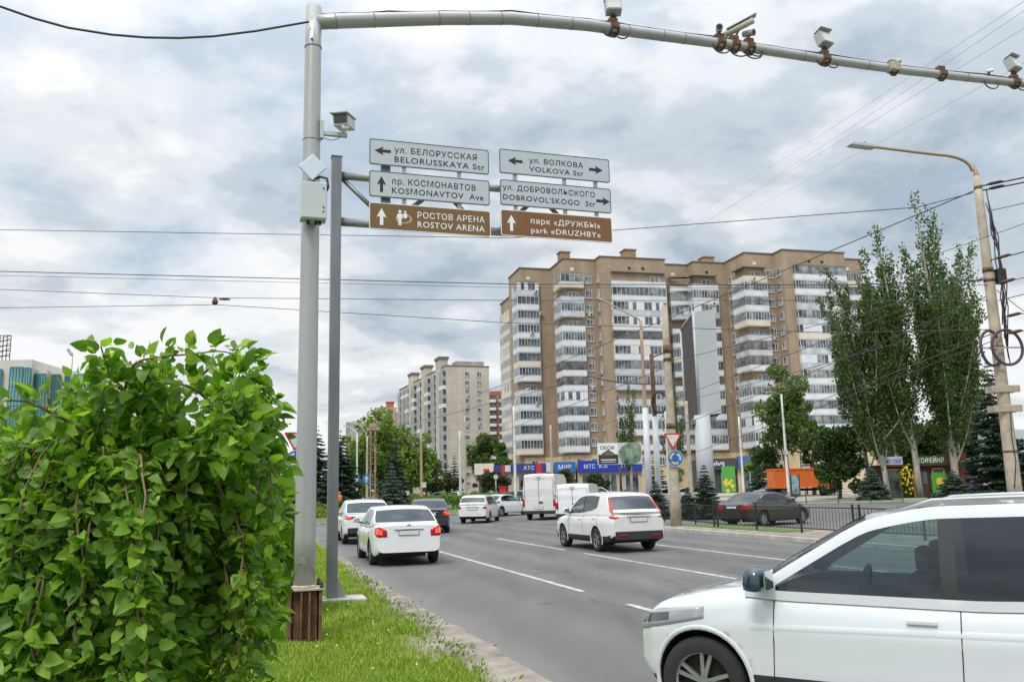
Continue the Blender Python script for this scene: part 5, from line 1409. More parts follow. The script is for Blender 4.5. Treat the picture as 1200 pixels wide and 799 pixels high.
b = MB(); b.box((-.17, 0, h / 2), (.10, .30, h)); b.box((.17, 0, h / 2), (.10, .30, h))
for q in range(13): b.box((0, 0, .4 + q * h / 13), (.26, .20, .06))
b.build('lattice_shaft', mat('rusty_brown_paint', (.26, .115, .065), .85, var=.45, scale=2.5, tint=(.42, .30, .24)), o)
b = MB(); b.box((0, 0, h + .05), (1.0, .4, .22)); b.box((0, 0, h + .3), (.5, .5, .3)); b.build('head', M_RUSTPT, o)
b = MB(); b.box((0, 0, .4), (.45, .34, .8)); b.build('painted_base', M_POSTW, o)
o, h, p = mast('lamp_post', 'thin lamp post with a blue square sign left of the rust coloured mast', 'lamp post', 430, 598, 426.5, 511, .12, .07, M_CONC, Y=70); lamp_arm(o, h, (-.8, 0, .5), .9, .5, .04, M_CONC)
b = MB(); b.box((-.02, -.14, zat(430, 561, 70)), (.62, .03, .68)); b.build('blue_plate', M_SIGNBLUE, o); b = MB(); b.prism(arrow_poly('up', .5, .5), (-.02, -.158, zat(430, 561, 70)), (1, 0, 0), (0, 0, 1), (0, -.004, 0)); b.build('arrow', M_SIGNW, o)
o, h, p = mast('lamp_post', 'thinner lamp post with a small blue sign at the right edge of the dark spruce', 'lamp post', 418, 598, 416.5, 508, .10, .07, M_CONCW, Y=78); lamp_arm(o, h, (-.8, 0, .3), .8, .3, .035, M_CONCW)
b = MB(); b.box((0, -.12, zat(418, 562, 78)), (.6, .03, .6)); b.build('blue_plate', M_SIGNBLUE, o); b = MB(); b.prism(tri(.42), (0, -.138, zat(418, 562, 78)), (1, 0, 0), (0, 0, 1), (0, -.004, 0)); b.build('pedestrian_mark', M_SIGNW, o)
o, h, p = mast('concrete_post', 'slim rusty beige post on the island right of the tall spruce', 'post', 494, 590, 493, 505, .15, .11, M_RUSTPT, Y=82)
b = MB(); b.box((.25, -.1, zat(495, 568, 82)), (.4, .1, .5)); b.build('control_box', M_GREYPT, o)
o, h, p = mast('lamp_post', 'slanted lamp post in front of the glass office', 'lamp post', 74, 590, 62, 414, .12, .06, M_CONC, Y=100)
b = MB(); b.box((-.35, 0, h + .1), (.9, .3, .3), 0, Matrix.Rotation(R(55), 3, 'Y')); b.build('lamp_head', M_HEAD, o)
mast('steel_post', 'thin rusty post seen through the weeping mulberry', 'post', 283, 600, 282, 498, .06, .05, M_RUST, Y=40)

# ------------------------------------------------------------------ overhead wires
def cable(label, pts, r, m, sag=0.0, n=24, name='overhead_wire', group='overhead wires', cat='wire'):
    """a wire through surveyed points; between two points it hangs by `sag`"""
    P = []
    for i in range(len(pts) - 1):
        a, c = Vector(pts[i]), Vector(pts[i + 1]); k = n if i == len(pts) - 2 else n - 1
        for j in range(k):
            f = j / (n - 1); p = a.lerp(c, f); p.z -= sag * 4 * f * (1 - f); P.append(p)
    o = Vector(P[0]); b = MB(); b.tube([p - o for p in P], r, 5, cap=False); ob = b.build(name, m, None, o)
    return tag(ob, label, cat, group)
A = aty
YP = pl.y - .1
cable('thick black cable sagging from the left edge to the top of the gantry pole', [A(px, py, 9.2 + (px + 120) * .0037) for px, py in ((-120, -62), (-60, -24), (0, 8), (40, 22), (80, 33), (130, 41), (170, 44.3), (210, 45), (250, 43), (300, 36.8), (340, 29.8), (362, 26))], .016, M_CABLE, 0.0, 4, name='black_cable', group=None, cat='cable')
al2 = [arm_at(px) + Vector((0, 0, arm_r(px) + .015)) - RD * .02 for px in (362, 400, 455, 520, 600, 690, 720, 760, 843, 900, 966, 1060, 1150, 1280)]
for i, p in enumerate(al2): p.z += (-.012 if i % 2 else .006)
cable('black cable running along the top of the gantry arm', al2, .013, M_CABLE, .012, 6, name='black_cable', group=None, cat='cable')
cable('wire at the level of the brown signs, passing behind the posts to the lamp pole', [A(-80, 268, 42), A(600, 279, 39), A(1075, 243, YP), A(1141, 226, YP)], .017, M_WIRE, .0)
cable('upper wire of the pair crossing from the left below the direction signs', [A(-80, 316, 46), A(600, 333, 42), A(985, 334, 35), A(1156, 328, YP)], .024, M_WIRE)
cable('fainter lower wire of the pair crossing below the direction signs', [A(-80, 321, 48), A(600, 337, 44), A(985, 337, 36), A(1157, 334, YP)], .012, M_WIRE)
cable('span wire at the height of the insulator, running right to the lamp pole', [A(-80, 336, 45), A(252, 349, 44), A(600, 352, 42), A(985, 352, 35), A(1160, 352, YP)], .016, M_WIRE)
cable('lowest span wire on the left, bending at the hanging clamp', [A(-80, 362, 45), A(252, 357, 44), A(590, 378, 41), A(985, 390, 35), A(1164, 386, YP)], .016, M_WIRE)
o = thing('wire_clamp', 'rusty clamp and insulator hanging on the span wires at the left', 'insulator', A(252, 353, 44)); b = MB(); b.tube([(0, 0, -.20), (0, 0, -.12), (0, 0, .05), (0, 0, .22)], [.06, .16, .14, .05], 10); b.build('clamp', M_RUST, o)
b = MB(); b.tube([(.2, 0, .10), (.5, 0, .10), (.8, 0, .08)], [.04, .07, .04], 8); b.build('insulator', mat('brown_insulator', (.12, .04, .02), .4), o)
b = MB(); ring_ = [(.13 * math.cos(a), -.02, -.05 + .13 * math.sin(a)) for a in np.linspace(0, 6.283, 17)]; b.tube(ring_, .02, 6, cap=False); b.build('eye_ring', M_BLKMETAL, o)
for i, (a, c, lb) in enumerate([((1215, -8), (800, 262), 'first'), ((1215, 3), (780, 292), 'second'), ((1215, 24), (790, 282), 'third'), ((1215, 66), (850, 262), 'fourth')]):
    cable('%s pale power line from the top, of four high slanting lines at the upper right' % lb, [A(a[0], a[1], 38), A((a[0] + c[0]) / 2, (a[1] + c[1]) / 2 + 2, 75), A(c[0], c[1], 160)], .014, M_WIREPALE, group='high power lines', name='power_line', cat='power line')
for i, (a, c, lb, rr) in enumerate([((1150, 218), (1290, 186), 'top thick black cable leaving the lamp pole to the right', .035), ((1152, 223), (1290, 192), 'second thick black cable leaving the lamp pole to the right', .035),
    ((1160, 247), (1290, 213), 'thin cable to the right below the two thick ones', .018), ((1090, 300), (1290, 228), 'thin wire passing behind the lamp pole top toward the right', .014),
    ((1160, 305), (1290, 268), 'cable with a rusty end sleeve leaving the pole to the right at its upper band', .026), ((1166, 333), (1290, 300), 'cable leaving the pole to the right just below the upper band', .018), ((1170, 352), (1290, 318), 'cable leaving the pole to the right under the junction box', .02),
    ((1174, 372), (1290, 345), 'lower cable to the right between the junction box and the coils', .02), ((1176, 392), (1290, 365), 'lowest cable to the right just above the coils', .02), ((1168, 340), (1290, 430), 'grey guy wire slanting down to the right from the pole', .018)]):
    cable(lb, [A(a[0], a[1], YP), A(c[0], c[1], YP - 4)], rr * .8, M_CABLE if rr > .02 else M_WIRE, .05, group='cables at the lamp pole')
    if i in (0, 1, 4, 5, 7, 8):
        p0, p1 = Vector(A(a[0], a[1], YP)), Vector(A(c[0], c[1], YP - 4)); d = (p1 - p0).normalized()
        s = thing('end_sleeve', 'end sleeve on the ' + lb.split(' to the right')[0], 'cable sleeve', p0 + d * .25, 0, 'cable sleeves at the lamp pole')
        b = MB(); b.tube([(0, 0, 0), tuple(d * .12), tuple(d * .5), tuple(d * .62)], [.03, .06, .06, .03], 8); b.build('sleeve', M_BLACK if i < 2 else M_RUST, s)
for (a, Ya, c, Yc, lb, rr) in [((1141, 224), YP, (560, 462), 75, 'long diagonal cable falling left from the top of the lamp pole across the tower', .022), ((1160, 322), YP, (700, 500), 70, 'diagonal wire falling left from the upper band of the lamp pole', .016),
    ((1162, 345), YP, (780, 505), 62, 'diagonal wire falling left to the advertising tower', .018), ((1166, 368), YP, (800, 470), 66, 'diagonal wire from the lamp pole to the slender beige post', .016), ((1170, 388), YP, (900, 490), 70, 'low diagonal wire falling left through the poplars', .02),
    ((1172, 396), YP, (770, 545), 64, 'lowest diagonal wire falling left from the lamp pole through the poplars', .016), ((776, 450), ps.y, (690, 441), 40, 'dark bracket wire left of the concrete pole', .03), ((690, 441), 40, (440, 505), 64, 'thin wire from the bracket toward the rust coloured mast', .014),
    ((776, 425), ps.y, (1158, 325), YP, 'wire strung between the concrete pole and the lamp pole', .012), ((776, 432), ps.y, (546, 520), 98, 'wire from the concrete pole to the pale posts at the left', .016)]:
    cable(lb, [A(a[0], a[1], Ya), A(c[0], c[1], Yc)], rr, M_WIRE, .12)

# ------------------------------------------------------------------ billboard, advertising tower, fence
Yb = 112.0
bbx = xat(726, Yb, 530); zt, zb = zat(726, 518.5, Yb), zat(726, 544, Yb); wB = 52 * Yb / 1000
bb = thing('billboard', 'billboard reading ОБОИ with a green leafy picture on a dark post', 'billboard', (bbx, Yb, 0), R(3))
b = MB(); b.cyl((0, .1, 0), (0, .1, zb + .2), .14, 12); b.build('post', M_BLKMETAL, bb)
b = MB(); b.box((0, 0, (zt + zb) / 2), (wB, .3, zt - zb)); b.build('frame', M_GREYPT, bb)
b = MB(); b.box((-wB * .26, -.16, (zt + zb) / 2 + (zt - zb) * .22), (wB * .44, .03, (zt - zb) * .5)); b.build('white_poster', M_WHITEPL, bb)
b = MB(); b.box((-wB * .26, -.16, (zt + zb) / 2 - (zt - zb) * .255), (wB * .44, .03, (zt - zb) * .43)); b.build('dark_poster', mat('dark_poster_print', (.035, .035, .045), .5, var=.5, scale=1.2), bb)
word('ОБОИ', .62, M_SIGNK, bb, (-wB * .28, -.18, zt - (zt - zb) * .22), width=wB * .32, bold=.01)
b = MB(); b.prism([(-1.2, 0), (1.2, 0), (.7, .35), (.3, .62), (0, .8), (-.3, .62), (-.7, .35)], (-wB * .26, -.18, (zt + zb) / 2 - .25), (1, 0, 0), (0, 0, 1), (0, -.02, 0)); b.build('crown_emblem', mat('black_gold_print', (.03, .025, .02), .5, var=.9, scale=3, tint=(.30, .22, .08)), bb)
b = MB(); b.box((-wB * .26, -.185, zb + (zt - zb) * .22), (wB * .34, .02, .16)); b.box((-wB * .26, -.185, zb + (zt - zb) * .12), (wB * .30, .02, .10)); b.build('print_line', M_GREYF, bb)
pic = [(.02, -.40), (.10, -.46), (.30, -.44), (.42, -.32), (.46, .0), (.45, .38), (.38, .49), (.24, .47), (.14, .43), (.04, .30), (-.04, .12), (-.04, -.12)]
M_PIC = mat('leafy_print', (.03, .10, .055), .5, var=.9, scale=.9, tint=(.32, .46, .34), detail=4)
b = MB(); b.prism([(x * wB, z * (zt - zb) * 1.06) for x, z in pic], (.12, -.19, (zt + zb) / 2), (1, 0, 0), (0, 0, 1), (0, -.05, 0)); b.build('leafy_picture', M_PIC, bb)
Yt = 72.0
ad = thing('advertising_tower', 'tall white slanted advertising tower turned edge-on, in front of the tan tower', 'advertising tower', (xat(829, Yt, 590), Yt, 0), R(0))
zt0, zt1 = zat(828, 366, Yt), zat(825, 488, Yt); k = Yt / 1000
def adx(px, py): return aty(px, py, Yt).x - ad.location.x
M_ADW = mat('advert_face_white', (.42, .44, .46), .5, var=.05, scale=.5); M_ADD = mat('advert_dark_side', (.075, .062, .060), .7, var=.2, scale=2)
b = MB(); b.tube([(0, 0, -.1), (0, 0, zt1 + .1)], [.74, .68], 18); b.build('column', M_ADW, ad)
xl0, xl1, xr0, xr1 = adx(812, 368), adx(819, 488), adx(836, 364), adx(845, 486)
xc0, xc1 = (xl0 + xr0) / 2, (xl1 + xr1) / 2; xc = (xc0 + xc1) / 2; hw = (xr1 - xl1) / 2
V = [(xc - hw, -.3, zt1), (xc + hw, -.3, zt1 + .25), (xc + hw, -.3, zt0 + .2), (xc - hw, -.3, zt0), (xc - hw - .55, 2.6, zt1 - .5), (xc + hw - .2, 2.8, zt1 - .2), (xc + hw - .2, 2.8, zt0), (xc - hw - .55, 2.6, zt0 - 1.0)]
b = MB(); b.add(V, [(0, 1, 2, 3)], 0); b.add(V, [(4, 0, 3, 7)], 1); b.add(V, [(5, 4, 7, 6), (1, 5, 6, 2), (3, 2, 6, 7), (0, 4, 5, 1)], 1); b.build('board', [M_ADW, M_ADD], ad)
b = MB()
for (i, j) in ((0, 3), (3, 7), (7, 4), (4, 0)): b.cyl(V[i], V[j], .12, 8)
b.build('edge_frame', M_ADW, ad)
b = MB(); b.box((0, .6, zt1 - .35), (2.2, 1.8, .4), 0, Matrix.Rotation(R(-8), 3, 'Y')); b.box((0, .3, zt1 - .75), (1.3, 1.0, .5)); b.build('neck', mat('advert_neck', (.17, .14, .12), .7), ad)
# picket fence along the verge
def fence(label, pts, h, step=.155, zb=.14, postgap=2.5, name='fence'):
    p0 = Vector(pts[0]); o = thing(name, label, 'fence', (p0.x, p0.y, zb))
    pk = MB()
    for a, c in zip(pts[:-1], pts[1:]):
        a, c = Vector((a[0], a[1], 0)) - Vector((p0.x, p0.y, 0)), Vector((c[0], c[1], 0)) - Vector((p0.x, p0.y, 0)); L = (c - a).length; d = (c - a) / L
        rt = Matrix(((d.x, -d.y, 0), (d.y, d.x, 0), (0, 0, 1)))
        for z in (.16, h - .04): pk.box((a + c) / 2 + Vector((0, 0, z)), (L, .03, .035), 0, rt)
        for i in range(int(L / step)): pk.box(a + d * (i * step + .06) + Vector((0, 0, h / 2 + .05)), (.012, .012, h - .14), 0, rt)
        for i in range(int(L / postgap) + 1):
            b = MB(); b.box(a + d * (i * postgap) + Vector((0, 0, h / 2 + .02)), (.055, .055, h + .12), 0, rt); b.build('post', M_BLKMETAL, o)
    pk.build('picket_panel', M_BLKMETAL, o)
    return o
f0, f1, f2 = at(764, 611), at(842, 622.5), at(1010, 634)
fence('black picket fence along the right verge in front of the dark sedan', [f0, f1, f2, f2 + (f2 - f1) * .6], .90)
p0, p1 = at(842, 586), at(1003, 588)
fence('low black railing by the far pavement behind the dark sedan', [(20.5, 69), (30.5, 68.5)], .9, .18, .1, 2.5)
# ------------------------------------------------------------------ kiosks on the right
Yk = 79.0
M_KBROWN = mat('dark_brown_cladding', (.075, .035, .028), .7, var=.2, scale=1); M_KGREEN = mat('dark_green_sign', (.035, .085, .030), .5); M_GOLD = mat('ochre_frame', (.50, .30, .07), .6)
def kx(px): return xat(px, Yk, 570)
x0, x1 = kx(1038), kx(1116); zt = zat(1078, 546, Yk)
ki = thing('coffee_kiosk', 'dark brown coffee kiosk with a green КОФЕЙНЯ sign behind the poplar trunks', 'kiosk', ((x0 + x1) / 2, Yk, .12)); wd = x1 - x0
def kr(px): return kx(px) - (x0 + x1) / 2
b = MB(); b.box((0, 2, (zt - .12) / 2), (wd, 4, zt - .12)); b.build('wall', M_KBROWN, ki)
b = MB(); b.box((0, 1.8, zt - .02), (wd + .5, 4.6, .18)); b.build('roof', M_KBROWN, ki)
zs0, zs1 = zat(1090, 543, Yk) - .12, zat(1090, 534, Yk) - .12
b = MB(); b.box(((kr(1072) + kr(1110)) / 2, -.3, (zs0 + zs1) / 2), (kr(1110) - kr(1072), .25, zs1 - zs0)); sg = b.build('sign_board', M_KGREEN, ki)
word('КОФЕЙНЯ', .62, mat('pale_sign_letters', (.66, .72, .62), .5), sg, ((kr(1075) + kr(1107)) / 2, -.44, (zs0 + zs1) / 2), width=kr(1106) - kr(1075), bold=.01)
zs0, zs1 = zat(1047, 545, Yk) - .12, zat(1047, 535, Yk) - .12
b = MB(); b.box(((kr(1034) + kr(1058)) / 2, -.32, (zs0 + zs1) / 2), (kr(1058) - kr(1034), .25, zs1 - zs0)); sg = b.build('sign_board', mat('lilac_white_sign', (.62, .60, .76), .5), ki)
word('КОФЕ С СОБОЙ', .5, M_SIGNN, sg, ((kr(1036) + kr(1056)) / 2, -.46, (zs0 + zs1) / 2), width=kr(1056) - kr(1035.5), bold=.01)
r_ = random.Random(4)
for (a, c) in ((1040, 1056), (1061, 1071), (1094, 1107)):
    z1 = zat(1050, 550, Yk) - .12; b = MB(); xa, xb = kr(a), kr(c)
    for x in (xa, xb): b.box((x, -.06, z1 / 2), (.14, .14, z1))
    b.box(((xa + xb) / 2, -.06, z1), (xb - xa, .14, .14)); b.box(((xa + xb) / 2, -.02, z1 * .5), (xb - xa - .1, .08, z1 - .15), 1); b.build('shop_window', [M_GOLD, M_SHOPGL], ki)
xa, xb = kr(1080), kr(1088); b = MB(); b.box(((xa + xb) / 2, -.05, 1.25), (xb - xa, .12, 2.5)); d_ = b.build('door', M_KBROWN, ki); b = MB(); b.box(((xa + xb) / 2, -.13, 1.75), (xb - xa - .2, .04, 1.1)); b.build('door_pane', M_SHOPGL, d_)
gr = thing('flower_garland', 'pillar of yellow flowers at the corner of the coffee kiosk', 'garland', (kx(1060), Yk - .5, .12)); zg = zat(1060, 546, Yk); g = np.random.default_rng(8)
n = 260; C = np.column_stack([g.normal(0, .22, n), g.normal(0, .16, n), g.uniform(0, zg, n)]); link('leaves', leaf_cloud('leaves', C, g.normal(size=(n, 3)), .26, .8, L_MID), gr)
b = MB()
for i in range(46): b.sphere((g.normal(0, .22), -.18 + g.normal(0, .08), g.uniform(.3, zg)), .10, 0, 7, 4)
b.build('flowers', mat('yellow_flowers', (.70, .52, .02), .6), gr)
# green bright bush beside door is a poster
ps2 = thing('poster_stand', 'bright lime and yellow poster stand beside the coffee kiosk door', 'poster', (kx(1099), Yk - .4, .12)); b = MB(); b.prism(rrect(-.7, .7, .2, 2.2, .3), (0, 0, 0), (1, 0, 0), (0, 0, 1), (0, .06, 0)); b.build('panel', M_GREEN, ps2); b = MB(); b.prism(circ(.36, 14), (0.05, -.02, 1.4), (1, 0, 0), (0, 0, 1), (0, -.01, 0)); b.build('print', M_YEL, ps2)
Yq = 80.0
pk = thing('flower_kiosk', 'kiosk with purple corner posts and a red brown side behind the dark spruce', 'kiosk', ((xat(1158, Yq) + 0), Yq, .12)); wq = 52 * Yq / 1000; zq = zat(1158, 540, Yq)
M_PURP = mat('purple_paint', (.13, .055, .26), .5, var=.1, scale=1)
b = MB(); b.box((0, 2, zq / 2), (wq, 4, zq)); b.build('wall', mat('kiosk_dark_glass', (.07, .07, .075), .3, var=.4, scale=1), pk)
b = MB(); b.box((-wq / 2 - .35, 1.2, zq / 2 + .3), (.7, 3.4, zq + .8)); b.build('side_wall', mat('red_brown_cladding', (.22, .045, .03), .7), pk)
for x in (-wq / 2 + .25, wq / 2 - .25):
    b = MB(); b.box((x, -.1, zq / 2), (.55, .5, zq - .1)); b.build('corner_post', M_PURP, pk)
b = MB(); b.add([(-wq / 2 - .3, -.1, zq + .1), (wq / 2, -.1, zq + .1), (wq / 2, -1.3, zq - .35), (-wq / 2 - .3, -1.3, zq - .35), (-wq / 2 - .3, -.1, zq + .16), (wq / 2, -.1, zq + .16), (wq / 2, -1.3, zq - .29), (-wq / 2 - .3, -1.3, zq - .29)], [(3, 2, 1, 0), (4, 5, 6, 7), (0, 1, 5, 4), (2, 3, 7, 6), (1, 2, 6, 5), (3, 0, 4, 7)]); b.build('awning', mat('grey_awning', (.42, .40, .40), .8), pk)
r_ = random.Random(2); b = MB()
b.box((0, -.7, .75), (wq * .7, .8, .08)); b.box((0, -.7, .4), (wq * .68, .7, .6)); b.build('counter', M_GREYF, pk)
MC = [mat('magenta_blooms', (.55, .02, .22), .6), mat('pale_blooms', (.62, .52, .55), .6), M_PURP]
for i in range(11):
    v = MB(); x = -wq * .32 + wq * .64 * i / 10; v.tube([(x, -.75, .79), (x, -.75, 1.05)], [.10, .14], 8, 0); v.sphere((x, -.75, 1.2), .20, 1, 8, 5)
    oo = v.build('flower_bucket', [M_BLACK, MC[i % 3]], None, (pk.location.x, pk.location.y, .12)); tag(oo, 'bucket of cut flowers on the counter of the purple kiosk', 'flower bucket', 'flower buckets at the purple kiosk')
hs_ = thing('grey_shed', 'pale grey shed wall at the far right edge beyond the lamp pole', 'shed', (xat(1215, 70), 70, .12)); zz = zat(1195, 505, 70); b = MB(); b.box((0, 2, zz / 2), (4.4, 4, zz)); b.build('wall', M_GREYPT, hs_); b = MB(); b.box((-.1, -.1, zz * .42), (3.6, .12, zz * .5)); b.build('dark_opening', M_CHAR, hs_)
# city light poster
cl = thing('city_light', 'narrow lit poster stand in front of the orange truck', 'poster', (xat(931, 92), 92, 0)); b = MB(); b.box((0, 0, zat(931, 564, 92) / 2 + .55), (1.0, .22, zat(931, 551, 92) - .8)); b.build('frame', M_CHAR, cl); b = MB(); b.box((0, -.12, zat(931, 564, 92) / 2 + .6), (.72, .03, 2.0)); b.build('poster', mat('poster_print', (.25, .36, .42), .3, var=.8, scale=1.6), cl); b = MB(); b.box((0, 0, .35), (.3, .15, .7)); b.build('foot', M_CHAR, cl)
lb_ = thing('price_board', 'tall grey board of white lines behind the orange truck', 'sign', (xat(945, 112), 112, 0)); zt, zb = zat(945, 531, 112), zat(945, 549, 112); b = MB(); b.box((0, 0, (zt + zb) / 2), (1.25, .2, zt - zb)); b.build('panel', M_CHAR, lb_)
for q in range(5):
    b = MB(); b.box((0, -.12, zb + (zt - zb) * (q + .5) / 5), (1.1, .04, .22)); b.build('price_strip', M_GREYF, lb_)
b = MB(); b.cyl((0, .1, 0), (0, .1, zb), .1, 8); b.build('post', M_CHAR, lb_)
# red and white marker board and bin by the shops on the left
mk = thing('speed_sign_post', 'thin post with a small white disc among the bronze trees', 'road sign', (xat(581, 105), 105, 0)); b = MB(); b.cyl((0, 0, 0), (0, 0, zat(581, 560, 105)), .05, 8); b.build('post', M_GALV, mk); b = MB(); b.prism(circ(.28), (0, -.06, zat(581, 558.5, 105)), (1, 0, 0), (0, 0, 1), (0, -.02, 0)); b.build('disc', M_SIGNW, mk)
rb_ = thing('red_stall', 'bright red stand below the navy shop fascia', 'stall', (xat(589, 118), 118, 0)); zz = zat(589, 571, 118); b = MB(); b.box((0, 0, zz / 2), (.95, .9, zz)); b.build('body', M_RED, rb_, bevel=.05); b = MB(); b.box((0, 0, zz + .06), (1.2, 1.1, .12)); b.build('lid', M_RED, rb_)
# ------------------------------------------------------------------ vehicles
PAINT_W = mat('white_car_paint', (.74, .755, .765), .28, coat=1.0, var=.02, scale=2)
PAINT_W2 = mat('dusty_white_paint', (.66, .66, .64), .38, coat=.6, var=.06, scale=3)
PAINT_K = mat('black_car_paint', (.016, .014, .016), .25, coat=1.0)
PAINT_BR = mat('dark_brown_metallic', (.030, .020, .020), .28, metal=.3, coat=1.0)
PAINT_S = mat('silver_car_paint', (.50, .51, .52), .3, metal=.4, coat=1.0)
PAINT_DB = mat('dark_blue_grey_paint', (.035, .042, .055), .3, coat=1.0)
M_CLAD = mat('black_cladding', (.022, .022, .024), .6)
M_INT = mat('car_interior', (.030, .030, .033), .85)
M_TYRE = mat('tyre_rubber', (.020, .020, .021), .85, bump=.1, bscale=60)
M_RIM = mat('alloy_rim', (.42, .43, .44), .35, metal=.8)
M_RIMD = mat('dark_rim_well', (.02, .02, .02), .7)
M_CHROME = mat('chrome', (.65, .66, .68), .12, metal=1.0)
M_PLATE = mat('number_plate', (.60, .61, .62), .45)
M_TAIL = mat('red_tail_lens', (.42, .008, .012), .2, spec=.4, coat=.35)
M_TAILON = lamp_mat('lit_brake_lamp', (.95, .06, .04), .9)
M_AMBER = mat('amber_lens', (.75, .17, .02), .15, coat=1.0)
M_CLEAR = mat('clear_lens', (.30, .32, .34), .06, coat=1.0)
M_LAMPIN = mat('dark_lamp_inside', (.06, .065, .07), .1, coat=1.0)
M_UNDER = mat('underbody', (.012, .012, .012), .9)
M_SEAM = mat('panel_gap', (.03, .03, .032), .8)
G_DARK = glass_mat('privacy_glass', (.085, .09, .10))
G_CLEAR = glass_mat('green_tinted_glass', (.52, .66, .64))
SEC = np.array([(0, 0), (.55, 0), (.84, .005), (.93, .05), (.975, .13), (.990, .24), (.994, .40), (.990, .52), (1.0, .64), (.992, .72), (.976, .81), (.952, .90), (.915, .96), (.85, .992), (.62, 1.008), (.30, 1.018), (0, 1.02)])
def curve(pts, xs, sm=.05):
    P = np.array(pts, float); xd = np.arange(-.4, 7.2, .01); y = np.interp(xd, P[:, 0], P[:, 1])
    if sm:
        kx_ = np.arange(-40, 41) * .01; kk = np.exp(-.5 * (kx_ / sm) ** 2); kk /= kk.sum(); ys = np.convolve(y, kk, 'same')
    else: ys = y
    return np.interp(xs, xd, ys)
class Car:
    def __init__(s, **k): s.__dict__.update(k)
    def T(s, x): return curve(s.top, x, .045)
    def B(s, x): return curve(s.bot, x, .03)
    def Wd(s, x): return curve(s.plan, x, .05) * s.W / 2
    def Rf(s, x): return curve(s.roof, x, s.__dict__.get('roofsm', .09))
    def yb(s, x, z):
        t, b_ = s.T(x), s.B(x); return np.interp((z - b_) / (t - b_), SEC[4:13, 1], SEC[4:13, 0]) * s.Wd(x)
    def loc(s, X, y, z): return Vector((s.L / 2 - X, y, z))
def wheel_meshes(r, wdt, spokes=5):
    prof = [(r * .66, -wdt / 2), (r * .80, -wdt / 2 - .004), (r * .95, -wdt * .46), (r, -wdt * .34), (r, wdt * .34), (r * .95, wdt * .46), (r * .80, wdt / 2 + .004), (r * .66, wdt / 2)]
    n = 32; vs, fs = [], []
    for k in range(n):
        a = 2 * math.pi * k / n
        for (rr, y) in prof: vs.append((rr * math.cos(a), y, rr * math.sin(a)))
    m = len(prof)
    for k in range(n):
        for j in range(m - 1): fs.append((k * m + j, k * m + j + 1, ((k + 1) % n) * m + j + 1, ((k + 1) % n) * m + j))
    b = MB(); b.add(vs, fs, 0, True); ty = b.mesh('tyre', M_TYRE)
    b = MB()
    ro = r * .67
    for y0, y1, r0, r1, mi in ((wdt * .42, wdt * .36, ro, ro * .93, 0), (wdt * .36, wdt * .05, ro * .93, ro * .88, 1)):
        vs, fs = [], []
        for k in range(n):
            a = 2 * math.pi * k / n; vs += [(r0 * math.cos(a), y0, r0 * math.sin(a)), (r1 * math.cos(a), y1, r1 * math.sin(a))]
        for k in range(n): fs.append((2 * k, 2 * k + 1, (2 * (k + 1)) % (2 * n) + 1, (2 * (k + 1)) % (2 * n)))
        b.add(vs, fs, mi, True)
    b.cyl((0, wdt * .05, 0), (0, wdt * .04, 0), ro * .9, n, 1)
    for k in range(spokes):
        for da in (-.17, .17):
            a = 2 * math.pi * k / spokes + da; ca, sa = math.cos(a), math.sin(a)
            rt = Matrix(((ca, 0, -sa), (0, 1, 0), (sa, 0, ca)))
            b.box((ca * ro * .54, wdt * .33, sa * ro * .54), (ro * .84, .035, ro * .13), 0, rt)
    b.cyl((0, wdt * .26, 0), (0, wdt * .40, 0), ro * .2, 14, 0)
    rim = b.mesh('rim', [M_RIM, M_RIMD])
    return ty, rim
def grid_build(name, V, cells, mats, parent, mis=None, smooth=True, ang=32):
    used = sorted({i for c in cells for i in c}); mp = {j: i for i, j in enumerate(used)}
    me = bpy.data.meshes.new(name); me.from_pydata([tuple(V[j]) for j in used], [], [tuple(mp[i] for i in c) for c in cells])
    for m_ in (mats if isinstance(mats, list) else [mats]): me.materials.append(m_)
    if mis is not None: me.polygons.foreach_set('material_index', mis)
    bm = bmesh.new(); bm.from_mesh(me); bmesh.ops.dissolve_degenerate(bm, edges=bm.edges, dist=1e-5); bmesh.ops.recalc_face_normals(bm, faces=bm.faces); bm.to_mesh(me); bm.free()
    if smooth:
        me.polygons.foreach_set('use_smooth', [True] * len(me.polygons)); me.set_sharp_from_angle(angle=R(ang))
    me.update(); return link(name, me, parent)
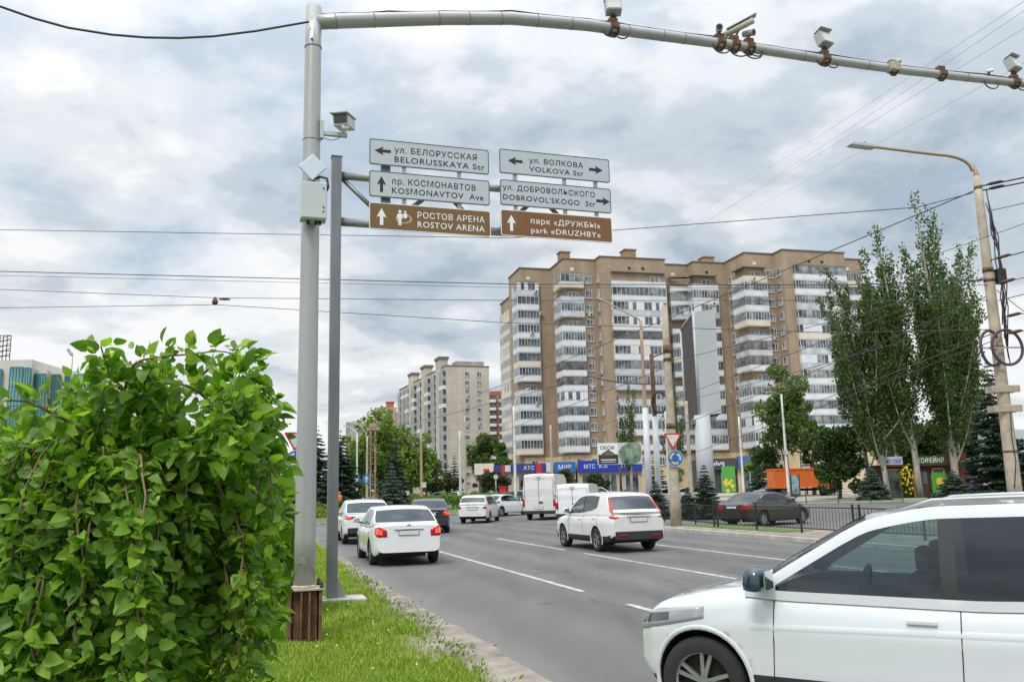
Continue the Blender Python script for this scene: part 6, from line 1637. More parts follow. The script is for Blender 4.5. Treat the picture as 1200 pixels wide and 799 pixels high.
def make_car(c, label, loc, heading, paint, group=None, detail=2, cat='car', name=None, glass=None, fglass=None):
    """a car as separate parts: body shell with cut wheel arches, cabin, glass, lamps, wheels"""
    root = thing(name or c.name, label, cat, loc, R(90 + heading), group)
    L = c.L
    # --- lower body
    xs = np.unique(np.concatenate([np.linspace(0, .3, 12), np.linspace(.3, L - .3, 46), np.linspace(L - .3, L, 12)])); nx = len(xs); ns = len(SEC)
    T, B, Wd = c.T(xs), c.B(xs), c.Wd(xs)
    V = []
    full = [(y, z) for y, z in SEC] + [(-y, z) for y, z in SEC[-2:0:-1]]
    nf = len(full)
    for i in range(nx):
        for y, zf in full: V.append(c.loc(xs[i], y * Wd[i], B[i] + zf * (T[i] - B[i])))
    cells = []; mis = []
    for i in range(nx - 1):
        for k in range(nf):
            k2 = (k + 1) % nf; cells.append((i * nf + k, i * nf + k2, (i + 1) * nf + k2, (i + 1) * nf + k))
            zc_ = (V[cells[-1][0]].z + V[cells[-1][2]].z) / 2; xm = (xs[i] + xs[i + 1]) / 2
            zf = (full[k][1] + full[k2][1]) / 2
            if zf < .03: mis.append(2)
            elif zc_ < c.clad: mis.append(1)
            elif zf > .95 and c.cowl + .12 < xm < c.rb - .12 and min(abs(full[k][0]), abs(full[k2][0])) < .86: mis.append(2)
            else: mis.append(0)
    cells.append(tuple(reversed(range(nf)))); mis.append(0)
    cells.append(tuple(range((nx - 1) * nf, nx * nf))); mis.append(0)
    body = grid_build('body', V, cells, [paint, M_CLAD, M_UNDER], root, mis)
    # wheel arches cut out of the shell
    cut = MB()
    for xa in (c.ax0, c.ax1):
        for s in (-1, 1): 
            p = c.loc(xa, s * (c.W / 2 - .30), c.r + .01); q = c.loc(xa, s * (c.W / 2 + .25), c.r + .01); cut.tube([p, q], c.r + c.arch, 40, 0)
    co = cut.build('cutter', M_UNDER, root); bpy.context.view_layer.update()
    md = body.modifiers.new('b', 'BOOLEAN'); md.operation = 'DIFFERENCE'; md.object = co; md.solver = 'EXACT'
    dg = bpy.context.evaluated_depsgraph_get(); me = bpy.data.meshes.new_from_object(body.evaluated_get(dg))
    body.modifiers.clear(); old = body.data; body.data = me; me.name = 'body'; bpy.data.meshes.remove(old); bpy.data.objects.remove(co)
    for p in me.polygons:
        ctr = p.center
        for xa in (c.ax0, c.ax1):
            a = c.loc(xa, 0, c.r + .01)
            d = math.hypot(ctr.x - a.x, ctr.z - a.z)
            nr = Vector((p.normal.x, 0, p.normal.z)); rad = Vector((a.x - ctr.x, 0, a.z - ctr.z))
            if d < c.r + c.arch + .015 and abs(ctr.y) < c.W / 2 and (rad.normalized().dot(p.normal) > .75 and abs(d - c.r - c.arch) < .02 or (abs(abs(ctr.y) - (c.W / 2 - .30)) < .004 and abs(p.normal.y) > .9)):
                p.material_index = 2
    # --- wheels
    if (c.r, c.spk) not in WH: WH[(c.r, c.spk)] = wheel_meshes(c.r, c.tw, c.spk)
    ty, rim = WH[(c.r, c.spk)]
    for xa in (c.ax0, c.ax1):
        for s in (-1, 1):
            w = link('wheel', ty, root, c.loc(xa, s * (c.W / 2 - c.tw / 2 - .025), c.r), (0, random.uniform(0, 1.2), 0 if s > 0 else math.pi))
            w.name = 'wheel'; link('rim', rim, w)
    # --- cabin
    gx = [c.cowl, c.rf, c.rr, c.rb]
    cols = set(np.round(np.linspace(c.cowl, c.rb, 30), 3)) | {round(x, 3) for x in gx}
    for a, b_ in c.win: cols |= {round(a, 3), round(b_, 3)}
    if c.__dict__.get('ws', True): cols |= {round(c.cowl + .06, 3), round(c.rf - .02, 3)}
    if c.rear: cols |= {round(c.rr + .03, 3), round(c.rb - c.rear, 3)}
    cols = np.array(sorted(cols)); nc = len(cols)
    Tg, Rg = c.T(cols), np.maximum(c.Rf(cols), c.T(cols) + .005)
    Rmax = Rg.max(); Tm = c.T(np.array([2.2]))[0]
    wb = c.Wd(cols) * c.belt
    def ys(i, z): return wb[i] - c.tum * max(0, (z - Tm) / (Rmax - Tm)) ** 1.25 * c.W / 2
    fr = [1.0, .965, .93, .70, .45, .22, 0]
    V = []; nr = 5 + 2 + len(fr)
    lift = getattr(c, 'lift', None)
    bow = np.interp(cols, [c.cowl, c.rf, (c.rf + c.rr) / 2, c.rr, c.rb], [c.bow, c.bow * .6, 0, -c.bowr * .5, -c.bowr])
    for i in range(nc):
        zb_ = Tg[i] - .05; w0 = min(Tg[i] + .02 + (np.interp(cols[i], *lift) if lift else 0), Rg[i]); w1 = max(w0, Rg[i] - c.hdr); zcn = max(w1, Rg[i] - .022)
        rows = [zb_, w0, w0 + (w1 - w0) * .33, w0 + (w1 - w0) * .66, w1, (w1 + zcn) / 2, zcn]
        for z in rows: V.append(c.loc(cols[i], ys(i, z), z))
        yc = ys(i, zcn) - .012
        for f in fr: V.append(c.loc(cols[i] - bow[i] * (1 - f * f), f * yc, Rg[i] + c.crown * (1 - f * f) * min(1, (Rg[i] - Tg[i]) / .25)))
    half = len(V)
    V2 = V + [Vector((v.x, -v.y, v.z)) for v in V]
    groups = {'body': [], 'black': []}
    for i in range(nc - 1):
        xm = (cols[i] + cols[i + 1]) / 2
        for j in range(nr - 1):
            q = (i * nr + j, i * nr + j + 1, (i + 1) * nr + j + 1, (i + 1) * nr + j)
            key = 'body'
            if 1 <= j < 4:
                for wi, (a, b_) in enumerate(c.win):
                    if a < xm < b_: key = ('side', wi)
                if key == 'body' and any(a[1] - .001 < xm < b2[0] + .001 for a, b2 in zip(c.win[:-1], c.win[1:])): key = 'black'
            if j >= 8:
                if c.ws and c.cowl + .06 < xm < c.rf - .02: key = 'windshield'
                elif c.rear and c.rr + .03 < xm < c.rb - c.rear: key = 'rear'
            for m_ in (0, 1):
                qq = tuple(k + m_ * half for k in q); 
                kk = (key[0], key[1], m_) if isinstance(key, tuple) else key
                groups.setdefault(kk, []).append(qq if m_ == 0 else qq[::-1])
    bl = groups.pop('body'); bk = groups.pop('black')
    for i in (0, nc - 1):
        ring_ = [i * nr + j for j in range(nr)] + [half + i * nr + j for j in range(nr - 2, -1, -1)]
        bl.append(tuple(ring_))
    grid_build('cabin', V2, bl + bk, [c.cabpaint or paint, M_CLAD], root, [0] * len(bl) + [1] * len(bk), ang=28)
    for kk, cl in groups.items():
        if isinstance(kk, tuple): nm, g_ = 'side_window', (fglass or G_CLEAR) if kk[1] == 0 else (glass or G_DARK)
        elif kk == 'windshield': nm, g_ = 'windshield', G_CLEAR
        else: nm, g_ = 'rear_window', glass or G_DARK
        grid_build(nm, V2, cl, g_, root, ang=60)
    # --- inside
    if detail >= 1:
        b = MB()
        for s in (-1, 1):
            for X in ((c.rf + .25), ) + ((c.rf + 1.15,) if c.rr - c.rf > .9 or c.rear else ()):
                if X > c.rb - .5: continue
                b.box(c.loc(X, s * .38, Tm - .05), (.16, .46, .40), 0, Matrix.Rotation(R(-14), 3, 'Y')); b.box(c.loc(X + .05, s * .38, Tm + .26), (.09, .26, .17), 0)
        b.build('seats', M_INT, root, bevel=.03)
        b = MB(); pts = [c.loc(c.rf - .15 + .05 * math.sin(a), .38 + .19 * math.cos(a), Tm + .01 + .18 * math.sin(a)) for a in np.linspace(0, 2 * math.pi, 19)]; b.tube(pts, .016, 6, cap=False); b.build('steering_wheel', M_INT, root)
    # --- mirrors
    for s in (-1, 1):
        X = c.cowl + c.mx; zt_ = c.T(np.array([X]))[0] + .09; yw = c.yb(np.array([X]), np.array([zt_ - .2]))[0]
        b = MB(); q = c.mr / .1; b.box(c.loc(X, s * (yw + .03 + .10 * q), zt_ + .02), (.13 * q, .20 * q, .14 * q), 0, Matrix.Rotation(R(-12 * s), 3, 'Z'), .82); mo = b.build('mirror', c.mirror or paint, root, bevel=.045 * q)
        for p_ in mo.data.polygons: p_.use_smooth = True
        b = MB(); b.box(c.loc(X + .07 * q, s * (yw + .03 + .10 * q), zt_ + .02), (.012, .16 * q, .11 * q)); b.build('mirror_glass', M_CHROME, mo)
        b = MB(); b.box(c.loc(X - .01, s * (yw + .01), zt_ - .05), (.08, .14, .04)); b.build('mirror_foot', M_CLAD, mo)
    # --- handles, seams
    if detail >= 1 and c.win:
        for s in (-1, 1):
            for a, b_ in c.win[:2]:
                X = b_ - .14; z = c.T(np.array([X]))[0] - .14; y = c.yb(np.array([X]), np.array([z]))[0]
                b = MB(); b.box(c.loc(X, s * (y + .012), z), (.20, .028, .032)); b.build('door_handle', paint, root, bevel=.008)
    if detail >= 2:
        b = MB()
        for s in (-1, 1):
            for X, z0 in c.seams:
                zt_ = c.T(np.array([X]))[0] - .01; pts = []
                for z in np.linspace(z0, zt_, 9): pts.append(c.loc(X + .03 * math.sin((z - z0) * 2), s * (c.yb(np.array([X]), np.array([z]))[0] + .0005), z))
                b.tube(pts, .0045, 5)
            (Xa, Xb) = c.seams[0][0], c.seams[-1][0]
        b.build('panel_gaps', M_SEAM, root)
    # --- plate
    b = MB(); b.box(c.loc(L + .008, 0, c.plz), (.02, .53, .125)); b.box(c.loc(L + .016, 0, c.plz), (.02, .51, .105), 1); b.build('number_plate', [M_CLAD, M_PLATE], root)
    # --- lamps
    for s in (-1, 1):
        lamp(c, root, 'tail_light', s, True, c.tail, paint)
        lamp(c, root, 'headlight', s, False, c.head, paint)
    b = MB(); b.box(c.loc(-.004, 0, c.grz), (.02, .9, .14)); b.box(c.loc(-.004, 0, c.grz - .26), (.02, 1.0, .12)); b.build('grille', M_CLAD, root)
    for fn in c.extra: fn(c, root, paint)
    return root
WH = {}
def lamp(c, root, name, s, rear, sp, paint):
    """a lamp wrapped round the corner of the body; sp: length along the side, inner y, (low, high) at side, corner, inside, material list"""
    a, yi, zs_, zc_, zi, mats = sp
    E = c.L if rear else 0.0; sg = -1 if rear else 1
    cols = []
    for f in np.linspace(0, 1, 7):
        X = E + sg * a * (1 - f); lo = zs_[0] + (zc_[0] - zs_[0]) * f; hi = zs_[1] + (zc_[1] - zs_[1]) * f
        cols.append([(X, None, lo + (hi - lo) * q) for q in np.linspace(0, 1, 5)])
    yE = c.Wd(np.array([E]))[0]
    for f in np.linspace(.2, 1, 4):
        lo = zc_[0] + (zi[0] - zc_[0]) * f; hi = zc_[1] + (zi[1] - zc_[1]) * f
        cols.append([(E, yE * .97 + (yi - yE * .97) * f, lo + (hi - lo) * q) for q in np.linspace(0, 1, 5)])
    V = []
    for col in cols:
        for (X, y, z) in col:
            z = min(z, c.T(np.array([X]))[0] - .035 + (.03 if rear else 0)); yy = c.yb(np.array([X]), np.array([z]))[0] + .004 if y is None else y
            xo = X if y is None else E - sg * .006
            if y is None: xo = X - sg * .006 * (1 - abs(X - E) / a)
            V.append(c.loc(xo, s * yy, z))
    cells, mi = [], []
    for i in range(len(cols) - 1):
        for j in range(4):
            cells.append((i * 5 + j, i * 5 + j + 1, i * 5 + 6 + j, i * 5 + 5 + j)); mi.append(min(len(mats) - 1, 1 if (j in (1, 2) and 2 < i < 8) else 0))
    o = grid_build(name, V, cells, mats, root, mi)
    sol = o.modifiers.new('s', 'SOLIDIFY'); sol.thickness = .008; sol.offset = 0
    dg = bpy.context.evaluated_depsgraph_get(); me = bpy.data.meshes.new_from_object(o.evaluated_get(dg)); o.modifiers.clear(); o.data = me
# extra pieces
def x_badge(c, root, paint):
    b = MB(); p = c.loc(c.L + .006, 0, c.plz + .20); b.sphere(p, .06, 0, 12, 6, .5)
    for i, v in enumerate(b.v): b.v[i] = (p.x + (v[0] - p.x) * .2, v[1], v[2])
    b.build('badge', M_CHROME, root)
def x_garnish(c, root, paint):
    b = MB(); b.box(c.loc(c.L + .006, 0, c.plz + .085), (.03, .75, .03)); b.build('boot_garnish', M_CHROME, root, bevel=.006)
def x_thirdlamp(on=True):
    def fn(c, root, paint):
        z = c.Rf(np.array([c.rr]))[0]; b = MB(); b.box(c.loc(c.rr + .10, 0, z - .05), (.05, .28, .03)); b.build('brake_light', M_TAILON if on else M_TAIL, root)
    return fn
def x_aerial(c, root, paint):
    z = c.Rf(np.array([c.rr - .25]))[0] + c.crown; b = MB(); b.cyl(c.loc(c.rr - .25, 0, z - .02), c.loc(c.rr - .12, 0, z + .13), .008, 6, 0, .004); b.build('aerial', M_CLAD, root)
def x_bumper(z0, z1, mm=None, depth=.03):
    def fn(c, root, paint):
        b = MB(); yw = c.Wd(np.array([c.L]))[0]; b.box(c.loc(c.L + .0, 0, (z0 + z1) / 2), (depth * 2, yw * 1.9, z1 - z0)); b.build('rear_bumper', mm or M_CLAD, root, bevel=.02)
    return fn
def x_reflectors(z):
    def fn(c, root, paint):
        for s in (-1, 1):
            b = MB(); b.box(c.loc(c.L + .035, s * .52, z), (.02, .26, .035)); b.build('reflector', M_TAIL, root)
    return fn
def x_rails(c, root, paint):
    for s in (-1, 1):
        xs = np.linspace(c.rf + .15, c.rr - .05, 8); pts = [c.loc(X, s * (c.W / 2 * (c.belt - c.tum) - .05), c.Rf(np.array([X]))[0] + .045) for X in xs]
        pts[0].z -= .05; pts[-1].z -= .05; b = MB(); b.tube(pts, .018, 8); b.build('roof_rail', M_GALV, root)
def x_spoiler(c, root, paint):
    z = c.Rf(np.array([c.rr]))[0]; b = MB(); b.box(c.loc(c.rr + .06, 0, z + .005), (.24, c.W * .62, .035)); b.build('spoiler', paint, root, bevel=.012)
def x_exhaust(c, root, paint):
    b = MB(); b.cyl(c.loc(c.L - .15, -.45, .28), c.loc(c.L + .02, -.45, .27), .03, 10); b.build('exhaust', M_CHROME, root)
def x_wiper(c, root, paint):
    z = c.T(np.array([c.rb]))[0]; b = MB(); b.cyl(c.loc(c.rb - .02, .05, z + .06), c.loc(c.rb - .10, -.32, z + .10), .009, 6); b.build('rear_wiper', M_CLAD, root)
def x_sidestrip(z0, X0, X1, z1=None, m=None, h=.07):
    def fn(c, root, paint):
        for s in (-1, 1):
            b = MB(); vs = []
            xs = np.linspace(X0, X1, 14)
            for X in xs:
                zc_ = z0 + ((z1 or z0) - z0) * (X - X0) / (X1 - X0)
                for dz, o in ((-h / 2, .0), (-h / 4, .0035), (h / 4, .0035), (h / 2, .0)): vs.append(c.loc(X, s * (c.yb(np.array([X]), np.array([zc_ + dz]))[0] + o), zc_ + dz))
            fs = [(i * 4 + j, i * 4 + j + 1, i * 4 + 5 + j, i * 4 + 4 + j) for i in range(13) for j in range(3)]
            fs = fs if s > 0 else [f[::-1] for f in fs]
            b.add(vs, fs, 0, True); b.build('side_moulding', m or paint, root)
    return fn
def x_chromeline(c, root, paint):
    for s in (-1, 1):
        xs = np.linspace(c.win[0][0] - .1, c.win[-1][1] + .1, 16); top = []
        b = MB(); pts = [c.loc(X, s * (c.Wd(np.array([X]))[0] * c.belt - c.tum * c.W / 2 * max(0, (c.Rf(np.array([X]))[0] - c.hdr - .9) / .55) ** 1.25 + .010), c.Rf(np.array([X]))[0] - c.hdr + .012) for X in xs]
        b.tube(pts, .012, 6); b.build('window_trim', M_CHROME, root)
def x_arches(c, root, paint):
    for xa in (c.ax0, c.ax1):
        for s in (-1, 1):
            b = MB(); vs = []; rr = c.r + c.arch
            an = np.linspace(R(-18), R(198), 25)
            for a in an:
                for dr, o in ((-.004, -.012), (.0, .006), (.030, .006), (.038, -.001)):
                    X = xa - (rr + dr) * math.cos(a); z = c.r + .01 + (rr + dr) * math.sin(a); vs.append(c.loc(X, s * (c.yb(np.array([X]), np.array([max(z, .25)]))[0] + o), z))
            fs = [(i * 4 + j, i * 4 + j + 1, i * 4 + 5 + j, i * 4 + 4 + j) for i in range(24) for j in range(3)]
            b.add(vs, fs if s < 0 else [f[::-1] for f in fs], 0, True); b.build('arch_trim', M_CLAD if c.archclad else paint, root)
def spec(**k):
    d = dict(name='car', clad=0, arch=.045, tw=.21, spk=5, belt=.945, tum=.20, hdr=.075, bow=.16, bowr=.10, crown=.03, mx=.38, mr=.1, mirror=None, cabpaint=None, ws=True, rear=.05, extra=[], seams=[], archclad=False, grz=.62, plz=.80)
    d.update(k); return Car(**d)
SEDAN = spec(name='sedan', L=4.48, W=1.84, H=1.48, r=.318, ax0=.92, ax1=3.56,
    top=[(0, .64), (.05, .70), (.25, .79), (1.0, .95), (1.2, .985), (2.4, .99), (3.5, 1.01), (3.8, 1.05), (4.25, 1.07), (4.42, 1.05), (4.48, .99)], bot=[(0, .38), (.06, .28), (.25, .20), (4.1, .21), (4.40, .28), (4.48, .36)],
    plan=[(0, .72), (.08, .85), (.3, .95), (.8, 1), (3.7, 1), (4.2, .96), (4.42, .90), (4.48, .86)], cowl=1.12, rf=2.02, rr=3.38, rb=4.02,
    roof=[(1.12, .98), (2.02, 1.42), (2.35, 1.475), (2.75, 1.48), (3.15, 1.455), (3.38, 1.40), (4.02, 1.05)], win=[(1.5, 2.46), (2.54, 3.42)], seams=[(1.42, .32), (2.5, .32), (3.46, .62)],
    tail=(.20, .56, (.84, .97), (.74, 1.00), (.74, .90), [M_TAIL, M_TAILON]), head=(.55, .45, (.72, .80), (.60, .74), (.56, .66), [M_CLEAR, M_LAMPIN]), plz=.83,
    extra=[x_badge, x_garnish, x_thirdlamp(True), x_bumper(.40, .64, None, .018), x_exhaust], hdr=.07)
SEDAN.extra = [x_badge, x_garnish, x_thirdlamp(True), x_exhaust]
CROSS = spec(name='crossover', L=4.55, W=1.82, H=1.68, r=.345, ax0=.90, ax1=3.52, clad=.46, archclad=False,
    top=[(0, .72), (.05, .80), (.25, .90), (1.0, 1.01), (1.2, 1.04), (2.4, 1.05), (3.4, 1.09), (4.2, 1.10), (4.45, 1.08), (4.55, 1.0)], bot=[(0, .42), (.06, .32), (.25, .24), (4.2, .26), (4.45, .34), (4.55, .42)],
    plan=[(0, .74), (.08, .86), (.3, .95), (.8, 1), (3.8, 1), (4.25, .96), (4.47, .90), (4.55, .85)], cowl=1.15, rf=2.0, rr=3.92, rb=4.44,
    roof=[(1.15, 1.04), (2.0, 1.60), (2.35, 1.665), (2.9, 1.68), (3.5, 1.655), (3.92, 1.60), (4.44, 1.09)], win=[(1.52, 2.48), (2.56, 3.52)], lift=([1.5, 2.4, 3.2, 3.6], [0, .02, .07, .16]), seams=[(1.45, .5), (2.52, .5), (3.6, .75)],
    tail=(.22, .60, (.98, 1.10), (.95, 1.13), (1.0, 1.12), [M_TAIL, M_AMBER]), head=(.6, .45, (.86, .94), (.70, .86), (.66, .76), [M_CLEAR, M_LAMPIN]), plz=.92, bowr=.14, rear=.10,
    extra=[x_badge, x_garnish, x_bumper(.36, .60, M_CLAD, .022), x_reflectors(.50), x_arches, x_wiper, x_thirdlamp(False)], spk=5)
def x_highlamps(c, root, paint):
    """tall lamps climbing the rear pillars"""
    for s in (-1, 1):
        b = MB(); V = []
        for f in np.linspace(0, 1, 7):
            X = c.rb - .04 - (c.rb - c.rr - .06) * f; z = c.Rf(np.array([X]))[0] - .02; y = c.W / 2 * (c.belt * .93 - c.tum * max(0, (z - 1.05) / .62) ** 1.25)
            for dx, dy in ((-.02, .012), (.03, .022), (.055, -.01), (.05, -.06)): V.append(c.loc(X + dx, s * (y + dy), z))
        fs = [(i * 4 + j, i * 4 + j + 1, i * 4 + 5 + j, i * 4 + 4 + j) for i in range(6) for j in range(3)]
        b.add(V, fs if s > 0 else [f[::-1] for f in fs], 0, True); b.build('pillar_light', M_TAIL, root)
CROSS.extra.append(x_highlamps)
SUV = spec(name='suv', L=4.66, W=1.82, H=1.71, r=.345, ax0=.58, ax1=3.26, clad=.34, arch=.05, tw=.23,
    top=[(0, .74), (.05, .84), (.2, .94), (.6, 1.03), (.95, 1.07), (1.25, 1.05), (2.6, 1.04), (3.6, 1.08), (4.3, 1.12), (4.55, 1.10), (4.66, 1.0)], bot=[(0, .40), (.06, .30), (.25, .23), (4.3, .26), (4.55, .34), (4.66, .44)],
    plan=[(0, .74), (.06, .84), (.18, .91), (.45, .975), (.9, 1), (3.9, 1), (4.35, .96), (4.58, .90), (4.66, .85)], cowl=.96, rf=1.90, rr=4.05, rb=4.55,
    roof=[(.96, 1.05), (1.86, 1.60), (2.3, 1.69), (3.1, 1.71), (3.7, 1.685), (4.05, 1.62), (4.55, 1.11)], win=[(1.20, 2.36), (2.46, 3.42), (3.50, 4.1)], lift=([1.2, 3.0, 3.4, 4.0], [0, .0, .05, .14]), seams=[(1.16, .42), (2.44, .42), (3.45, .72)],
    tail=(.25, .6, (.92, 1.06), (.90, 1.08), (.92, 1.06), [M_TAIL]), head=(.62, .42, (.84, .93), (.70, .86), (.66, .78), [M_CLEAR, M_LAMPIN]), mx=.16, mr=.125, mirror=mat('blue_grey_mirror', (.012, .034, .060), .3, coat=1.0), hdr=.085,
    extra=[x_sidestrip(.80, 1.0, 4.0, .87, None, .05), x_sidestrip(.40, 1.0, 3.0, .40, M_CLAD, .10), x_rails, x_spoiler, x_arches], spk=5)
WAGON = spec(name='estate_car', L=4.2, W=1.70, H=1.52, r=.30, ax0=.82, ax1=3.3,
    top=[(0, .64), (.05, .72), (.25, .82), (1.0, .94), (1.2, .98), (2.4, .98), (3.6, .99), (4.0, 1.0), (4.15, .98), (4.2, .90)], bot=[(0, .40), (.06, .30), (.25, .22), (3.9, .23), (4.13, .32), (4.2, .40)],
    plan=[(0, .74), (.08, .86), (.3, .95), (.8, 1), (3.6, 1), (4.0, .97), (4.15, .93), (4.2, .90)], cowl=1.05, rf=1.75, rr=3.82, rb=4.14,
    roof=[(1.05, .98), (1.75, 1.43), (2.1, 1.51), (2.8, 1.52), (3.5, 1.50), (3.82, 1.46), (4.14, 1.0)], win=[(1.38, 2.15), (2.22, 2.98), (3.06, 3.66)], seams=[(1.3, .32), (2.18, .32), (3.02, .6)],
    tail=(.15, .62, (.80, 1.0), (.78, 1.02), (.80, 1.0), [M_TAIL]), head=(.5, .42, (.74, .82), (.62, .76), (.58, .70), [M_CLEAR, M_LAMPIN]), plz=.80, bowr=.06, rear=.08, extra=[x_badge, x_garnish, x_wiper, x_rails])
LOWSED = spec(name='sedan', L=4.70, W=1.81, H=1.45, r=.33, ax0=.85, ax1=3.70, **{k: SEDAN.__dict__[k] for k in ('seams',)}, 
    top=[(0, .64), (.05, .70), (.25, .79), (1.1, .95), (1.3, .98), (2.5, .98), (3.6, 1.00), (4.0, 1.03), (4.45, 1.02), (4.64, .99), (4.70, .92)], bot=[(0, .36), (.06, .26), (.25, .18), (4.3, .20), (4.63, .28), (4.70, .38)],
    plan=[(0, .72), (.08, .85), (.3, .95), (.8, 1), (3.9, 1), (4.4, .95), (4.64, .88), (4.70, .82)], cowl=1.25, rf=2.15, rr=3.45, rb=4.22,
    roof=[(1.25, .98), (2.15, 1.38), (2.5, 1.44), (2.9, 1.45), (3.3, 1.41), (3.45, 1.38), (4.22, 1.02)], win=[(1.65, 2.55), (2.63, 3.62)],
    tail=(.30, .42, (.80, .92), (.74, .93), (.74, .90), [M_TAIL]), head=(.6, .45, (.72, .80), (.60, .74), (.56, .66), [M_CLEAR, M_LAMPIN]), plz=.84, hdr=.06, extra=[x_garnish, x_chromeline, x_exhaust], spk=7)
FASTB = spec(name='crossover', L=4.4, W=1.82, H=1.57, r=.335, ax0=.88, ax1=3.48, clad=.40,
    top=[(0, .70), (.05, .78), (.25, .87), (1.0, .99), (1.2, 1.02), (2.4, 1.03), (3.5, 1.07), (4.1, 1.09), (4.32, 1.07), (4.4, 1.0)], bot=[(0, .40), (.06, .30), (.25, .23), (4.1, .25), (4.32, .34), (4.4, .42)],
    plan=[(0, .74), (.08, .86), (.3, .95), (.8, 1), (3.7, 1), (4.15, .96), (4.33, .91), (4.4, .87)], cowl=1.12, rf=1.95, rr=3.45, rb=4.22,
    roof=[(1.12, 1.02), (1.95, 1.49), (2.3, 1.56), (2.75, 1.57), (3.2, 1.53), (3.45, 1.48), (4.22, 1.08)], win=[(1.5, 2.4), (2.48, 3.40)], seams=[(1.42, .45), (2.44, .45), (3.45, .7)],
    tail=(.22, .48, (.93, 1.04), (.90, 1.04), (.93, 1.02), [M_TAIL, M_TAILON]), head=(.5, .45, (.84, .92), (.70, .84), (.66, .76), [M_CLEAR, M_LAMPIN]), plz=.62, rear=.06, extra=[x_badge, x_thirdlamp(True), x_aerial, x_bumper(.40, .60, M_CLAD, .02), x_arches])
VAN = spec(name='van', L=5.7, W=2.02, H=2.62, r=.345, ax0=1.0, ax1=4.35, clad=.55, belt=.985, tum=.10, crown=.05, bow=.22, bowr=.03,
    top=[(0, .90), (.05, 1.0), (.3, 1.12), (.9, 1.24), (1.2, 1.28), (5.5, 1.28), (5.66, 1.27), (5.7, 1.24)], bot=[(0, .45), (.06, .35), (.25, .28), (5.4, .34), (5.65, .42), (5.7, .46)],
    plan=[(0, .78), (.08, .88), (.3, .96), (.8, 1), (5.5, 1), (5.64, .985), (5.7, .965)], cowl=.85, rf=1.85, rr=5.58, rb=5.68, roofsm=.03,
    roof=[(.85, 1.24), (1.85, 2.28), (2.35, 2.58), (3.0, 2.62), (5.4, 2.62), (5.58, 2.57), (5.66, 2.35), (5.69, 1.25)], win=[(1.2, 2.05)], seams=[(1.15, .6), (2.15, .6), (3.3, .6)], rear=0,
    tail=(.06, .84, (.80, 1.45), (.80, 1.45), (.80, 1.42), [M_TAIL]), head=(.5, .5, (1.0, 1.12), (.85, 1.05), (.82, .98), [M_CLEAR, M_LAMPIN]), plz=.70, mx=.55, mirror=M_CLAD, grz=.75)
def x_vandoors(c, root, paint):
    b = MB(); z1 = c.H - .22; xx = c.L + .004
    b.box(c.loc(xx, 0, (.55 + z1) / 2), (.012, .016, z1 - .55)); b.box(c.loc(xx, 0, z1), (.012, c.W * .84, .014))
    for s in (-1, 1): b.box(c.loc(xx, s * c.W * .42, (.55 + z1) / 2), (.012, .014, z1 - .55))
    b.build('door_gaps', M_SEAM, root)
    b = MB(); b.box(c.loc(xx + .02, -.12, 1.02), (.05, .24, .09)); b.build('door_handle', M_CLAD, root, bevel=.01)
    b = MB(); b.box(c.loc(xx + .0, .0, z1 + .06), (.04, .24, .035)); b.build('brake_light', M_TAIL, root)
    b = MB(); b.box(c.loc(c.L, 0, .46), (.16, c.W * .96, .18)); b.build('rear_bumper', M_CLAD, root, bevel=.02)
    for s in (-1, 1):
        for z in (.8, 1.4, 2.1):
            if z > z1: continue
            b = MB(); b.box(c.loc(xx + .005, s * c.W * .47, z), (.05, .03, .12)); b.build('hinge', c.mirror, root)
VAN.extra = [x_vandoors, x_sidestrip(.78, 1.5, 5.5, .78, M_CLAD, .12)]
VANL = spec(**{**VAN.__dict__, 'L': 4.6, 'W': 1.80, 'H': 2.0, 'r': .32, 'ax0': .92, 'ax1': 3.65, 'clad': .50,
    'top': [(0, .85), (.05, .95), (.3, 1.04), (.8, 1.12), (1.1, 1.16), (4.4, 1.16), (4.57, 1.15), (4.6, 1.12)], 'bot': [(0, .42), (.06, .32), (.25, .25), (4.3, .30), (4.55, .38), (4.6, .42)],
    'plan': [(0, .78), (.08, .88), (.3, .96), (.8, 1), (4.4, 1), (4.55, .985), (4.6, .965)], 'cowl': .8, 'rf': 1.7, 'rr': 4.48, 'rb': 4.58,
    'roof': [(.8, 1.12), (1.7, 1.78), (2.1, 1.95), (2.8, 2.0), (4.3, 1.98), (4.48, 1.93), (4.56, 1.75), (4.59, 1.15)], 'win': [(1.1, 1.95)], 'seams': [(1.05, .55), (2.02, .55), (3.0, .55)],
    'tail': (.06, .72, (.78, 1.30), (.78, 1.30), (.78, 1.28), [M_TAIL]), 'plz': .66, 'extra': [x_vandoors]})
def heading_pos(px, py, Yshift=0): p = at(px, py); return p
def rear_at(c, px, py, heading, side=None, dz=0):
    """centre of a car whose rear axle, middle of the track, stands on ground pixel px, py"""
    p = at(px, py); h = R(heading); f = Vector((-math.sin(h), math.cos(h), 0)); p = p + f * (c.ax1 - c.L / 2); p.z = dz; return p
def wheel_at(c, px, py, heading, axle, s):
    """centre of a car whose wheel (axle 0 front, 1 rear; s +1 left, -1 right) stands on ground pixel px, py"""
    p = at(px, py); h = R(heading); f = Vector((-math.sin(h), math.cos(h), 0)); l = Vector((-math.cos(h), -math.sin(h), 0))
    X = c.ax1 if axle else c.ax0; p = p - f * (c.L / 2 - X) - l * (s * (c.W / 2 - .13)); p.z = 0; return p
make_car(SUV, 'large white sport utility car with dark rear glass, close in front at lower right', wheel_at(SUV, 832, 850, 57, 0, 1), 57, mat('silvery_white_paint', (.62, .655, .675), .24, coat=1.0), detail=2)
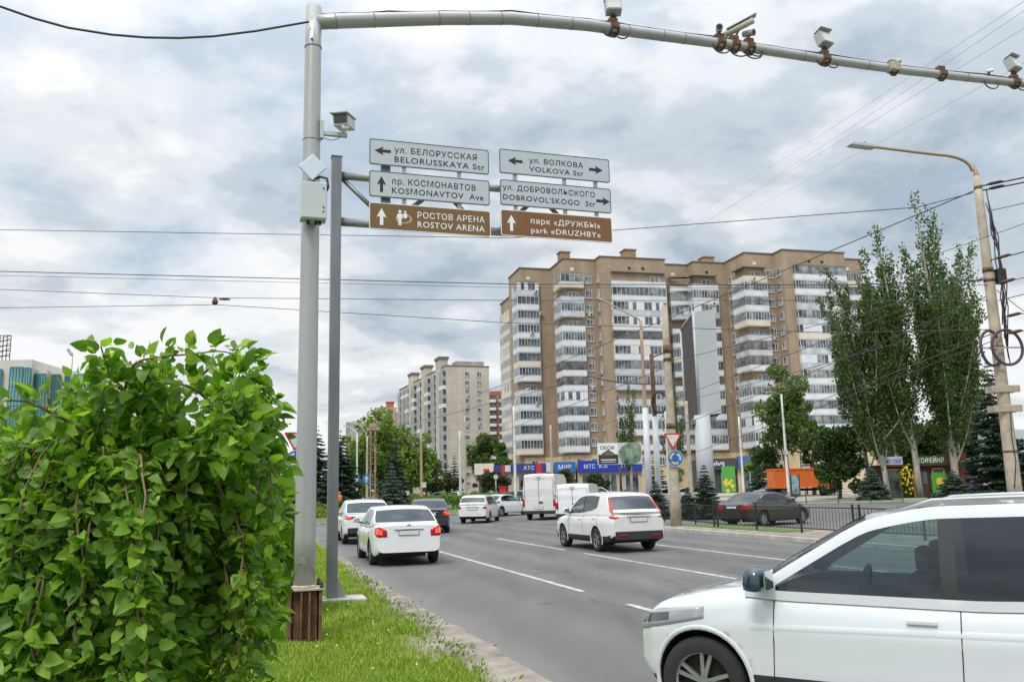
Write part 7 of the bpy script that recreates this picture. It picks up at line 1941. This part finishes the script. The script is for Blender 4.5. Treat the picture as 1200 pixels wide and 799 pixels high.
make_car(SEDAN, 'clean white sedan with round red tail lamps, nearest car in the left lane', wheel_at(SEDAN, 437.4, 661.5, 16.5, 1, 1), 16.5, PAINT_W, detail=2, glass=G_DARK, fglass=G_DARK)
make_car(CROSS, 'white crossover with black lower bumper in the middle lane by the dashed line', wheel_at(CROSS, 703.3, 646, 18.5, 1, 1), 18.5, PAINT_W2, detail=2)
make_car(FASTB, 'white sloping-back crossover with a red third brake lamp, left of the nearest white sedan', wheel_at(FASTB, 404, 637, 16, 1, 1), 16, PAINT_W, detail=1)
make_car(SEDAN, 'black sedan with one bright red tail lamp ahead of the nearest white sedan', wheel_at(SEDAN, 524, 623.5, 7, 1, -1), 7, PAINT_K, detail=1)
make_car(WAGON, 'white estate car with upright red lamps turning right past the hedge', wheel_at(WAGON, 543, 612.7, -10, 1, 1), -10, PAINT_W2, detail=1)
make_car(LOWSED, 'white sedan seen from its right side ahead of the estate car', wheel_at(LOWSED, 586.5, 605, -34, 1, -1), -34, PAINT_W, detail=1, glass=G_CLEAR)
make_car(VAN, 'tall white high roof van with closed rear doors and vertical red lamps', wheel_at(VAN, 621, 608.5, -14, 1, 1), -14, PAINT_W2, detail=0)
make_car(VANL, 'lower white delivery van right of the tall van', wheel_at(VANL, 659, 614, -16, 1, 1), -16, PAINT_W, detail=0)
def put(c, label, px, py, heading, paint, Y=None, **kw):
    p = at(px, py) if not Y else Vector((xat(px, Y, py), Y, 0)); p.z = kw.pop('z', 0); return make_car(c, label, p, heading, paint, detail=0, **kw)
put(CROSS, 'small white crossover side-on behind the lower white van', 703, 583, -80, PAINT_W, Y=112)
put(WAGON, 'dark blue-grey estate car parked behind the pale lamp post', 600, 588, 75, PAINT_DB, Y=98)
put(SEDAN, 'larger white car parked under the trees beyond the hedge', 513, 583, 70, PAINT_W, Y=128, z=0)
put(SEDAN, 'white car parked right of the larger one beyond the hedge', 532, 583, 60, PAINT_W, Y=132, z=0)
put(VANL, 'white van parked behind the larger white car under the trees', 514, 579, 80, PAINT_W, Y=142, z=0)
put(LOWSED, 'silver car showing a red lamp, left of the concrete sign pole', 781, 585, -60, PAINT_S, Y=86)
put(LOWSED, 'grey car just right of the concrete sign pole', 806, 585, -75, PAINT_S, Y=90)
put(WAGON, 'silver hatchback parked left of the orange truck', 903, 580, 100, PAINT_S, Y=108)
make_car(LOWSED, 'dark brown sedan with a chrome window line behind the picket fence', Vector((11.1, 38.8, 0)), -52, PAINT_BR, detail=2)
# ------------------------------------------------------------------ orange tipper truck
M_ORANGE = mat('orange_truck_paint', (.62, .145, .020), .5, var=.12, scale=1.2)
Yo = 100
tk = thing('dump_truck', 'orange tipper truck parked by the verge, its cab behind the dark round tree', 'truck', (xat(933, Yo, 585), Yo, 0), R(2))
z0, z1 = zat(930, 571, Yo), zat(930, 549.5, Yo); Lb = 56 * Yo / 1000
b = MB(); b.box((0, 0, (z0 + z1) / 2), (Lb, 2.4, z1 - z0))
for i in range(9): b.box((-Lb / 2 + .1 + (Lb - .2) * i / 8, 0, (z0 + z1) / 2), (.16, 2.6, z1 - z0 + .02))
b.box((0, 0, z1), (Lb + .1, 2.62, .16)); b.box((0, 0, z0 + .06), (Lb + .1, 2.62, .16)); b.build('tipper_body', M_ORANGE, tk)
b = MB(); b.box((.8, 0, z0 - .25), (Lb + 2.6, .9, .3)); b.build('chassis', M_UNDER, tk)
ty, rim = wheel_meshes(.52, .32, 6)
for x in (-1.7, -.4, 3.7):
    for s in (-1, 1):
        w = link('wheel', ty, tk, (x, s * 1.05, .52), (0, 0, 0 if s > 0 else math.pi)); link('rim', rim, w)
b = MB(); b.box((3.9, 0, 1.9), (2.0, 2.4, 2.2)); cb = b.build('cab', M_ORANGE, tk, bevel=.12)
b = MB(); b.box((4.0, -1.21, 2.4), (1.2, .03, .8)); b.box((4.905, 0, 2.35), (.03, 2.1, .85)); b.build('window', M_PANE, cb)
# ------------------------------------------------------------------ road worker
def person(label, loc, rz, hgt=1.74):
    o = thing('person', label, 'person', loc, rz)
    J = {'pel': (0, 0, .95), 'sp': (0, 0, 1.18), 'ch': (0, .0, 1.38), 'nk': (0, .01, 1.50), 'hd': (0, -.01, 1.60), 'tp': (0, -.01, 1.72), 'hl': (.09, 0, .90), 'kl': (.11, -.05, .50), 'al': (.11, .03, .10), 'tl': (.12, -.10, .04),
         'hr': (-.09, 0, .90), 'kr': (-.11, .02, .50), 'ar': (-.12, .10, .10), 'tr': (-.12, -.02, .04), 'sl': (.19, 0, 1.42), 'el': (.25, .02, 1.14), 'wl': (.24, -.10, .92), 'fl': (.24, -.13, .82), 'sr': (-.19, 0, 1.42), 'er': (-.25, .0, 1.15), 'wr': (-.22, -.16, .98), 'fr': (-.21, -.20, .90)}
    Rr = {'pel': .15, 'sp': .14, 'ch': .16, 'nk': .06, 'hd': .10, 'tp': .07, 'hl': .10, 'kl': .065, 'al': .045, 'tl': .04, 'hr': .10, 'kr': .065, 'ar': .045, 'tr': .04, 'sl': .07, 'el': .05, 'wl': .035, 'fl': .032, 'sr': .07, 'er': .05, 'wr': .035, 'fr': .032}
    E_ = [('pel', 'sp'), ('sp', 'ch'), ('ch', 'nk'), ('nk', 'hd'), ('hd', 'tp'), ('pel', 'hl'), ('hl', 'kl'), ('kl', 'al'), ('al', 'tl'), ('pel', 'hr'), ('hr', 'kr'), ('kr', 'ar'), ('ar', 'tr'), ('ch', 'sl'), ('sl', 'el'), ('el', 'wl'), ('wl', 'fl'), ('ch', 'sr'), ('sr', 'er'), ('er', 'wr'), ('wr', 'fr')]
    ks = list(J); me = bpy.data.meshes.new('body'); me.from_pydata([J[k] for k in ks], [(ks.index(a), ks.index(c)) for a, c in E_], [])
    ob = link('body', me, o); md = ob.modifiers.new('skin', 'SKIN'); 
    sv = me.skin_vertices[0].data if me.skin_vertices else None
    if sv is None:
        bm = bmesh.new(); bm.from_mesh(me); ly = bm.verts.layers.skin.verify(); bm.to_mesh(me); bm.free(); sv = me.skin_vertices[0].data
    for i, k in enumerate(ks): sv[i].radius = (Rr[k], Rr[k] * .8); sv[i].use_root = (k == 'pel')
    ob.modifiers.new('sub', 'SUBSURF').levels = 1
    dg = bpy.context.evaluated_depsgraph_get(); m2 = bpy.data.meshes.new_from_object(ob.evaluated_get(dg)); ob.modifiers.clear(); ob.data = m2
    mats = [mat('work_trousers', (.05, .055, .08), .9), mat('work_shirt', (.10, .11, .16), .9), mat('skin', (.50, .30, .21), .6), mat('shoes', (.02, .02, .02), .7)]
    for q in mats: m2.materials.append(q)
    for p in m2.polygons:
        p.use_smooth = True; z = p.center.z; p.material_index = 3 if z < .09 else (2 if (z > 1.47 or (abs(p.center.x) > .17 and z < .95)) else (0 if z < .98 else 1))
    b = MB(); b.tube([(0, 0, .84), (0, 0, 1.1), (0, 0, 1.36), (0, 0, 1.47)], [.20, .205, .215, .13], 14)
    for i, v in enumerate(b.v): b.v[i] = (v[0], v[1] * .82, v[2])
    b.build('vest', mat('orange_vest', (.75, .16, .02), .8), o)
    b = MB(); b.sphere((0, 0, 1.655), .118, 0, 12, 6, .8); b.build('cap', mat('cap', (.60, .14, .03), .8), o)
person('person in an orange work vest walking on the island by the hedge', Vector((xat(397.5, 66, 598), 66, .165)), R(200))
# ------------------------------------------------------------------ weeping mulberries on the near verge
L_MUL = leaf_mat('mulberry_leaves', (0.060, 0.140, 0.012), (0.145, 0.275, 0.024), (0.30, 0.43, 0.055), trans=0.42, rough=.40)
L_MULY = leaf_mat('young_mulberry_leaves', (0.12, 0.24, 0.03), (0.19, 0.32, 0.04), (0.34, 0.40, 0.05), trans=0.4, rough=.4)
M_TWIG = mat('mulberry_twig', (.20, .135, .085), .85, var=.3, scale=14)
M_BERRY = mat('unripe_mulberries', (.28, .27, .05), .6, var=.3, scale=30)
def big_leaves(name, pos, along, up, size, m, g):
    """heart shaped leaves folded along the midrib, tip drooping, ten faces each"""
    n = len(pos); along = unit(along); side = unit(np.cross(along, up)); nrm = np.cross(side, along)
    # outline in (t along, w across): base notch, shoulders, belly, tip
    T_ = np.array([0, -.02, .14, .40, .72, 1.0]); W_ = np.array([0, .16, .33, .36, .22, 0])
    s = size[:, None]; fold = g.uniform(.05, .75, n)[:, None]; curl = g.uniform(.02, .34, n)[:, None]; wav = g.uniform(-.06, .06, (n, 6))
    mids, ls, rs = [], [], []
    for k in range(6):
        t, w = T_[k], W_[k]; base = pos + along * s * t - nrm * s * curl * max(t, 0) ** 2
        mids.append(pos + along * s * max(t, 0) - nrm * s * curl * max(t, 0) ** 2)
        zz = nrm * s * (fold * w + wav[:, k:k + 1] * (w > 0))
        ls.append(base + side * s * w + zz); rs.append(base - side * s * w + nrm * s * (fold * w - wav[:, k:k + 1] * (w > 0)))
    # vertices: mid0, mid2, mid3, mid4, tip ; left1..4 ; right1..4
    vs = [mids[0], mids[2], mids[3], mids[4], mids[5], ls[1], ls[2], ls[3], ls[4], rs[1], rs[2], rs[3], rs[4]]
    v = np.stack(vs, 1).reshape(-1, 3); i = (np.arange(n) * 13)[:, None]
    tri_ = np.array([[0, 1, 5], [5, 1, 6], [6, 1, 2], [6, 2, 7], [7, 2, 3], [7, 3, 8], [8, 3, 4], [0, 9, 1], [9, 10, 1], [10, 2, 1], [10, 11, 2], [11, 3, 2], [11, 12, 3], [12, 4, 3]]).ravel()
    loops = (i + tri_[None]).ravel()
    me = np_mesh(name, v, loops, 3, m, smooth=True); return me
def weeping_mulberry(label, loc, rad, htop, seed, n_str, leaf, zlow, extra_arch=(), ystrands=True, flat=1.0, hubz=.72):
    g = np.random.default_rng(seed)
    o = thing('weeping_mulberry', label, 'tree', loc, 0)
    P0 = []; hub = np.array([0, 0, htop * hubz])
    paths = [(bez((0.03, 0, -.1), (-.06, .03, htop * .4), tuple(hub), 8), list(np.linspace(.085, .06, 8)))]
    strands = []
    for i in range(n_str):
        a = 2 * math.pi * (i + g.uniform(-.4, .4)) / n_str * (1 + 2) ; rr = rad * g.uniform(.35, 1.0) ** .6; zt = htop * g.uniform(.86, 1.0) - .32 * htop * (rr / rad) ** 3 * g.uniform(.2, 1)
        d = np.array([math.cos(a), math.sin(a) * flat, 0])
        top = d * rr * g.uniform(.45, .7) + np.array([0, 0, zt]); out_ = d * rr + np.array([0, 0, zt - .22 * htop * g.uniform(.6, 1.2)])
        end = d * rr * g.uniform(.74, 1.04) + np.array([g.normal() * .06, g.normal() * .06, zlow + g.uniform(0, .45)])
        if g.uniform() < .25: end[2] = out_[2] - g.uniform(.2, .6)
        A_ = np.array(bez(hub + g.normal(size=3) * .05, (hub + top) / 2 + np.array([0, 0, .18]), top, 7)); B_ = np.array(bez(top, d * rr * .95 + np.array([0, 0, zt - .02]), out_, 6)); C_ = np.array(bez(out_, out_ * .5 + end * .5 + d * .06, end, 9))
        pts = np.concatenate([A_, B_[1:], C_[1:]]); wob = np.cumsum(g.normal(size=pts.shape) * .016, axis=0); wob -= wob[0]; pts = pts + wob; strands.append((pts, 1.0))
        paths.append((list(map(tuple, pts)), list(np.linspace(.011, .0025, len(pts)))))
    for (cs, r0) in extra_arch:
        cs = [np.array(q) for q in cs]; pts = []
        for k in range(len(cs) - 1):
            p_1 = cs[max(k - 1, 0)]; p0, p1 = cs[k], cs[k + 1]; p2 = cs[min(k + 2, len(cs) - 1)]
            for t in np.linspace(0, 1, 6)[:-1 if k < len(cs) - 2 else None]:
                pts.append(.5 * ((2 * p0) + (-p_1 + p1) * t + (2 * p_1 - 5 * p0 + 4 * p1 - p2) * t * t + (-p_1 + 3 * p0 - 3 * p1 + p2) * t ** 3))
        pts = np.array(pts); strands.append((pts, .42)); paths.append((list(map(tuple, pts)), list(np.linspace(r0, .004, len(pts)))))
    pos, al, up, sz, bp = [], [], [], [], []
    for pts, thin in strands:
        seg = np.linalg.norm(np.diff(pts, axis=0), axis=1); L = seg.sum(); n = int(L / (.022 if thin == 1.0 else .016)); cum = np.concatenate([[0], np.cumsum(seg)])
        dd = np.sort(g.uniform(L * .45 if thin < 1 else .2, L, n)); i0 = np.clip(np.searchsorted(cum, dd) - 1, 0, len(seg) - 1); f = ((dd - cum[i0]) / seg[i0])[:, None]
        p = pts[i0] * (1 - f) + pts[i0 + 1] * f; tg = unit(pts[i0 + 1] - pts[i0])
        outw = p.copy(); outw[:, 2] = 0; outw = unit(outw + g.normal(size=p.shape) * .25)
        sd = unit(np.cross(tg, outw)) * g.choice([-1, 1], n)[:, None]
        dirv = sd * g.uniform(.3, 1, (n, 1)) + outw * g.uniform(.0, .9, (n, 1)) + tg * g.uniform(-.2, .6, (n, 1)) + np.array([0, 0, -1]) * g.uniform(-.45, .55, (n, 1)) + g.normal(size=(n, 3)) * .35
        base = p + unit(dirv) * g.uniform(.02, .11, (n, 1))
        pos.append(base); al.append(dirv); up.append(unit(outw * .75 + np.array([0, 0, .75]) + g.normal(size=(n, 3)) * .60)); sz.append(leaf * g.uniform(.45, 1.25, n))
        m_ = g.uniform(size=n) < .05; bp.append(p[m_] + g.normal(size=(m_.sum(), 3)) * .02)
    pos, al, up, sz = map(np.concatenate, (pos, al, up, sz)); bp = np.concatenate(bp)
    young = g.uniform(size=len(pos)) < .09
    trunk_mesh(paths, M_TWIG, 'branches', o, 6)
    link('foliage', big_leaves('foliage', pos[~young], al[~young], up[~young], sz[~young], L_MUL, g), o)
    link('young_leaves', big_leaves('young_leaves', pos[young], al[young], up[young], sz[young] * .8, L_MULY, g), o)
    b = MB()
    for q in bp:
        for k in range(3): b.sphere(q + g.normal(size=3) * .012, .0075, 0, 6, 4)
    b.build('berries', M_BERRY, o)
    return o
ML = Vector((-2.72, 5.9, .07))
def mloc(px, py, Y):
    p = aty(px, py, Y) - ML; return (p.x, p.y, p.z)
hubp = (0, 0, 2.1)
arch1 = [hubp, mloc(255, 520, 5.7), mloc(252, 488, 5.6), mloc(240, 465, 5.55), mloc(218, 452, 5.5), mloc(196, 449, 5.45), mloc(180, 455, 5.4)]
arch2 = [hubp, mloc(215, 470, 5.8), mloc(232, 444, 5.75), mloc(255, 427, 5.7), mloc(280, 433, 5.65), mloc(302, 448, 5.6), mloc(313, 470, 5.6), mloc(319, 505, 5.6), mloc(321, 550, 5.6)]
arch3 = [hubp, mloc(240, 500, 5.6), mloc(245, 470, 5.5), mloc(268, 465, 5.45), mloc(290, 478, 5.4), mloc(310, 520, 5.4), mloc(318, 570, 5.4), mloc(320, 620, 5.4)]
arch4 = [hubp, mloc(150, 470, 5.6), mloc(130, 440, 5.3), mloc(122, 418, 5.1), mloc(118, 405, 5.0)]
arch5 = [hubp, mloc(140, 480, 5.6), mloc(150, 445, 5.4), mloc(160, 425, 5.3), mloc(190, 418, 5.3), mloc(225, 415, 5.4), mloc(262, 412, 5.5), mloc(300, 425, 5.5)]
arch6 = [hubp, mloc(90, 500, 5.2), mloc(60, 484, 4.9), mloc(30, 470, 4.8), mloc(-10, 480, 4.7), mloc(-20, 560, 4.7)]
g_ = np.random.default_rng(77); shoots = []
for i in range(22):      # short young shoots standing up out of the mound
    px = g_.uniform(85, 312); base_y = np.interp(px, [85, 120, 200, 260, 290, 312], [508, 484, 470, 478, 512, 570]); Yd = g_.uniform(5.0, 6.3)
    dx, dy = g_.uniform(-26, 22), g_.uniform(14, 46)
    shoots.append(([hubp, mloc(px, base_y + 34, Yd), mloc(px + dx * .4, base_y - dy * .4, Yd), mloc(px + dx, base_y - dy, Yd - .1)], .006))
weeping_mulberry('large weeping mulberry with drooping green leaves filling the lower left, nearest plant', ML, 1.04, 2.44, 5, 190, .098, .40, [(arch1, .02), (arch2, .013), (arch3, .014), (arch4, .010), (arch5, .011), (arch6, .013)] + shoots)
weeping_mulberry('smaller weeping mulberry behind the large one, against the gantry pole', Vector((-4.35, 13.4, .07)), 1.15, 2.35, 6, 90, .13, .25)
